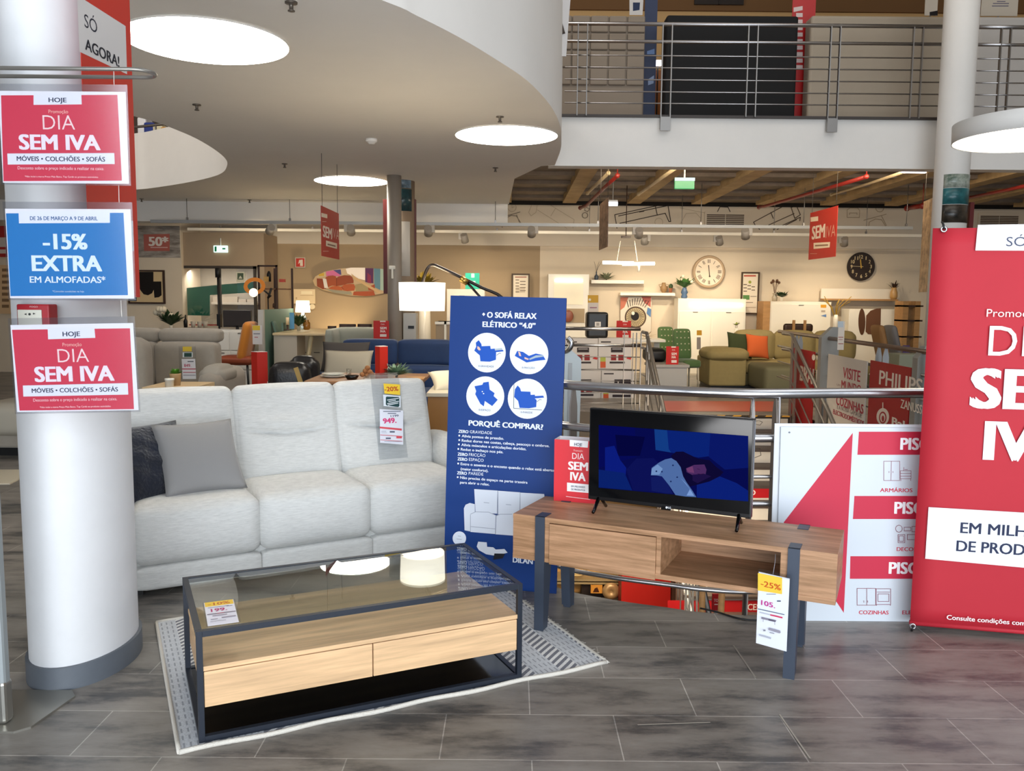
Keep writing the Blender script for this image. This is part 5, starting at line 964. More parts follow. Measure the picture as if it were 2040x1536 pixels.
# clocks
def clock(lb, px, py, r_px, Y, rim, face, num, roman):
    p = at(px, py, Y); r = r_px*Y/FPX; t = thing('wall_clock', lb, 'clock', p); bm = B(); cyl(bm, (0, .0, 0), (0, .04, 0), r*.93, n=48); obj('face', bm, face, t)
    bm = B(); tube(bm, [(r*.95*math.cos(k*math.pi/24), .01, r*.95*math.sin(k*math.pi/24)) for k in range(48)], r*(.09 if roman else .03), 8, closed=True); obj('rim', bm, rim, t)
    it = []
    R12 = ['XII', 'I', 'II', 'III', 'IIII', 'V', 'VI', 'VII', 'VIII', 'IX', 'X', 'XI']
    for k in range(12):
        a = k*math.pi/6; cx, cy = px+r_px*.68*math.sin(a), py-r_px*.68*math.cos(a)
        if roman:
            n = len(R12[k]); 
            for j in range(min(n, 4)):
                dx = (j-(n-1)/2)*2.2; it.append(('l', [(cx+dx*math.cos(a)-3.4*math.sin(a)*-1, cy+dx*math.sin(a)-3.4*math.cos(a)), (cx+dx*math.cos(a)+3.4*math.sin(a)*-1, cy+dx*math.sin(a)+3.4*math.cos(a))], 1.0, num))
        else:
            s = '12' if k == 0 else str(k); hw = 3.2 if len(s) == 1 else 4.2 if False else 3.6; hw *= .45 if s == '1' else 1; it.append(('t', s, cx-hw*(.6 if len(s) == 1 else 1), cy-3.5, cx+hw*(.6 if len(s) == 1 else 1), cy+3.5, num, 1))
    if roman: it += [('l', [(px+1, py+9), (px-1, py-13)], 1.6, '#3a2c20'), ('e', px+1, py+9, 1.6, 1.6, '#3a2c20')]
    else: it += [('l', [(px, py+3), (px-1.5, py-14)], 2.2, '#c9a24a'), ('l', [(px+4, py+.5), (px-20, py-1)], .8, num), ('e', px, py, 1.8, 1.8, '#c9a24a')]
    prn(t, it, 0, 'numerals', step=.0004); return t
clock('round cream wall clock with roman numerals', 1412.5, 541.5, 31, 17.40, mat('clock_tan', '#b3997a', .5), paint('#e6d6bf'), '#4a3c2e', True)
clock('round black wall clock with gold numerals', 1715.5, 531, 28.5, 17.40, mat('clock_black', '#1e1510', .4), mat('clock_black2', '#2c1e16', .5), '#d8c498', False)
# framed price posters
def poster(lb, q, Y, items, frame='#4a3826', sheet='#e9dcc6', name='wall_poster', grp='framed posters on the back wall'):
    w_, h_, o = base(*q, Y); t = thing(name, lb, 'poster', o, 0, grp); bm = B(); box(bm, (0, .004, 0), (w_, .02, h_)); obj('sheet', bm, paint(sheet), t)
    bm = B(); f = .03*Y/17
    for a, b_ in (((-f, -.01, -f), (0, .02, h_+f)), ((w_, -.01, -f), (w_+f, .02, h_+f)), ((0, -.01, -f), (w_, .02, 0)), ((0, -.01, h_), (w_, .02, h_+f))): box(bm, a, b_)
    obj('frame', bm, paint(frame), t); prn(t, items, .003, 'printing', step=.0003); return t
G1 = '#6b5a4a'
poster('framed price poster on the tan wall left of the tall white cabinet', (1022, 548, 1052, 620), 17.40, [('r', 1026, 551, 1049, 553, '#9c5a4a')]+[('r', 1027+(k % 2)*9, 557+3*k, 1034+(k % 2)*13, 558.6+3*k, G1) for k in range(9)]+[('r', 1027, 572+2*k, 1046, 572.6+2*k, '#a08c74') for k in range(6)])
poster('framed price poster right of the white clock', (1479, 545, 1509, 623), 17.40, [('r', 1482, 548, 1506, 551, '#b8503c'), ('e', 1494, 562, 3, 3, '#9aa040')]+[('r', 1481+(k % 3)*8, 566+2.2*k, 1488+(k % 3)*8, 567.8+2.2*k, G1) for k in range(7)]+[('r', 1480, 588, 1493, 597, '#5c8a4c'), ('r', 1495, 590, 1507, 591, G1), ('r', 1482, 602, 1500, 603, G1), ('r', 1482, 612, 1506, 613, '#a08c74')])
# wood-sided sideboard with dried flowers and plant
t, w_, h_ = cabinet('sideboard', 'white sideboard with a wooden left side behind the olive sofa', (1518, 601, 1653, 745), 17.0, .42, CREAMW, 0, doors=[(.12, .45, .99, .97)])
bm = B(); box(bm, (-.002, -.02, 0), (w_*.10, .42, h_+.004)); obj('side_panel', bm, WOOD, t)
prn(t, [('r', 1635, 607, 1646, 613, '#e0a030'), ('r', 1636, 618, 1644, 622, '#b8a898'), ('p', [(1635, 629), (1646, 626), (1646, 632)], '#6a8cc0')], -.018, 'price_stickers')
t, h = vase('flower_vase', 'clear vase of dried brown flowers on the wood-sided sideboard', 1543, 584, 600, 17.15, [(.3, 0), (.34, .5), (.2, .75), (.28, 1)], mat('vase_clear_grey', '#b3a58e', .2)); bm = B(); [tube(bm, [(0, 0, h*.6), (.03*math.cos(k), .02*math.sin(k), h+.12), (.07*math.cos(k), .05*math.sin(k), h+.2)], .004, 5) for k in range(7)]; [ball(bm, (.075*math.cos(k), .05*math.sin(k), h+.21+.02*(k % 3)), .028, 0, 7) for k in range(7)]; obj('dried_flowers', bm, mat('dried_brown', '#6a4a34', .8), t)
t, h = vase('potted_plant', 'small dark green plant in a white pot on the wood-sided sideboard', 1557, 592, 600, 17.1, POT, CREAMW, 'plant'); sprig(t, h, .21, 40, LEAFD, 1.2, .04)
# box shelf and the plant on it
w_, h_, o = base(1645, 575, 1790, 599, 17.1); t = thing('wall_shelf', 'long white box shelf with a wood underside below the black clock', 'shelf', o, 0, 'wall shelves'); bm = B(); box(bm, (0, .25, .03), (w_, .3, h_)); obj('back_panel', bm, CREAMW, t); bm = B(); box(bm, (0, 0, 0), (w_, .3, .035)); obj('shelf_board', bm, WOOD, t); SHZ = o.z+.036
t, h = vase('flower_vase', 'amber vase with dark dried stems at the right end of the box shelf', 1780, 574, 597, 17.2, [(.22, 0), (.32, .2), (.3, .6), (.2, .9), (.24, 1)], mat('vase_amber', '#c79a5e', .3)); t.location.z = SHZ; sprig(t, h*.8, .3, 12, DARKBROWN, .7, .014)
# white cabinet with the brown butterfly fronts
t, w_, h_ = cabinet('cabinet', 'white cabinet with two curved brown wooden door inlays', (1690, 616, 1792, 700), 16.6, .4, CREAMW, 0)
prn(t, [('p', z8_(*[(1130+26*math.cos(a)*1.1-(0 if math.cos(a) < 0 else 0), 1310+108*math.sin(a)) for a in [k*math.pi/12 for k in range(24)]]), '#5a3a26'), ('p', z8_((1165, 1260), (1200, 1220), (1250, 1202), (1285, 1200), (1282, 1330), (1280, 1395), (1230, 1415), (1180, 1410), (1160, 1390)), '#6a4630')], -.004, 'wood_inlay')
t, h = vase('flower_vase', 'slim white vase of yellow twigs in front of the box shelf', 1664, 627, 660, 16.3, [(.1, 0), (.16, .1), (.15, .7), (.1, 1)], CREAMW); bm = B(); [tube(bm, [(0, 0, h*.7), (.10*math.cos(k*1.3), .05, h+.15), (.26*math.cos(k*1.3), .06*math.sin(k), h+.25+.05*(k % 3))], .007, 5) for k in range(8)]; obj('twigs', bm, mat('twig_yellow', '#a8842c', .7), t); pedestal(t, .14)
# wooden rack at the right
w_, h_, o = base(1796, 600, 1836, 745, 16.0, 0); t = thing('shelf_unit', 'tall wooden rack with dark shelves beside the red banner', 'shelf unit', o); bm = B()
for x in (0, w_*.6): box(bm, (x, 0, 0), (x+.1, .35, h_))
obj('uprights', bm, WOOD, t)
for k in (.35, .55, .75, .93): bm = B(); box(bm, (0, 0, h_*k), (w_, .35, h_*k+.03)); obj('shelf', bm, DARKBROWN, t)
# pendant of light bars
p = at(1252, 525, 15.0); t = thing('linear_pendant', 'white linear pendant lamp of bright bars above the dining table', 'pendant lamp', p); bm = B()
for a, b_ in (((1201, 523), (1262, 524)), ((1240, 526), (1304, 525))): cyl(bm, at(*a, 15.0)-p, at(*b_, 15.05)-p, .028, n=12)
obj('light_bar', bm, glow('#fff6e0', 8), t); bm = B()
for a, b_ in (((1229, 520), (1236, 480)), ((1270, 520), (1264, 480)), ((1273, 542), (1273, 526))): tube(bm, [at(*a, 15.0)-p, at(*b_, 15.0)-p], .02 if a[1] > 530 else .006, 6)
obj('suspension', bm, mat('pendant_white', '#efe6d4', .4), t); bm = B(); c0 = at(1238, 470, 15)-p; c1 = at(1256, 474, 15)-p; box(bm, (c0.x, -.05, c1.z), (c1.x, .05, c0.z)); tube(bm, [((c0.x+c1.x)/2, 0, c0.z), ((c0.x+c1.x)/2, 0, 3.48-p.z)], .008, 6); obj('canopy', bm, DARKBROWN, t)
# dining table group
w_, h_, o = base(1228, 676, 1326, 690, 14.6, 0); t = thing('dining_table', 'white dining table behind the stairs railing', 'table', o); bm = B(); box(bm, (0, 0, h_-.05), (w_, .6, h_), .008); obj('table_top', bm, CREAMW, t)
for x in (.05, w_-.15): bm = B(); box(bm, (x, .3, 0), (x+.1, .6, h_-.05)); obj('leg', bm, CREAMW, t)
def redsign(lb, q, Y, grp='red promotion cards', z=None, dp=.06, pole=False):
    w_, h_, o = base(*q, Y, z); x0, y0, x1, y1 = q; t = thing('promotion_card', lb, 'sign', o, 0, grp); bm = B(); prism(bm, [(0, 0), (w_, 0), (w_, h_), (0, h_)], 0, .004); prism(bm, [(0, 0), (w_, 0), (w_, .003), (0, .003)], 0, dp); obj('card', bm, paint('#c4261e'), t)
    W_ = x1-x0; H_ = y1-y0; f = lambda a, b_: (x0+a*W_, y0+b_*H_)
    it = [('r', *f(.42, .0), *f(.78, .07), '#ead8cc', '@white_field'), ('t', 'DIA', *f(.48, .15), *f(.72, .23), '#e8cfc4', 0), ('t', 'SEM', *f(.42, .33), *f(.84, .46), '#f0e2d8', 2), ('t', 'IVA', *f(.44, .51), *f(.78, .63), '#f0e2d8', 2), ('r', *f(.42, .72), *f(.84, .86), '#ead8cc', '@white_field')]
    prn(t, it, 0, 'lettering')
    if pole: bm = B(); tube(bm, [(w_/2, .03, 0), (w_/2, .03, -o.z+.01)], .012, 6); cyl(bm, (w_/2, .03, -o.z), (w_/2, .03, -o.z+.015), .12); obj('pole', bm, GREYM, t)
    return t
redsign('red promotion card on the white dining table in front of the eye canvas', (1228, 639, 1257, 678), 14.6)
t, h = vase('potted_plant', 'small green table plant beside the red card on the dining table', 1288, 671, 676, 14.8, POT, LEAF, 'plant'); sprig(t, h, .2, 18, mat('straw', '#b49a6a', .7), 1.6, .012, 'stems', .2, .4)
# black tall panel chair / bin
w_, h_, o = base(1168, 622, 1211, 690, 13.0, .75); t = thing('display_screen', 'upright black box with a white label on the appliance boxes', 'box', (o.x, 12.95, at(1190, 674, 12.9).z)); hh = at(1190, 622, 12.9).z-at(1190, 674, 12.9).z
bm = B(); box(bm, (0, 0, 0), (w_, .3, hh), .04, seg=3); obj('body', bm, mat('black_plastic', '#0c0b0c', .35), t); prn(t, [('r', 1185, 641, 1197, 651, '#d9d4cc'), ('r', 1188, 643, 1194, 649, '#9a948c')], -.001, 'label')
# appliance boxes: two rows of three on a low table
def appliance(lb, px0, px1, py0, py1, Y, kind):
    w_, h_, o = base(px0, py0, px1, py1, Y); t = thing('appliance_box', lb, 'box', o, 0, 'white appliance boxes'); bm = B(); box(bm, (0, 0, 0), (w_, .3, h_)); obj('carton', bm, mat('carton_white', '#c9c3be', .5), t)
    W_ = px1-px0; H_ = py1-py0; f = lambda a, b_: (px0+a*W_, py0+b_*H_); D, Rd = '#2c2022', '#8a1c1c'
    it = [('t', 'Bakelux', *f(.08, .10), *f(.38, .16), D, 1)] if False else [('r', *f(.08, .10), *f(.38, .14), D)]
    if kind == 'oven': it += [('r', *f(.38, .30), *f(.74, .46), D), ('r', *f(.42, .34), *f(.7, .36), '#cfc8c4'), ('r', *f(.38, .54), *f(.54, .72), Rd), ('r', *f(.60, .54), *f(.76, .72), Rd), ('r', *f(.34, .76), *f(.80, .82), D), ('p', [f(.84, .66), f(.9, .6), f(1.0, .64), f(.97, .7)], '#c02c28')]
    else: it += [('r', *f(.4, .3), *f(.9, .5), D), ('e', *f(.65, .42), .26*W_, .12*H_, D), ('r', *f(.5, .34), *f(.53, .5), '#cfc8c4'), ('r', *f(.34, .78), *f(.9, .86), D)]
    it += [('r', *f(.06, .62), *f(.22, .76), '#a8b04c'), ('r', *f(.06, .76), *f(.22, .96), '#c8562c')]
    prn(t, it, 0, 'box_print'); return t
for k, (a, b_) in enumerate(((1124, 1191), (1192, 1258))): appliance(['white appliance box, top row left under the black box', 'white appliance box, top row right under the black box'][k], a, b_, 674, 735, 12.9, 'oven')
for k, (a, b_) in enumerate(((1124, 1197), (1198, 1263))): appliance(['white appliance box, bottom row left', 'white appliance box, bottom row right'][k], a, b_, 737, 800, 12.9, 'oven' if k == 0 else 'pan')
w_, h_, o = base(1118, 801, 1270, 803, 12.85, 0); t = thing('low_table', 'low olive table carrying the white appliance boxes', 'table', (o.x, 12.85, 0)); zt = at(1200, 800, 12.9).z-.014; bm = B(); box(bm, (0, 0, zt-.03), (w_, .5, zt)); obj('table_top', bm, mat('olive_top', '#8d7d52', .5), t)
for x in (.05, w_-.12): bm = B(); box(bm, (x, .05, 0), (x+.05, .1, zt-.03)); obj('leg', bm, WOOD, t)
# price stand
w_, h_, o = base(1171, 588, 1192, 645, 14.0); t = thing('price_stand', 'yellow and white price card on a stand left of the eye canvas', 'sign', o); bm = B(); box(bm, (0, 0, 0), (w_, .01, h_)); obj('card', bm, paint('#d8cdc4'), t); prn(t, [('r', 1171, 588, 1192, 603, '#d0a030'), ('e', 1175, 597, 2.5, 2.5, '#ece4d0'), ('r', 1175, 612, 1189, 614, '#a06a80')], 0, 'print'); bm = B(); tube(bm, [(w_/2, .03, 0), (w_/2, .03, -o.z)], .012, 6); obj('pole', bm, GREYM, t)
# green tufted chairs
GRN = mat('green_velvet', '#4d6b38', .7, sheen=.3); 
def chair(lb, px0, px1, ptop, pseat, Y, m, rz):
    x0 = at(px0, 700, Y).x; x1 = at(px1, 700, Y).x; zt = at(px0, ptop, Y).z; w_ = x1-x0; t = thing('dining_chair', lb, 'chair', ((x0+x1)/2, Y, 0), rz, 'green tufted dining chairs'); zs = .48
    bm = B(); cush(bm, (0, .0, zs-.05), (w_, .48, .13), .04, .01); obj('seat', bm, m, t)
    bm = B(); mt = M.Translation((0, .22, zs)) @ M.Rotation(math.radians(-10), 4, 'X'); cush(bm, (0, 0, (zt-zs)/2), (w_, .09, zt-zs), .04, .01, mtx=mt)
    for r in range(4):
        for c in range(4): ball(bm, mt @ V((w_*(c-1.5)/4.4, -.052, (zt-zs)*(.3+.2*r))), .013, 1, 6)
    obj('backrest', bm, [m, paint('#cfc8a8')], t)
    for sx in (-1, 1):
        for sy in (-1, 1): bm = B(); tube(bm, [(sx*(w_/2-.04), sy*.19, zs-.1), (sx*(w_/2-.03), sy*.21, 0)], [.02, .014], 8); obj('leg', bm, mat('leg_pale', '#cbbfa8', .4), t)
    return t
chair('green tufted dining chair nearest the olive sofa', 1352, 1388, 656, 720, 14.5, GRN, -2.7+3.14-.25)
chair('green tufted dining chair left of the other green one', 1322, 1354, 652, 715, 15.25, GRN, -2.7+3.14-.2)
prn(bpy.data.objects['dining_chair'], [('r', 1388, 658, 1398, 668, '#d8a030'), ('r', 1388, 672, 1396, 696, '#9a8f86')], -.05, 'price_tag')
# grey drawer table with a red card
t, w_, h_ = cabinet('low_cabinet', 'grey low cabinet with a wooden top and red card behind the stairs', (1296, 728, 1369, 772), 13.6, .5, mat('low_grey', '#b3b0aa', .5), 0, doors=None)
bm = B(); box(bm, (-.02, -.02, h_-.03), (w_+.03, .52, h_+.012)); obj('top_board', bm, mat('low_grey2', '#a8a49d', .5), t)
redsign('red promotion card on the grey low cabinet', (1327, 690, 1352, 728), 13.65)
w_, h_, o = base(1290, 697, 1328, 724, 14.1, 0); bm = B(); cush(bm, (w_/2, .3, h_-.1), (w_, .5, .2), .05, .02); box(bm, (.05, .1, 0), (w_-.05, .5, h_-.15)); single('stool', bm, BLACK, 'black padded stool beside the white dining table', 'stool', (o.x, 14.1, 0))
# olive corner sofa
OL = mat('olive_fabric', '#9a8858', .85, var=.08, vs=12, bump=.1, bs=100); OLD = mat('olive_dark', '#5a5238', .85, var=.08, vs=12)
def zY(py, Y): return at(1550, py, Y).z
SO_ = thing('corner_sofa', 'olive corner sofa with green and orange cushions', 'sofa', (at(1413, 740, 14.4).x, 14.4, 0)); ox = SO_.location.x
X = lambda px, Y=14.8: at(px, 700, Y).x-ox
wa = X(1476)-0; tot = X(1706, 15.2)
bm = B(); box(bm, (0, .0, .05), (wa, 1.0, .52), .03); obj('arm', bm, OL, SO_); bm = B(); cush(bm, (wa/2, .35, .58), (wa*1.1, .8, .2), .09, .03); obj('arm_cushion', bm, OL, SO_)
bm = B(); box(bm, (wa, .1, .05), (tot, 1.0, .26), .03); obj('base', bm, OLD, SO_)
for k in range(3):
    a = wa+(tot-wa)*k/3; b_ = wa+(tot-wa)*(k+1)/3
    bm = B(); cush(bm, ((a+b_)/2, .52, .36), (b_-a-.01, .85, .22), .06, .02); obj('seat_cushion', bm, OL, SO_)
    bm = B(); cush(bm, ((a+b_)/2, .92, .70), (b_-a-.01, .26, .52), .09, .03, mtx=None); obj('back_cushion', bm, OL, SO_)
bm = B(); cush(bm, (X(1515), -.35, .25), (X(1545)-X(1480), 1.1, .40), .05, .02); obj('chaise', bm, mat('olive_grey', '#6f6a4e', .85), SO_)
bm = B(); box(bm, (.05, .05, 0), (tot-.05, .9, .05)); obj('feet', bm, BLACK, SO_)
for px, py, Y, m, sz, lb in ((1473, 688, 14.65, mat('green_dark_cloth', '#37401f', .9), .45, 'dark green cushion on the olive corner sofa'), (1509, 690, 14.6, mat('orange_cloth', '#d2602a', .9), .42, 'orange cushion on the olive corner sofa')):
    bm = B(); pillow(bm, sz, sz, .16); single('cushion', bm, m, lb, 'cushion', at(px, py, Y), (math.radians(-20), .1, .2))
t, h = vase('potted_plant', 'tiny yellow-green plant on the olive sofa back', 1467, 648, 654, 15.6, POT, CREAMW, 'plant'); sprig(t, h, .1, 14, mat('leaf_yellow', '#8a9440', .6), 1.4, .02); pedestal(t, .06)
# chairs behind the sofa
w_, h_, o = base(1562, 639, 1620, 655, 16.2, 0); t = thing('bench_chair', 'dark rounded chair back with two wooden posts behind the olive sofa', 'chair', (o.x, 16.2, 0)); zt = at(1590, 645, 16.2).z; bm = B(); box(bm, (0, 0, zt-.16), (w_, .06, zt), .05, seg=3); obj('backrest', bm, DARKBROWN, t)
for x in (w_*.28, w_*.66): bm = B(); box(bm, (x, -.04, 0), (x+.045, .0, zt+.07)); obj('post', bm, WOOD, t)
for k, (px0, px1, pt, lb) in enumerate(((1762, 1787, 648, 'brown upholstered chair near the wooden rack'), (1786, 1800, 650, 'grey-blue chair between the brown chair and the wooden rack'))):
    x0 = at(px0, 700, 14.6+.5*k).x; x1 = at(px1, 700, 14.6+.5*k).x; t = thing('chair', lb, 'chair', (x0, 14.6+.5*k, 0)); zt = at(px0, pt, 14.6).z; m = [mat('chair_brown', '#8d6a44', .8), mat('chair_grey', '#77767a', .8)][k]
    bm = B(); mt = M.Translation((0, .1, .45)) @ M.Rotation(math.radians(-14), 4, 'Y'); cush(bm, (.05, 0, (zt-.45)/2), (.10, .42, zt-.45), .045, .01, mtx=mt); obj('backrest', bm, m, t); bm = B(); cush(bm, (.25, .1, .45), (.45, .42, .1), .04, .01); obj('seat', bm, m, t)
    for sx in (.08, .42):
        for sy in (-.05, .25): bm = B(); tube(bm, [(sx, sy, .42), (sx, sy, 0)], .018, 6); obj('leg', bm, DARKBROWN, t)
w_, h_, o = base(1668, 672, 1681, 740, 8.9); t = thing('price_holder', 'paper price strip hanging behind the brown stair handrail', 'price tag', o+V((.25, .3, 0))); bm = B(); hh = at(1675, 640, 9.2).z-at(1675, 697, 9.2).z; t.location = at(1668, 697, 9.2); box(bm, (0, 0, 0), (w_, .004, hh)); obj('card', bm, paint('#d6c9ba'), t); prn(t, [('r', 1669, 640, 1680, 652, '#b8c0c4'), ('r', 1670, 671, 1680, 672.5, '#a05a50'), ('r', 1670, 676, 1679, 677, '#a05a50'), ('r', 1670, 684, 1680, 685.5, '#a05a50')], 0, 'print')
w_, h_, o = base(1799, 688, 1812, 705, 14.0); bm = B(); box(bm, (0, 0, 0), (w_, .02, h_)); tube(bm, [(w_/2, .01, 0), (w_/2, .01, -o.z)], .012, 6); single('purple_card', bm, paint('#4a3a6a'), 'small purple card below the wooden rack', 'sign', o)
t, w_, h_ = cabinet('cabinet', 'grey-green low cabinet at the far right behind the stair railing', (1790, 706, 1842, 790), 13.2, .4, mat('cab_greygreen', '#7c8378', .5), 0)
# ---- left-hand back of the showroom
w_, h_, o = base(270, 450, 358, 513, 16.38); t = thing('wall_poster', 'grey photo poster with a red field reading fifty above the abstract picture', 'poster', o); bm = B(); box(bm, (0, 0, 0), (w_, .015, h_)); obj('sheet', bm, mat('poster_grey', '#b5aca2', .5, var=.55, vs=4, st=(.6, 1, 3), col2='#5f554c'), t)
prn(t, [('p', [(286, 467), (338, 466), (338, 500), (287, 500)], '#b8665a', '@red_field'), ('t', '50*', 296, 472, 336, 489.5, '#ece2d8', 2), ('r', 300, 492, 334, 494, '#d8b0a8')], 0, 'lettering')
w_, h_, o = base(258, 541, 325, 602, 16.36); t = thing('framed_picture', 'framed abstract picture of black rounded shapes on cream', 'picture', o); bm = B(); box(bm, (0, 0, 0), (w_, .03, h_)); obj('canvas', bm, paint('#dfc495'), t); bm = B()
for a, b_ in (((-.03, -.015, -.03), (0, .03, h_+.03)), ((w_, -.015, -.03), (w_+.03, .03, h_+.03)), ((0, -.015, -.03), (w_, .03, 0)), ((0, -.015, h_), (w_, .03, h_+.03))): box(bm, a, b_)
obj('frame', bm, DARKBROWN, t)
z3 = lambda *q: cv(5.1, 240, 400, q)
prn(t, [('p', z3((180, 722), (335, 722), (335, 820), (415, 820), (418, 960), (390, 980), (345, 985), (338, 905), (320, 940), (280, 960), (235, 950), (200, 905), (185, 850)), '#1a1512'), ('p', z3((95, 985), (130, 960), (165, 962), (165, 1020), (95, 1020)), '#1a1512')], 0, 'painted_shapes')
t, h = vase('flower_vase', 'white flowers in a pale pot near the glass entrance', 341, 648, 657, 15.8, POT, CREAMW); sprig(t, h, .42, 60, LEAFD, 1.1, .05); bm = B(); [ball(bm, (-.10+.15*math.cos(k*2.2), .08*math.sin(k*2.2)-.1, h+.18+.06*(k % 3)), .055, 0, 8) for k in range(9)]; obj('flowers', bm, mat('petal_cream', '#efe3c8', .7), t)
# glass entrance: door_1
x0, x1, zb, zt = rectY(362, 530, 513, 740, 16.55); DR1 = B(); box(DR1, (x0, 16.5, zt-.05), (x1, 16.56, zt)); box(DR1, (x0, 16.5, 0), (x0+.05, 16.56, zt)); xm = at(437, 600, 16.5).x; box(DR1, (xm-.03, 16.49, 0), (xm+.03, 16.56, zt)); box(DR1, (x1-.05, 16.5, 0), (x1, 16.56, zt)); d1 = struct('door_1', DR1, mat('door_dark', '#3d352d', .5)); d1['kind'] = 'structure'
bm = B(); box(bm, (x0, 16.525, 0), (x1, 16.53, zt)); obj('pane', bm, glass('door_glass', (.93, .92, .90), 1.0), d1)
bm = B(); box(bm, (x0, 17.36, 0), (x1, 17.42, zt)); struct('wall_vestibule', bm, mat('vestibule', '#a39a8d', .7)); light('vestibule_fill', 'AREA', ((x0+x1)/2, 16.75, zt-.1), ((x0+x1)/2, 17.1, .8), 12, (1, .95, .88), 1.4, .2)  # unseen light added to brighten the space behind the glass door
a, b_ = at(368, 575, 16.62), at(418, 632, 16.62)
bm = B(); prism(bm, [(at(x, y, 16.62).x, at(x, y, 16.62).z) for x, y in ((369, 574), (440, 567), (512, 561), (512, 582), (418, 588), (418, 629), (370, 628))], 16.62, 16.63); single('window_graphic', bm, mat('graphic_teal', '#2f7a68', .4, var=.2, vs=3), 'teal printed graphic on the glass entrance', 'window graphic')
bm = B(); [box(bm, (at(377, y, 16.6).x, 16.60, at(400, y+2.5, 16.6).z), (at(433, y, 16.6).x, 16.61, at(400, y, 16.6).z)) for y in (646,)]; box(bm, (at(455, 648, 16.6).x, 16.6, at(470, 651, 16.6).z), (at(492, 648, 16.6).x, 16.61, at(470, 648, 16.6).z)); single('safety_strip', bm, paint('#c02a34'), 'thin red safety strip across the glass entrance', 'strip')
w_, h_, o = base(471, 542, 487, 562, 16.45); t = thing('emergency_card', 'small white and green notice on the glass entrance', 'sign', o); bm = B(); box(bm, (0, 0, 0), (w_, .01, h_)); obj('card', bm, paint('#cfcdb8'), t); prn(t, [('r', 473, 544, 485, 557, '#4a5a48'), ('p', [(475, 555), (479, 549), (483, 555)], '#cfcdb8')], 0, 'pictogram')
# dresser, television and shelf before the entrance
t, w_, h_ = cabinet('dresser', 'cream dresser with drawers left of the orange chair', (424, 657, 505, 745), 13.6, .45, LOWW, 0, doors=[(.02, .66, .42, .97), (.44, .66, .98, .97), (.02, .34, .42, .64), (.44, .34, .98, .64), (.02, .03, .42, .32), (.44, .03, .98, .32)])
w_, h_, o = base(444, 618, 500, 652, 13.8); t = thing('television', 'switched-off television on the cream dresser', 'television', o); bm = B(); box(bm, (0, 0, 0), (w_, .05, h_), .006); obj('casing', bm, mat('tv_off', '#2a2522', .25), t); bm = B(); box(bm, (.01, -.002, .03), (w_-.01, 0, h_-.01)); obj('screen', bm, mat('tv_off_screen', '#332c28', .12), t); bm = B(); box(bm, (w_*.3, -.05, -.05), (w_*.7, .12, -.035)); box(bm, (w_*.45, .0, -.04), (w_*.55, .03, .02)); obj('stand', bm, BLACK, t)
shelf('pale wall shelf with small boxes behind the glass entrance', (421, 602, 511, 607), 17.15, .2, mat('shelf_pale', '#c9beb0', .5))
for k, (a, b_, lb) in enumerate(((424, 473, 'pale box on the shelf behind the glass entrance, largest'), (475, 490, 'small pale box on the shelf behind the glass entrance, middle'), (492, 508, 'small pale box on the shelf behind the glass entrance, right'))):
    w_, h_, o = base(a, 591 if k == 0 else 596, b_, 602, 17.2); bm = B(); box(bm, (0, 0, 0), (w_, .12, h_), .004); single('storage_box', bm, mat('box_pale', '#b8ab9c', .6), lb, 'box', o, None, 'boxes on the entrance shelf')
CONZ = at(397, 653, 15.95).z
for px, lb in ((370, 'dark bottle at the left end of the entrance'), (510, 'dark bottle at the right of the switched-off television')):
    t, h = vase('bottle', lb, px, 628, 653, 16.1, [(.14, 0), (.16, .5), (.06, .7), (.05, 1)], BLACK, 'bottle', 'dark bottles'); t.location.z = CONZ
for px, lb in ((385, 'glass cup left on the sill of the entrance'), (398, 'glass cup second on the sill of the entrance'), (409, 'glass cup right on the sill of the entrance')):
    t, h = vase('cup', lb, px, 640, 652, 16.05, [(.3, 0), (.42, 1), (.38, 1)], mat('cup_grey', '#b0a89c', .3), 'cup', 'cups by the entrance'); t.location.z = CONZ
w_, h_, o = base(365, 652, 518, 656, 15.95, 0); h_ = CONZ; bm = B(); box(bm, (0, 0, h_-.06), (w_, .35, h_)); box(bm, (.05, .05, 0), (.4, .3, h_-.06)); box(bm, (w_-.4, .05, 0), (w_-.05, .3, h_-.06)); single('console_table', bm, mat('sill', '#9c9184', .5), 'grey console with cups in front of the glass entrance', 'table', (o.x, 15.95, 0))
# black floor lamp pole
p = at(437, 655, 14.4); zt = at(437, 534, 14.4).z; t = thing('floor_lamp', 'slim black floor lamp pole before the glass entrance', 'lamp', (p.x, 14.4, 0)); bm = B(); cyl(bm, (0, 0, .02), (0, 0, zt-.12), .018, n=10); obj('pole', bm, BLACK, t); bm = B(); cyl(bm, (0, 0, 0), (0, 0, .025), .14, n=20); obj('base', bm, BLACK, t); bm = B(); cyl(bm, (0, 0, zt-.16), (0, 0, zt), .045, n=14); obj('head', bm, BLACK, t); bm = B(); box(bm, (-.03, -.03, 1.0), (.03, .03, 1.2)); obj('switch', bm, BLACK, t)
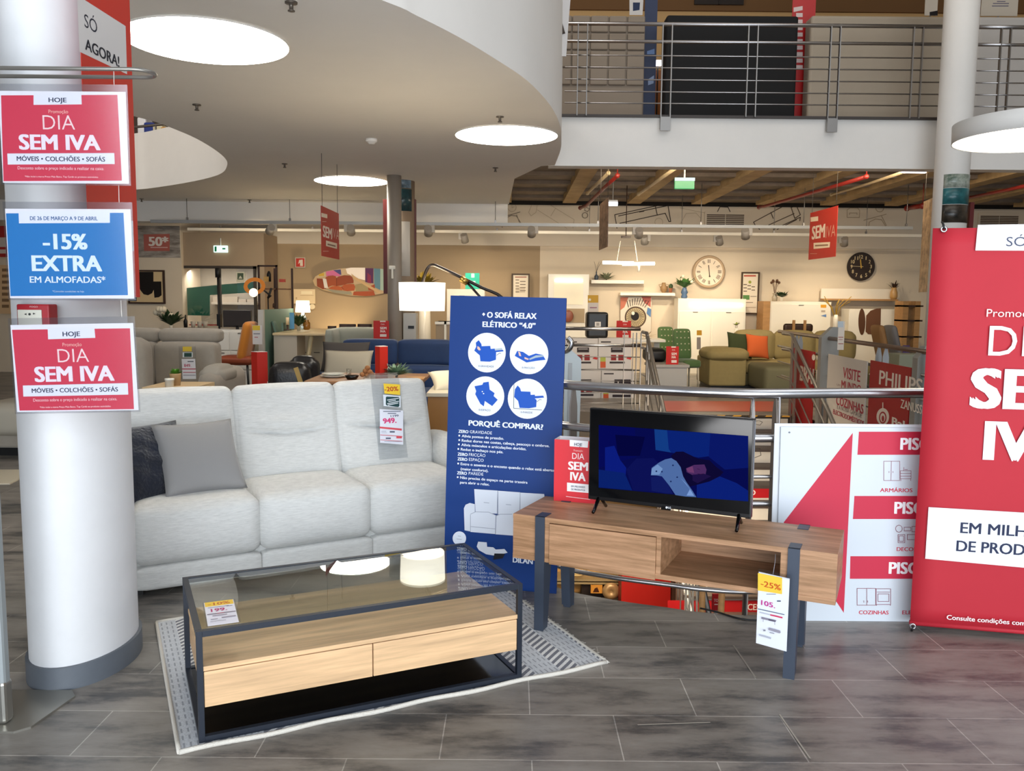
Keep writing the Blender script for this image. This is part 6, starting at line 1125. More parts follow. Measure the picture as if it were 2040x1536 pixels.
# etagere
w_, h_, o = base(515, 528, 572, 745, 14.2, 0); t = thing('etagere', 'tall open rack of dark thin metal beside the fire sign', 'shelf unit', o); bm = B()
for x in (0, w_*.62): 
    for y in (0, .35): box(bm, (x+(w_*.35 if y else 0), y, 0), (x+(w_*.35 if y else 0)+.03, y+.03, h_-(.04 if y else 0)))
box(bm, (0, 0, h_-.03), (w_*.62+.03, .03, h_)); obj('frame', bm, mat('rack_brown', '#3a241a', .5), t)
for k in (.40, .60, .80): bm = B(); box(bm, (0, 0, h_*k), (w_, .35, h_*k+.02)); obj('shelf', bm, mat('rack_shelf', '#6d4c36', .5), t)
for px, y0, y1, m, lb in ((536, 540, 561, BLACK, 'black rounded vase on the top shelf of the rack'), (545, 604, 613, DARKBROWN, 'dark figurine on the lower shelf of the rack')):
    t, h = vase('vase', lb, px, y0, y1, 14.35, [(.2, 0), (.2, .7), (.1, .95), (.05, 1)], m)
bm = B(); w_, h_, o = base(525, 551, 535, 561, 14.3); box(bm, (0, 0, 0), (w_, .1, h_)); single('storage_box', bm, mat('box_amber', '#c9a05a', .6), 'small amber box on the top shelf of the rack', 'box', o)
bm = B(); w_, h_, o = base(556, 556, 566, 562, 14.3); box(bm, (0, 0, 0), (w_, .1, h_)); single('storage_box', bm, paint('#b04a40'), 'small red box at the right of the rack', 'box', o)
# bulb ring lamp
p = at(507, 570, 13.4); t = thing('wall_lamp', 'orange ring lamp with a glowing round bulb left of the rack', 'lamp', p); mt = M.Rotation(.9, 4, 'X') @ M.Rotation(.15, 4, 'Y'); r = 17*13.4/FPX
bm = B(); tube(bm, [mt @ V((r*math.cos(k*math.pi/16), r*math.sin(k*math.pi/16), 0)) for k in range(32)], .03, 8, closed=True); obj('ring', bm, glow('#d8823a', .5), t)
bm = B(); ball(bm, (at(505, 583, 13.3)-p), .065, 0, 16); obj('bulb', bm, glow('#ffd9a0', 8), t)
bm = B(); tube(bm, [at(520, 574, 13.4)-p, at(540, 590, 13.5)-p, at(533, 594, 13.5)-p], .014, 6); tube(bm, [at(541, 574, 13.5)-p, at(534, 594, 13.5)-p], .02, 6); tube(bm, [at(534, 594, 13.5)-p, V((at(534, 594, 13.5)-p).to_tuple()[:2]+(-p.z,))], .012, 6); obj('arm', bm, BLACK, t)
# fire sign, notice board, round sign
w_, h_, o = base(588, 513, 608, 533, 17.42); t = thing('fire_sign', 'red fire extinguisher sign on the tan back wall', 'sign', o); bm = B(); box(bm, (0, 0, 0), (w_, .015, h_)); obj('plate', bm, paint('#c8c0b0'), t); prn(t, [('r', 589.5, 514.5, 606.5, 531.5, '#c03022'), ('p', [(596, 518), (603, 517), (603.5, 530), (598, 530), (597.5, 523), (594, 526)], '#e0d0c0')], 0, 'pictogram')
w_, h_, o = base(585, 576, 628, 605, 17.42); t = thing('notice_board', 'cream notice board above the table lamp', 'sign', o); bm = B(); box(bm, (0, 0, 0), (w_, .02, h_)); obj('sheet', bm, paint('#e6cfa8'), t); prn(t, [('r', 600, 580, 622, 586, '#f4e4c0'), ('r', 598, 588, 625, 589, '#c8ac84'), ('r', 589, 592, 592, 596, '#c8ac84')], 0, 'print')
p = at(622, 611, 17.42); bm = B(); cyl(bm, (0, 0, 0), (0, .015, 0), .055, n=24); t = tag(obj('round_sign', bm, paint('#ead9b8'), None, p), 'tiny round cream sign right of the table lamp', 'sign')
# orange chair
t = thing('dining_chair', 'orange upholstered chair left of the green partition', 'chair', (at(487, 740, 12.2).x, 12.2, 0)); o = t.location
ORG = mat('orange_fabric', '#c87a1c', .75, sheen=.3)
bm = B(); zt = at(497, 641, 12.2).z; zs = at(480, 717, 12.2).z
mt = M.Translation((.0, 0, zs)) @ M.Rotation(math.radians(12), 4, 'Y'); cush(bm, (.0, .0, (zt-zs)/2), (.12, .46, (zt-zs)*1.03), .055, .01, mtx=mt); obj('backrest', bm, ORG, t)
bm = B(); cush(bm, (-.08, .0, zs), (.5, .46, .12), .05, .01); obj('seat', bm, mat('rust_leather', '#8a3c1c', .6), t)
for sx in (-.24, .10):
    for sy in (-.18, .18): bm = B(); tube(bm, [(sx, sy, zs-.05), (sx*1.25, sy*1.1, 0)], .018, 6); obj('leg', bm, BLACK, t)
w_, h_, o = base(503, 648, 522, 686, 12.0); t = thing('price_tag', 'yellow and white price tag beside the orange chair', 'price tag', o); bm = B(); box(bm, (0, 0, 0), (w_, .006, h_)); obj('card', bm, paint('#cfcac8'), t); prn(t, [('r', 503, 648.5, 518, 658, '#d8b83c'), ('r', 505, 664, 518, 666, '#7a7a84'), ('r', 507, 671, 514, 672.5, '#b05a60')], 0, 'print'); bm = B(); tube(bm, [(.0, .003, h_), (-.06, .1, h_+.04)], .002, 4); obj('string', bm, GREYM, t)
# green partition and desk group
YP = 12.6
x0, x1, zb, zt = rectY(524, 618, 586, 720, YP)
pa_, pb_ = at(526, 700, 12.3), at(586, 700, 14.0); pa_.z = pb_.z = 0; zt0 = at(526, 617, 12.3).z
t, w_, h_ = panel('room_divider', 'grey-green partition panel behind the grey desk side', 'panel', pa_+V((0, 0, zt0)), pb_+V((0, 0, zt0)), pb_, pa_, .04, mat('partition_green', '#6c8a7c', .6), 'board')
bm = B(); box(bm, (-.06, -.02, 0), (0, .06, zt0)); obj('edge_post', bm, mat('edge_grey', '#b8b5ac', .5), t)
t, w_, h_ = cabinet('desk', 'grey-sided desk with a pale wooden top carrying the table lamp', (532, 668, 592, 745), 12.5, .5, mat('desk_grey', '#b1a796', .5), 0, cat='desk')
bm = B(); box(bm, (.09, -.02, h_), (w_+.62, 1.9, h_+.035), .004); obj('top', bm, mat('desk_top', '#d6bd90', .4), t)
t, w_, h_ = cabinet('dresser', 'cream chest of drawers under the table lamp', (594, 661, 645, 745), 14.5, .45, CREAMW, 0, doors=[(.02, .66, .5, .97), (.5, .66, .98, .97), (.02, .34, .5, .64), (.5, .34, .98, .64), (.02, .03, .98, .32)])
p = at(604, 660, 13.9); t = thing('table_lamp', 'glowing white table lamp on the desk beside the green partition', 'lamp', (p.x, 13.9, at(604, 659, 13.9).z)); z = lambda y: at(604, y, 13.9).z-t.location.z; r = 14.5*13.9/FPX
bm = B(); lathe(bm, [(r, z(622)), (r*.86, z(599)), (r*.85, z(599)), (r*.99, z(622))], n=32); obj('lamp_shade', bm, glow('#fff0d2', 4), t); bm = B(); lathe(bm, [(.05, 0), (.07, .02), (.075, z(640)), (.03, z(626)), (.012, z(620))], n=20); obj('base', bm, mat('lamp_glass', '#dfe9ee', .2), t)
light('table_lamp_light', 'POINT', t.location+V((0, 0, z(612))), (0, 0, 0), 16, (1, .8, .5), .06, parent=t)
light('wall_glow', 'SPOT', (at(667, 655, 16.6).x, 16.7, .55), (at(667, 600, 17.5).x, 17.6, 1.6), 40, (1, .8, .5), .05, angle=1.7)
t, h = vase('potted_plant', 'leafy green plant in front of the table lamp', 595, 650, 659, 13.2, POT, mat('pot_glass', '#c9c4b0', .3), 'plant'); sprig(t, h, .30, 70, LEAFD, 1.0, .02)
t, h = vase('vase', 'amber glass jar on the desk right of the plant', 611, 637, 657, 13.2, [(.26, 0), (.36, .15), (.36, .7), (.2, .85), (.22, 1)], mat('jar_amber', '#8a5a1c', .15))
t, h = vase('candle_holder', 'dark dish with a pale candle on the desk', 573, 647, 658, 12.7, [(.7, 0), (.72, .12), (.2, .15), (.2, 1)], DARKBROWN, 'candle holder'); bm = B(); cyl(bm, (0, 0, h), (0, 0, h+.11), .025, n=12); obj('candle', bm, mat('wax', '#e0c49a', .5), t)
for k, (px, lean, lb) in enumerate(((541, -.3, 'grey-green book leaning against the partition'), (563, -.05, 'upright green book near the candle'))):
    bm = B(); box(bm, (-.012, 0, 0), (.012, .14, .17 if k == 0 else .12)); single('book', bm, mat('book_green', '#5a7468', .6), lb, 'book', at(px+8 if k == 0 else px, 662 if k == 0 else 659, 12.66), (0, lean, 0), 'books on the desk')
w_, h_, o = base(577, 623, 586, 655, 12.72); bm = B(); box(bm, (0, 0, 0), (w_, .01, h_)); single('blue_card', bm, paint('#5b93b8'), 'blue card standing at the end of the green partition', 'sign', o)
t, h = vase('cup', 'tiny pale cup beside the amber jar', 602, 650, 657, 13.1, [(.3, 0), (.42, 1), (.36, 1)], mat('cup_blue', '#c9dde4', .3), 'cup')
bm = B(); tube(bm, smoothline([at(620, 668, 12.9), at(617, 690, 12.9), at(613, 715, 12.9), at(611, 745, 12.9)], 4), .035, 8); single('curved_chair_leg', bm, mat('cream_curve', '#ecd9ac', .4), 'cream curved chair leg in front of the chest of drawers', 'chair leg')
# grey bed headboard and picture frames
GRF = mat('grey_green_fabric', '#9a9a8c', .85, sheen=.2)
t = thing('armchair', 'pale grey high-backed upholstered seat behind the navy sofa', 'armchair', (at(650, 740, 11.6).x, 11.6, 0)); ox = t.location.x; w_ = at(763, 700, 11.6).x-ox; zt = at(700, 655, 11.6).z
bm = B(); cush(bm, (w_/2, .45, zt/2+.15), (w_-.1, .2, zt-.3), .05, .01); obj('backrest', bm, GRF, t)
for x in (.06, w_-.06): bm = B(); cush(bm, (x, .25, zt/2), (.12, .7, zt*.98), .04, .005); obj('wing', bm, GRF, t)
bm = B(); cush(bm, (w_/2, .1, .4), (w_-.1, .8, .25), .05, .01); obj('seat', bm, GRF, t)
for k, (a, b_) in enumerate(((650, 667), (673, 706), (710, 738))):
    w_, h_, o = base(a, 645 if k else 649, b_, 690, 14.6, .6); t = thing('picture_frame', ['dark picture frame, smallest, leaning left of the row', 'dark picture frame, middle of the leaning row', 'dark picture frame, right of the leaning row'][k], 'picture frame', (o.x, 14.6, .0), (-.12, 0, 0), 'leaning picture frames'); h_ += .6; bm = B()
    for lo, hi in (((0, 0, 0), (.04, .03, h_)), ((w_-.04, 0, 0), (w_, .03, h_)), ((0, 0, 0), (w_, .03, .04)), ((0, 0, h_-.05), (w_, .03, h_))): box(bm, lo, hi)
    obj('frame', bm, DARKBROWN, t); bm = B(); box(bm, (.04, .01, .04), (w_-.04, .03, h_-.05)); obj('mount', bm, paint('#8a6f50'), t)
redsign('red promotion card in front of the middle pillar', (744, 639, 775, 676), 11.0, pole=True)
# oval mirror; the mirrored orange sofa is painted on its face
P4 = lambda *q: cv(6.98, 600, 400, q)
p = at(700, 560, 17.40); t = thing('oval_mirror', 'oval mirror on the back wall, the mirrored orange sofa painted on it', 'mirror', p)
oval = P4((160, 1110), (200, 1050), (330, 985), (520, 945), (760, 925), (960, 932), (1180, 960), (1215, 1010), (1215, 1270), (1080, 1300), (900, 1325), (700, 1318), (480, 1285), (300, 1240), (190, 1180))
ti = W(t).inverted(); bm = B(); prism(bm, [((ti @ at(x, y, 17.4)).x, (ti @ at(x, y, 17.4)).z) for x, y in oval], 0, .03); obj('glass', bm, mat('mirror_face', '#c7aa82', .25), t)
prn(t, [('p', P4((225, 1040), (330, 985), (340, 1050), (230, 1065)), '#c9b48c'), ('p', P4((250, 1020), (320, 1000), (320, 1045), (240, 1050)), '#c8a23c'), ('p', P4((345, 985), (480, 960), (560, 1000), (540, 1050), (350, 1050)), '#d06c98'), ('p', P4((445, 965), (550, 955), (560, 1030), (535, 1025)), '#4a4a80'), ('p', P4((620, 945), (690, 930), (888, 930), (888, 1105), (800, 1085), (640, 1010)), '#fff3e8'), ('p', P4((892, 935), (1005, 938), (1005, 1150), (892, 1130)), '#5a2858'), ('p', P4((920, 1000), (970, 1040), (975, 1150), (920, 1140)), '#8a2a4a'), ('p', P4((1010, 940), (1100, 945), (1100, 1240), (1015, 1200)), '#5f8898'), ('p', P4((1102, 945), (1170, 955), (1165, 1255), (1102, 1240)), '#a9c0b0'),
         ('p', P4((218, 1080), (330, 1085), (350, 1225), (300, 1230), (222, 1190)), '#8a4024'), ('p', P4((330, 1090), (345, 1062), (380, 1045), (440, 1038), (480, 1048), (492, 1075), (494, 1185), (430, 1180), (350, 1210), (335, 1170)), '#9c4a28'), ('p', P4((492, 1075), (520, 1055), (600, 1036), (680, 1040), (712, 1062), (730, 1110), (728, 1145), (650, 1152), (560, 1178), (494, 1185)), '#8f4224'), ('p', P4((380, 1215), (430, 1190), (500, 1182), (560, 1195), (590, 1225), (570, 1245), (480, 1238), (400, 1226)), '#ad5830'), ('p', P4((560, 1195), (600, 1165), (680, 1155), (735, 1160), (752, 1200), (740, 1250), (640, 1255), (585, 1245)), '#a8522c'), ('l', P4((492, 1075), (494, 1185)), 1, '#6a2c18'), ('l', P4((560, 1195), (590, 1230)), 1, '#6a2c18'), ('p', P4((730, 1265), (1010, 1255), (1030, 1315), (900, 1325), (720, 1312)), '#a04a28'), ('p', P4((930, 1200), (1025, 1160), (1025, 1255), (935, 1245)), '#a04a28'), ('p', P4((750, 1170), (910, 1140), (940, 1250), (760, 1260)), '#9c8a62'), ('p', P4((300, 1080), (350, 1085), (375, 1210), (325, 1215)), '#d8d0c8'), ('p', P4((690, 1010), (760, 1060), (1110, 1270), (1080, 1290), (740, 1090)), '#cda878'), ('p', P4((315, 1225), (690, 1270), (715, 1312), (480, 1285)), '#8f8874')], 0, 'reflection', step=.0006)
# arc floor lamp
t = thing('arc_lamp', 'arc floor lamp with a big glowing white drum shade', 'lamp', (at(1025, 700, 6.9).x, 6.9, 0)); tl = t.location; r = 46*6.9/FPX; c = at(841, 592, 6.9)-tl; zt = at(841, 563, 6.9).z; zb = at(841, 619, 6.9).z
SHD = bpy.data.materials.new('lamp_shade_lit'); SHD.use_nodes = True; b_ = SHD.node_tree.nodes['Principled BSDF']; b_.inputs['Base Color'].default_value = (.9, .87, .8, 1); b_.inputs['Emission Color'].default_value = (1, .92, .76, 1); b_.inputs['Emission Strength'].default_value = 1.6
bm = B(); lathe(bm, [(r*.97, zb), (r, zt), (r-.006, zt), (r*.97-.006, zb)], (c.x, c.y, 0), 40); obj('lamp_shade', bm, SHD, t)
light('arc_lamp_light', 'POINT', V((c.x+tl.x, c.y+tl.y, (zt+zb)/2)), (0, 0, 0), 22, (1, .82, .55), .08, parent=t)
bm = B(); P_ = [at(x, y, Y)-tl for x, y, Y in ((841, 566, 6.9), (846, 548, 6.9), (853, 533, 6.9), (862, 528, 6.9), (875, 532, 6.9), (920, 553, 6.9), (960, 573, 6.9), (1000, 593, 6.9), (1028, 640, 6.9))]; tube(bm, smoothline([tuple(p) for p in P_]+[(0, .02, .6), (0, 0, .04)], 4), .013, 8); obj('arm', bm, mat('lamp_dark_metal', '#2b2420', .3, .7), t)
bm = B(); cyl(bm, at(917, 555, 6.88)-tl, at(932, 563, 6.88)-tl, .026, n=12); obj('joint', bm, mat('brass', '#b8924a', .3, .9), t); bm = B(); tube(bm, [at(930, 562, 6.88)-tl, at(955, 590, 6.88)-tl, V((0, 0, .9))], .011, 6); obj('strut', bm, mat('lamp_dark_metal', '#2b2420'), t); bm = B(); cyl(bm, (0, 0, 0), (0, 0, .04), .2, n=32); obj('base', bm, BLACK, t)
# plant, teal sign, white cabinet, grey boxes behind the arc lamp
t, h = vase('potted_plant', 'gold-leaved plant left of the arc lamp shade', 846, 572, 600, 15.0, POT, CREAMW, 'plant'); pedestal(t, .12); sprig(t, h, .38, 34, mat('leaf_gold', '#8a7420', .6, var=.3, vs=20), 1.1, .05)
w_, h_, o = base(927, 544, 955, 580, 16.2); t = thing('teal_sign', 'teal and grey display card behind the arc lamp arm', 'sign', o); bm = B(); box(bm, (0, 0, 0), (w_, .05, h_)); obj('card', bm, paint('#1f8a78'), t); prn(t, [('r', 936, 560, 947, 564, '#d8e4d8'), ('r', 939, 545, 945, 553, '#cfe0d4')], 0, 'lettering'); bm = B(); box(bm, (-.09, .0, 0), (0, .3, h_*.85)); obj('side', bm, paint('#8a6f4e'), t)
t, w_, h_ = cabinet('wardrobe', 'white wardrobe with a pale glass door behind the arc lamp shade', (890, 576, 965, 745), 15.6, .6, CREAMW, 0, doors=[(.18, .02, .62, .94)])
bm = B(); box(bm, (w_*.28, -.02, h_*.05), (w_*.6, -.016, h_*.9)); obj('glass_panel', bm, mat('pale_glass', '#bcd8d0', .15), t)
t, w_, h_ = cabinet('refrigerator', 'tall grey-white appliance right of the middle pillar', (803, 624, 829, 745), 11.44, .25, mat('fridge', '#bcb6ab', .35), 0, cat='appliance')
bm = B(); box(bm, (w_*.4, -.02, h_*.84), (w_*.85, -.0, h_*.87)); obj('handle', bm, BLACK, t); bm = B(); cyl(bm, (w_*.55, -.015, h_*.62), (w_*.55, 0, h_*.62), .03, n=14); obj('knob', bm, BLACK, t)
t, w_, h_ = cabinet('nightstand', 'grey-brown nightstand with a white frame behind the navy sofa', (868, 641, 906, 745), 13.2, .45, mat('night_taupe', '#a28d72', .5), 0)
bm = B(); box(bm, (-.01, -.02, h_-.04), (w_+.03, .45, h_+.0)); box(bm, (w_*.45, -.02, 0), (w_*.56, .0, h_)); obj('frame', bm, CREAMW, t)
# red dining-room card etc. navy sofa
NV = mat('navy_velvet', '#183560', .7, var=.15, vs=8, sheen=.25)
t = thing('sofa', 'navy blue velvet sofa behind the light grey sofa', 'sofa', (at(673, 720, 9.6).x, 9.6, 0)); ox = t.location.x; w_ = at(1010, 720, 9.6).x-ox; zt = at(780, 677, 9.9).z; zm = at(780, 728, 9.8).z
for k in range(3):
    a = w_*k/3; bm = B(); cush(bm, (a+w_/6, .35, (zt+zm)/2), (w_/3-.01, .2, zt-zm), .04, .01); obj('headrest', bm, NV, t)
    bm = B(); cush(bm, (a+w_/6, .28, (zm+.42)/2), (w_/3-.01, .24, zm-.42), .05, .01); obj('back_cushion', bm, NV, t)
    bm = B(); cush(bm, (a+w_/6, -.1, .36), (w_/3-.01, .75, .2), .06, .02); obj('seat_cushion', bm, NV, t)
bm = B(); box(bm, (0, -.4, .05), (w_, .4, .28), .03); obj('base', bm, NV, t); bm = B(); box(bm, (.05, -.35, 0), (w_-.05, .35, .06)); obj('feet', bm, BLACK, t)
bm = B(); cush(bm, (-.10, -.05, .42), (.26, .85, .55), .12, .01); obj('armrest', bm, NV, t)
for px, py, Y, m, w2, h2, lb, rx in ((688, 711, 9.05, mat('brown_grey_cloth', '#4a4440', .85), .52, .34, 'dark brown-grey cushion on the navy sofa', -.35), (693, 728, 8.85, mat('beige_cloth', '#b3a893', .85), .52, .34, 'beige cushion in front of the dark one on the navy sofa', -.4)):
    bm = B(); pillow(bm, w2, h2, .14); single('cushion', bm, m, lb, 'cushion', at(px, py, Y), (rx, 0, -.05))
# dining table edge with dishes, just behind the light sofa
ZT = at(740, 752, 7.4).z
t = thing('table', 'wooden table with dishes behind the light grey sofa', 'table', (at(625, 752, 7.4).x, 7.4, 0)); w_ = at(848, 752, 7.4).x-t.location.x
bm = B(); box(bm, (0, -.35, ZT-.03), (w_, .45, ZT), .006); obj('table_top', bm, mat('table_brown', '#a0714a', .4, var=.2, vs=4, st=(1, 5, 5)), t)
for x in (.06, w_-.1):
    for y in (-.3, .36): bm = B(); box(bm, (x, y, 0), (x+.05, y+.05, ZT-.03)); obj('leg', bm, DARKBROWN, t)
p = at(664, 748, 7.4); p.z = ZT
for k, (r, z, lb) in enumerate(((.115, 0, 'large white plate at the bottom of the stack'), (.10, .018, 'white plate stacked on the larger plate'))):
    bm = B(); lathe(bm, [(r*.55, z), (r*.6, z+.003), (r, z+.016), (r*.99, z+.018), (r*.6, z+.008), (.001, z+.007)], n=32); single('plate', bm, mat('porcelain', '#dcdcd4', .25), lb, 'plate', p, None, 'plates on the table')
t, h = vase('drinking_glass', 'clear tumbler behind the stacked plates', 695, 728, 740, 7.65, [(.36, 0), (.42, 1), (.40, 1), (.33, .08)], glass('tumbler', (.85, .86, .85), .9), 'glass'); t.location.z = ZT
p = at(701, 746, 7.2); p.z = ZT; bm = B(); lathe(bm, [(.04, 0), (.062, .035), (.058, .035), (.036, .006)], n=24); single('bowl', bm, GLOSSB, 'small glossy black bowl beside the plates', 'bowl', p)
PINE = mat('pinecone_tan', '#a8754a', .8, bump=.6, bs=60)
for k, (px, py) in enumerate(((722, 746), (732, 748), (741, 746), (728, 739), (737, 741), (732, 733))):
    bm = B(); ball(bm, (0, 0, 0), (.024, .024, .022), 0, 12); p = at(px, py, 7.25); p.z = max(ZT+.022, p.z); single('decor_ball', bm, PINE, ['tan decorative ball, leftmost of the pile', 'tan decorative ball at the front of the pile', 'tan decorative ball, rightmost of the pile', 'tan decorative ball, left in the second layer', 'tan decorative ball, right in the second layer', 'tan decorative ball on top of the pile'][k], 'ornament', p, None, 'pile of tan ornament balls')
t, h = vase('potted_plant', 'grey-green leafy plant spreading on the table behind the price pocket', 790, 745, 752, 7.2, POT, mat('pot_grey', '#8d8c84', .6), 'plant'); sprig(t, h*.6, .17, 110, LEAFG, 1.6, .014, bend=.3, up=.8)
p = at(828, 746, 7.3); p.z = ZT; bm = B(); box(bm, (-.09, -.1, 0), (.08, .1, .014), .004); single('wooden_tray', bm, WOOD, 'small wooden tray at the right end of the table', 'tray', p)
def totem(lb, px0, px1, py0, py1, Y, zbase):
    w_, h_, o = base(px0, py0, px1, py1, Y, zbase); t = thing('promotion_stand', lb, 'sign', (o.x, Y, zbase), 0, 'three-sided red card stands'); bm = B(); _slab(bm, [(0, .06), (w_*.45, 0), (w_, .05), (w_*.55, .14)], 0, h_-.004, 0); obj('card', bm, paint('#c42a1e'), t); bm = B(); _slab(bm, [(0, .06), (w_*.45, 0), (w_, .05), (w_*.55, .14)], h_-.004, h_, 0); obj('top', bm, paint('#e8dcd8'), t)
    mt = W(t).inverted(); H_ = py1-py0
    bm = B(); [box(bm, (w_*.975, .035, h_*a), (w_*1.0, .05, h_*b_)) for a, b_ in ((.22, .36), (.42, .48), (.1, .16))]; obj('lettering', bm, paint('#e8d8d0'), t)
totem('three-sided red card stand right of the black recliner', 745, 771, 690, 752, 7.15, ZT)
totem('three-sided red card stand left of the black recliner', 498, 531, 701, 800, 9.0, .3)
w_, h_, o = base(480, 745, 540, 760, 9.0, 0); bm = B(); box(bm, (0, -.1, .0), (w_, .5, .30), .01); single('low_table', bm, WOOD, 'low wooden block table under the left card stand', 'table', (o.x, 9.0, 0))
# black leather recliner
BLK = mat('black_leather', '#141315', .35, var=.4, vs=20, bump=.3, bs=50, col2='#242224')
t = thing('recliner', 'black leather recliner behind the light grey sofa', 'armchair', (at(535, 740, 8.4).x, 8.4, 0), .1); ox = t.location.x; w_ = at(628, 740, 8.4).x-ox; zt = at(600, 716, 8.4).z
bm = B(); cush(bm, (w_*.42, .1, .52), (w_*.84, .24, .62), .08, .02); obj('backrest', bm, BLK, t); bm = B(); cush(bm, (w_*.66, .28, zt-.14), (w_*.6, .22, .28), .08, .02); obj('headrest', bm, BLK, t); bm = B(); cush(bm, (w_*.45, -.3, .35), (w_*.8, .6, .25), .08, .02); obj('seat', bm, BLK, t)
bm = B(); mt = M.Translation((w_*.6, -.035, zt-.10)) @ M.Rotation(-.3, 4, 'Y'); box(bm, (-.025, 0, -.28), (.02, .006, .02), 0, 0, mt); obj('tag_strap', bm, mat('strap_tan', '#b3934e', .5), t); bm = B(); box(bm, (w_*.1, -.5, 0), (w_*.8, .2, .24)); obj('base', bm, BLK, t)
# grey recliner sofa at left
GRS = mat('grey_recliner', '#a1988b', .85, var=.08, vs=10, sheen=.2, bump=.1, bs=80)
t = thing('sofa', 'grey recliner sofa with a headrest row behind the left sofa seat', 'sofa', (at(160, 740, 9.9).x, 9.9, 0)); ox = t.location.x
def GX(px): return at(px, 720, 9.9).x-ox
z_ = lambda y, Y=9.9: at(350, y, Y).z
for a, b_ in ((GX(164), GX(296)), (GX(297), GX(421))):
    bm = B(); cush(bm, ((a+b_)/2, .38, (z_(655, 10.2)+z_(683, 10.1))/2), (b_-a-.01, .26, z_(655, 10.2)-z_(683, 10.1)), .06, .008); obj('headrest', bm, GRS, t)
    bm = B(); cush(bm, ((a+b_)/2, .26, (z_(684)+.42)/2), (b_-a-.01, .26, z_(684)-.42), .05, .012); obj('back_cushion', bm, GRS, t)
    bm = B(); cush(bm, ((a+b_)/2, -.2, .34), (b_-a-.01, .8, .22), .07, .02); obj('seat_cushion', bm, GRS, t)
bm = B(); box(bm, (GX(164), -.5, .05), (GX(421), .45, .24), .03); obj('base', bm, GRS, t); bm = B(); box(bm, (GX(170), -.45, 0), (GX(415), .4, .06)); obj('feet', bm, BLACK, t)
for a in (GX(446), GX(145)): bm = B(); cush(bm, (a, -.05, .42), (.28, 1.0, .5), .13, .01); obj('armrest', bm, GRS, t)
bm = B(); cush(bm, (GX(446), -.2, .60), (.27, .55, .2), .09, .03); obj('arm_pad', bm, mat('grey_recliner_light', '#a39d92', .85), t)
w_, h_, o = base(358, 690, 392, 755, 9.55); t2 = thing('price_pocket', 'clear price pocket with a yellow card on the grey recliner sofa', 'price tag', o+V((0, -.02, 0))); bm = B(); box(bm, (0, 0, 0), (w_, .002, h_)); obj('pocket', bm, CLEAR, t2)
prn(t2, [('r', 364, 690.5, 382, 700, '#d8b83c', '@discount_card'), ('r', 364, 702, 384, 712, '#d0d4d0', '@logo_card'), ('r', 367, 703, 382, 711, '#28443a', '@logo_card'), ('p', [(362, 715), (389, 715), (391, 755), (364, 755)], '#d6d2d2', '@price_card'), ('t', '849.', 367, 725, 381, 731, '#b0405a', 1, '@price_card'), ('r', 363, 734, 390, 736, '#b0505a', '@price_card'), ('r', 365, 741, 390, 742.5, '#b0505a', '@price_card'), ('r', 365, 747, 390, 748, '#5a5a60', '@price_card'), ('r', 374, 719, 386, 721, '#5a5a60', '@price_card')], -.001, step=.0006)
# white side table with small pots right behind the left sofa seat
ZS = at(350, 768, 6.4).z
w_, h_, o = base(300, 768, 400, 772, 6.4, 0); bm = B(); box(bm, (0, -.15, ZS-.03), (w_, .3, ZS)); box(bm, (.05, -.1, 0), (w_-.05, .25, ZS-.03)); single('side_table', bm, mat('pale_wood', '#cbb088', .5), 'pale wooden side table hidden behind the left sofa seat', 'table', (o.x, 6.4, 0))
t, h = vase('potted_plant', 'small bright green plant in a tan paper pot behind the sofa', 350, 744, 768, 6.4, [(.36, 0), (.46, .95), (.47, 1), (.4, 1)], mat('pot_tan', '#a88a62', .7), 'plant'); t.location.z = ZS; sprig(t, h*.9, .07, 90, mat('leaf_bright', '#5f9a2c', .6, var=.3, vs=40), 1.2, .009)
t, h = vase('cup', 'small white lidded cup left of the tan pot', 338, 753, 770, 6.3, [(.46, 0), (.5, .75), (.54, .76), (.54, 1.0)], mat('cup_white', '#d9d6cc', .4), 'cup'); t.location.z = ZS
# wooden cabinet at the right end of the sofa
t = thing('cabinet', 'tan wooden cabinet with a cream top behind the right sofa arm', 'cabinet', (at(852, 800, 6.6).x, 6.6, 0)); w_ = at(960, 800, 6.6).x-t.location.x; zt = at(878, 783, 6.6).z
bm = B(); box(bm, (0, 0, 0), (w_, .75, zt-.03), .004); obj('body', bm, mat('tan_board', '#a9773e', .5, var=.08, vs=3), t); bm = B(); box(bm, (-.01, -.01, zt-.03), (w_+.01, .76, zt), .003); obj('top', bm, mat('cream_top', '#d9cdb5', .4), t)
bm = B(); pillow(bm, .5, .3, .12); single('cushion', bm, mat('cream_cloth', '#e3d7bd', .85), 'cream cushion lying on the tan cabinet beside the blue panel', 'cushion', at(905, 766, 7.0)+V((.05, 0, .03)), (-1.1, 0, .3))
# ---- things glimpsed between the pole and the pillar
t = thing('sofa', 'cream-grey sofa glimpsed between the pole and the pillar', 'sofa', (at(5, 800, 8.2).x, 8.2, 0)); ox = t.location.x; w_ = at(100, 800, 8.2).x-ox+.8
bm = B(); cush(bm, (w_/2, .4, .72), (w_, .3, .7), .1, .02); obj('back_cushion', bm, GRS, t); bm = B(); cush(bm, (w_/2, -.1, .34), (w_, .8, .3), .08, .02); obj('seat_cushion', bm, mat('cream_seat', '#b8b0a0', .85), t); bm = B(); box(bm, (0, -.45, .08), (w_, .5, .22), .02); obj('base', bm, GRS, t); bm = B(); box(bm, (.05, -.4, 0), (w_-.05, .4, .08)); obj('feet', bm, BLACK, t)
bm = B(); pts = [fl(-30, 938), fl(47, 938), fl(47, 952), fl(20, 966), fl(-30, 966)]; _slab(bm, [(p.x, p.y) for p in pts], .002, .012, 0); single('mat', bm, paint('#d9cfb8'), 'cream floor mat glimpsed left of the pillar', 'mat')
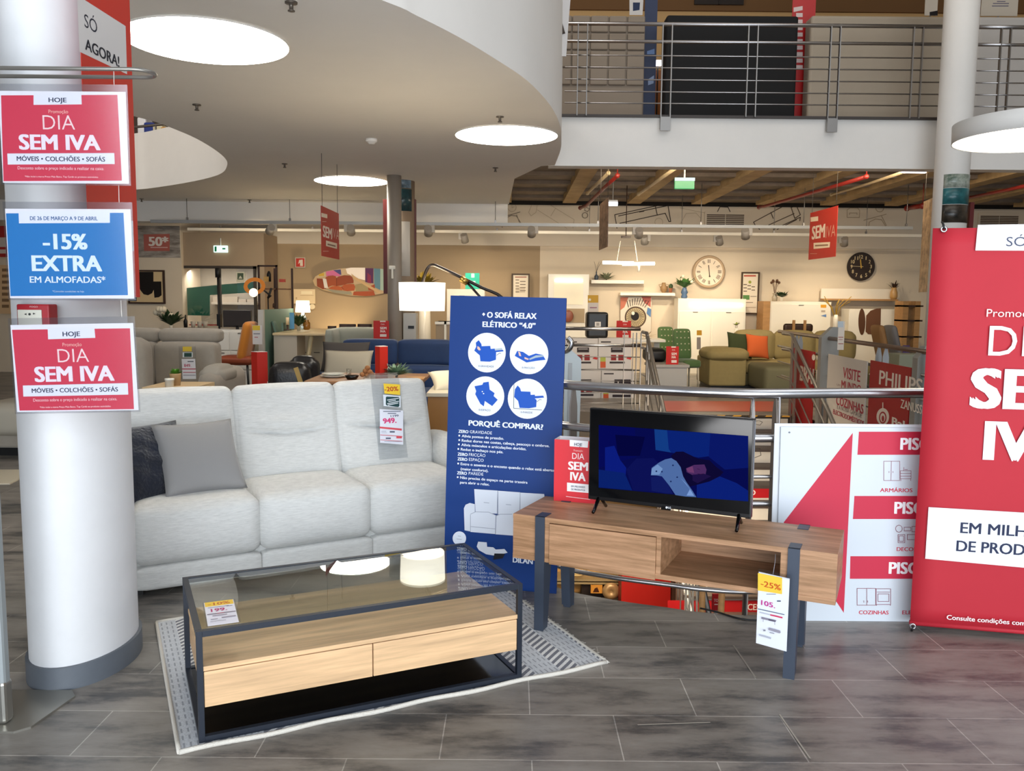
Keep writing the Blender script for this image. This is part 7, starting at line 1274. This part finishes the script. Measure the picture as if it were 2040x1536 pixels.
w_, h_, o = base(-10, 450, 17, 512, 15.9); t = thing('wall_poster', 'red poster at the left edge behind the sign stand', 'poster', o); bm = B(); box(bm, (0, 0, 0), (w_, .02, h_)); obj('sheet', bm, paint('#b02a26'), t); prn(t, [('r', -5, 473, 12, 492, '#d9c8bc'), ('r', -5, 497, 12, 505, '#d9c8bc')], 0, 'lettering')
w_, h_, o = base(-4, 528, 27, 625, 16.2); t = thing('price_list', 'pale price list on the wall at the left edge', 'poster', o); bm = B(); box(bm, (0, 0, 0), (w_, .02, h_)); obj('sheet', bm, paint('#e0b98c'), t); prn(t, [('r', 4, 535+12*k, 18, 541+12*k, '#8a6a4a') for k in range(7)], 0, 'printing')
# ---- gallery: upright mattresses, banners
MB_ = lambda px0, px1, py0, Y=11.2: (at(px0, 130, Y).x, at(px1, 130, Y).x, 3.70, at((px0+px1)/2, py0, Y).z)
def mattress(lb, px0, px1, py0, m, tuft=None, Y=11.2):
    x0, x1, z0, z1 = MB_(px0, px1, py0, Y); t = thing('mattress', lb, 'mattress', (x0, Y, z0), 0, 'upright mattresses on the gallery'); bm = B(); box(bm, (0, 0, 0), (x1-x0, .25, z1-z0), .035, seg=3, sm=False); obj('body', bm, m, t)
    if tuft:
        bm = B(); c, r = tuft
        for i in range(c):
            for j in range(r):
                w_ = (x1-x0)/c; h_ = (z1-z0)*.62/r; box(bm, (w_*i+.008, -.03, (z1-z0)-h_*(j+1)+.008), (w_*(i+1)-.008, .01, (z1-z0)-h_*j-.008), .014)
        obj('tufted_panel', bm, m, t)
MTB = mat('mattress_beige', '#8f8273', .85, var=.04, vs=4); MTW = mat('mattress_pale', '#aa9d8b', .85, var=.04, vs=3); MTG = mat('mattress_white', '#c4bfb9', .85)
mattress('beige tufted headboard panel, leftmost on the gallery', 1102, 1284, 31, MTB, (5, 4))
mattress('black upright mattress in the middle of the gallery', 1326, 1588, 30, mat('mattress_black', '#060608', .8))
mattress('plain beige mattress left of the gallery pillar', 1613, 1880, 31, MTW)
mattress('pale mattress right of the gallery pillar', 1944, 2100, 33, MTG)
def flagb(lb, px0, px1, Y, m, items):
    x0, x1, z0, z1 = MB_(px0, px1, -60, Y); t = thing('banner', lb, 'banner', (x0, Y, 3.70), 0, 'tall gallery banners'); bm = B(); box(bm, (0, 0, .02), (x1-x0, .01, z1-z0)); obj('cloth', bm, m, t); prn(t, items, 0, 'lettering'); bm = B(); box(bm, (0, -.05, 0), (x1-x0, .15, .02)); obj('foot', bm, BLACK, t)
flagb('dark blue banner with white lettering between the first two mattresses', 1282, 1307, 11.5, mat('banner_navy', '#14264a', .5), [('p', [(1254, -5), (1282, -5), (1280, 30), (1254, 30)], '#c8c4c0'), ('p', [(1261, 5), (1275, 5), (1274, 20), (1261, 22)], '#14264a'), ('p', [(1289, 102), (1304, 97), (1304, 108), (1289, 108)], '#6a84b0'), ('p', [(1291, 158), (1303, 150), (1302, 166), (1291, 170)], '#8a98b4')])
flagb('bright red banner with sideways white lettering on the gallery', 1574, 1620, 11.5, mat('banner_bright', '#b41414', .4), [('p', [(1581, 15), (1599, 12), (1599, 20), (1581, 24)], '#d8c4c0')]+[('r', 1586, 26+13*k, 1599, 34+13*k, '#d8c4c0') for k in range(9)])
w_, h_, o = base(1309, 40, 1321, 225, 12.4, 3.7); bm = B(); box(bm, (0, 0, 0), (w_*3, .3, at(1310, 140, 12.4).z-3.7)); single('wooden_cabinet', bm, mat('cab_orange', '#9a5a24', .5), 'narrow brown cabinet glimpsed between the blue banner and black mattress', 'cabinet', (o.x-.1, 12.4, 3.7))
bm = B(); c = at(1311, 125, 12.0); box(bm, (-.05, 0, -.04), (.05, .03, .04), .01); t = thing('gallery_lamp', 'small bright lamp glimpsed beside the blue gallery banner', 'lamp', c); obj('lamp_head', bm, glow('#f0f0ff', 5), t); bm = B(); tube(bm, [(0, .02, -.04), (0, .02, 3.69-c.z)], .01, 6); obj('pole', bm, BLACK, t)
for q, lb in (((1843, -10, 1868, 31), 'cream card with a dark corner above the plain beige mattress'), ((1955, -10, 2028, 32), 'cream notice with grey wording right of the gallery pillar')):
    w_, h_, o = base(*q, 12.0); t = thing('notice', lb, 'sign', o); bm = B(); box(bm, (0, 0, 0), (w_, .01, h_)); obj('card', bm, paint('#d2c8b8'), t); bm = B(); tube(bm, [(w_/2, .02, 0), (w_/2, .02, 3.7-o.z)], .01, 6); obj('pole', bm, GREYM, t)
    if q[0] > 1900: prn(t, [('t', 'Linha', 1986, 1, 2003, 5, '#7a7484', 0), ('t', 'Descanso', 1978, 6, 2010, 9, '#7a7484', 0), ('t', 'Exclusivo', 1976, 10.5, 2009, 13.5, '#7a7484', 0)] if False else [('r', 1986, 2, 2003, 4, '#7a7484'), ('r', 1978, 6, 2010, 8, '#7a7484'), ('r', 1976, 11, 2009, 13, '#7a7484')], 0, 'wording')
    else: prn(t, [('p', [(1852, 24), (1868, 21), (1868, 31), (1852, 31)], '#1c1618')], 0, 'dark_corner')
# items seen through the oval opening
for k, (x0, x1, y0, c, lb) in enumerate(((272, 290, 233, '#f2f2f4', 'white wrapped mattress seen through the oval ceiling opening'), (285, 307, 243, '#2a3c86', 'blue box seen through the oval ceiling opening'), (303, 323, 246, '#d9d0b0', 'cream box seen through the oval ceiling opening'), (319, 331, 252, '#d09a4a', 'orange box seen through the oval ceiling opening'))):
    Y = 14.4-.35*k; a, b_ = at(x0, y0, Y), at(x1, y0, Y); bm = B(); box(bm, (0, 0, 0), (b_.x-a.x, .3, a.z-3.7), .03); single('stock_box', bm, paint(c), lb, 'box', (a.x, Y, 3.7), None, 'stock seen through the ceiling opening')
bm = B(); tube(bm, [at(262, 254, 13.2), at(330, 247, 13.2), at(400, 240, 13.2)], .02, 8); tube(bm, [at(310, 247, 13.2), V((at(310, 247, 13.2).x, 13.2, 3.69))], .015, 6); single('opening_rail', bm, DSTEEL, 'thin steel rail seen through the oval ceiling opening', 'railing')
# ---- lower level seen under the television stand
YL = 10.2
def low(px0, py0, px1, py1, Y): return rectY(px0, py0, px1, py1, Y)
x0, x1, zb, zt = low(1238, 1050, 1336, 1300, YL); bm = B(); box(bm, (x0, YL, -3.4), (x1, YL+.3, zt)); single('red_partition', bm, mat('partition_red', '#bb1c12', .5), 'red partition on the lower level under the television stand', 'panel')
x0, x1, zb, zt = low(1336, 1050, 1364, 1300, YL); bm = B(); box(bm, (x0+.01, YL-.05, -3.4), (x1, YL+.3, zt)); single('brown_post', bm, mat('post_brown', '#4a2a1a', .6), 'dark brown post right of the red partition on the lower level', 'post')
x0, x1, zb, zt = low(1100, 1110, 1238, 1300, YL+.4); t = thing('display_shelf', 'warm lit display shelf on the lower level under the stand', 'shelf unit', (x0, YL+.4, -3.4)); bm = B(); w_ = x1-x0
box(bm, (0, .3, 0), (w_, .34, zt+3.6)); obj('back_panel', bm, mat('shelf_gold', '#d9a860', .6), t)
for y_ in (1157, 1161, 1198): z = at(1170, y_, YL+.4).z+3.4; bm = B(); box(bm, (0, 0, z-.02), (w_, .3, z+.02)); obj('shelf', bm, mat('shelf_tan', '#a8926a', .5), t)
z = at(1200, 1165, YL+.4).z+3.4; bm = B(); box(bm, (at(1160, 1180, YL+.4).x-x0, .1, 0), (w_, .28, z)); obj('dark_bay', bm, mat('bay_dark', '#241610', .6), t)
p = at(1217, 1177, YL+.3); bm = B(); lathe(bm, [(.11, 0), (.112, .02), (.03, .05), (.028, .04), (.001, .045)], n=28); single('frying_pan', bm, mat('pan_copper', '#c09a6a', .35, .3), 'round copper pan on the lower level shelf', 'pan', p, (1.57, 0, 0))
p = at(1150, 1136, YL+.3); bm = B(); [tube(bm, [(r*math.cos(k*.3927), 0, r*.6*math.sin(k*.3927)) for k in range(16)], .012, 6, closed=True) for r in (.12, .09)]; single('wire_basket', bm, mat('wire_gold', '#c8aa74', .4, .5), 'coiled pale cookware on the upper lower-level shelf', 'basket', p)
w_, h_, o = base(1177, 1166, 1200, 1182, YL+.3); t = thing('small_picture', 'orange framed picture on the lower level shelf', 'picture', o); bm = B(); box(bm, (0, 0, 0), (w_, .02, h_)); obj('sheet', bm, paint('#d9943c'), t); prn(t, [('p', [(1181, 1180), (1185, 1172), (1190, 1170), (1194, 1180)], '#4a2410')], 0, 'motif')
for k, (x, y0, y1, m) in enumerate(((1366, 1120, 1230, 0), (1373, 1120, 1230, 0), (1380, 1120, 1230, 0), (1388, 1120, 1230, 0))):
    bm = B(); P = at(x, 1095, 7.0); tube(bm, [P, V((P.x+.2, 7.5, -3.4))], .009, 6); single('white_bar', bm, mat('bar_white', '#c9bfae', .5), ['white sloping bar, first right of the brown post below', 'white sloping bar, second right of the brown post below', 'white sloping bar, third right of the brown post below', 'white sloping bar, fourth right of the brown post below'][k], 'bar', None, None, 'white sloping bars on the lower level')
for k, (a, b_, lb) in enumerate((((1400, 1150), (1440, 1225), 'tan plank leaning on the lower level, left'), ((1438, 1180), (1470, 1224), 'tan plank leaning on the lower level, right'))):
    bm = B(); P = at(*a, 6.6); tube(bm, [P, V((P.x+.08, 6.9+.1*k, -3.4))], .03, 4); single('plank', bm, WOOD, lb, 'plank', None, None, 'planks on the lower level')
for q, s, lb in (((1419, 1184, 1440, 1216), 'TOP', 'red sign with white wording on the lower level, near the planks'),):
    w_, h_, o = base(*q, 6.8); t = thing('lower_sign', lb, 'sign', o, 0); bm = B(); box(bm, (0, 0, 0), (w_, .02, h_)); obj('board', bm, paint('#a8161a'), t)
    prn(t, [('t', 'TOP', 1422, 1193, 1434, 1199, '#d8b8b0', 1), ('r', 1423, 1203, 1437, 1205, '#d8b8b0')] if s == 'TOP' else [('t', 'CESSO', 1489, 1204, 1526, 1215, '#e0cfc4', 1)], 0, 'lettering'); bm = B(); tube(bm, [(w_/2, .03, 0), (w_/2, .03, -3.4-o.z)], .02, 6); obj('pole', bm, GREYM, t)
bm = B(); x0, x1, zb, zt = low(1440, 1160, 1700, 1300, 11.5); box(bm, (x0, 11.5, -3.4), (x1, 11.8, zt)); single('lower_counter', bm, mat('counter_dark', '#5a3d2c', .5), 'brown counter on the lower level behind the signs', 'counter')
light('lower_level_lamp', 'AREA', (1.5, 8.2, -.55), (1.5, 10.5, -2.2), 65, (1, .8, .55), 1.5, 1.0)
# cable along the floor edge and tape marks
bm = B(); tube(bm, smoothline([(p.x, p.y, .006) for p in (fl(1395, 1214), fl(1430, 1222), fl(1470, 1234), fl(1505, 1238), fl(1560, 1237))], 5), .005, 6); single('cable', bm, BLACK, 'black cable on the floor along the stairwell edge', 'cable')
def tape(lb, a, b_, w_=.006):
    p, q = fl(*a), fl(*b_); d = (q-p).normalized(); n_ = V((-d.y, d.x, 0))*w_/2; bm = B(); f = bm.faces.new([bm.verts.new(v+V((0, 0, .002))) for v in (p-n_, q-n_, q+n_, p+n_)]); f.normal_update(); 
    if f.normal.z < 0: f.normal_flip()
    o = single('tape_mark', bm, paint('#a39d92'), lb, 'floor mark', None, None, 'pale marks on the floor')
tape('pale line on the floor left of the price tag', (1461, 1286), (1505, 1350))
tape('pale line on the floor in the lower right', (1553, 1424), (1614, 1512))
tape('long pale scuff on the floor right of the rug', (1270, 1445), (1415, 1440))
tape('short pale line on the floor beside the back leg of the stand', (1590, 1274), (1600, 1286), .004)
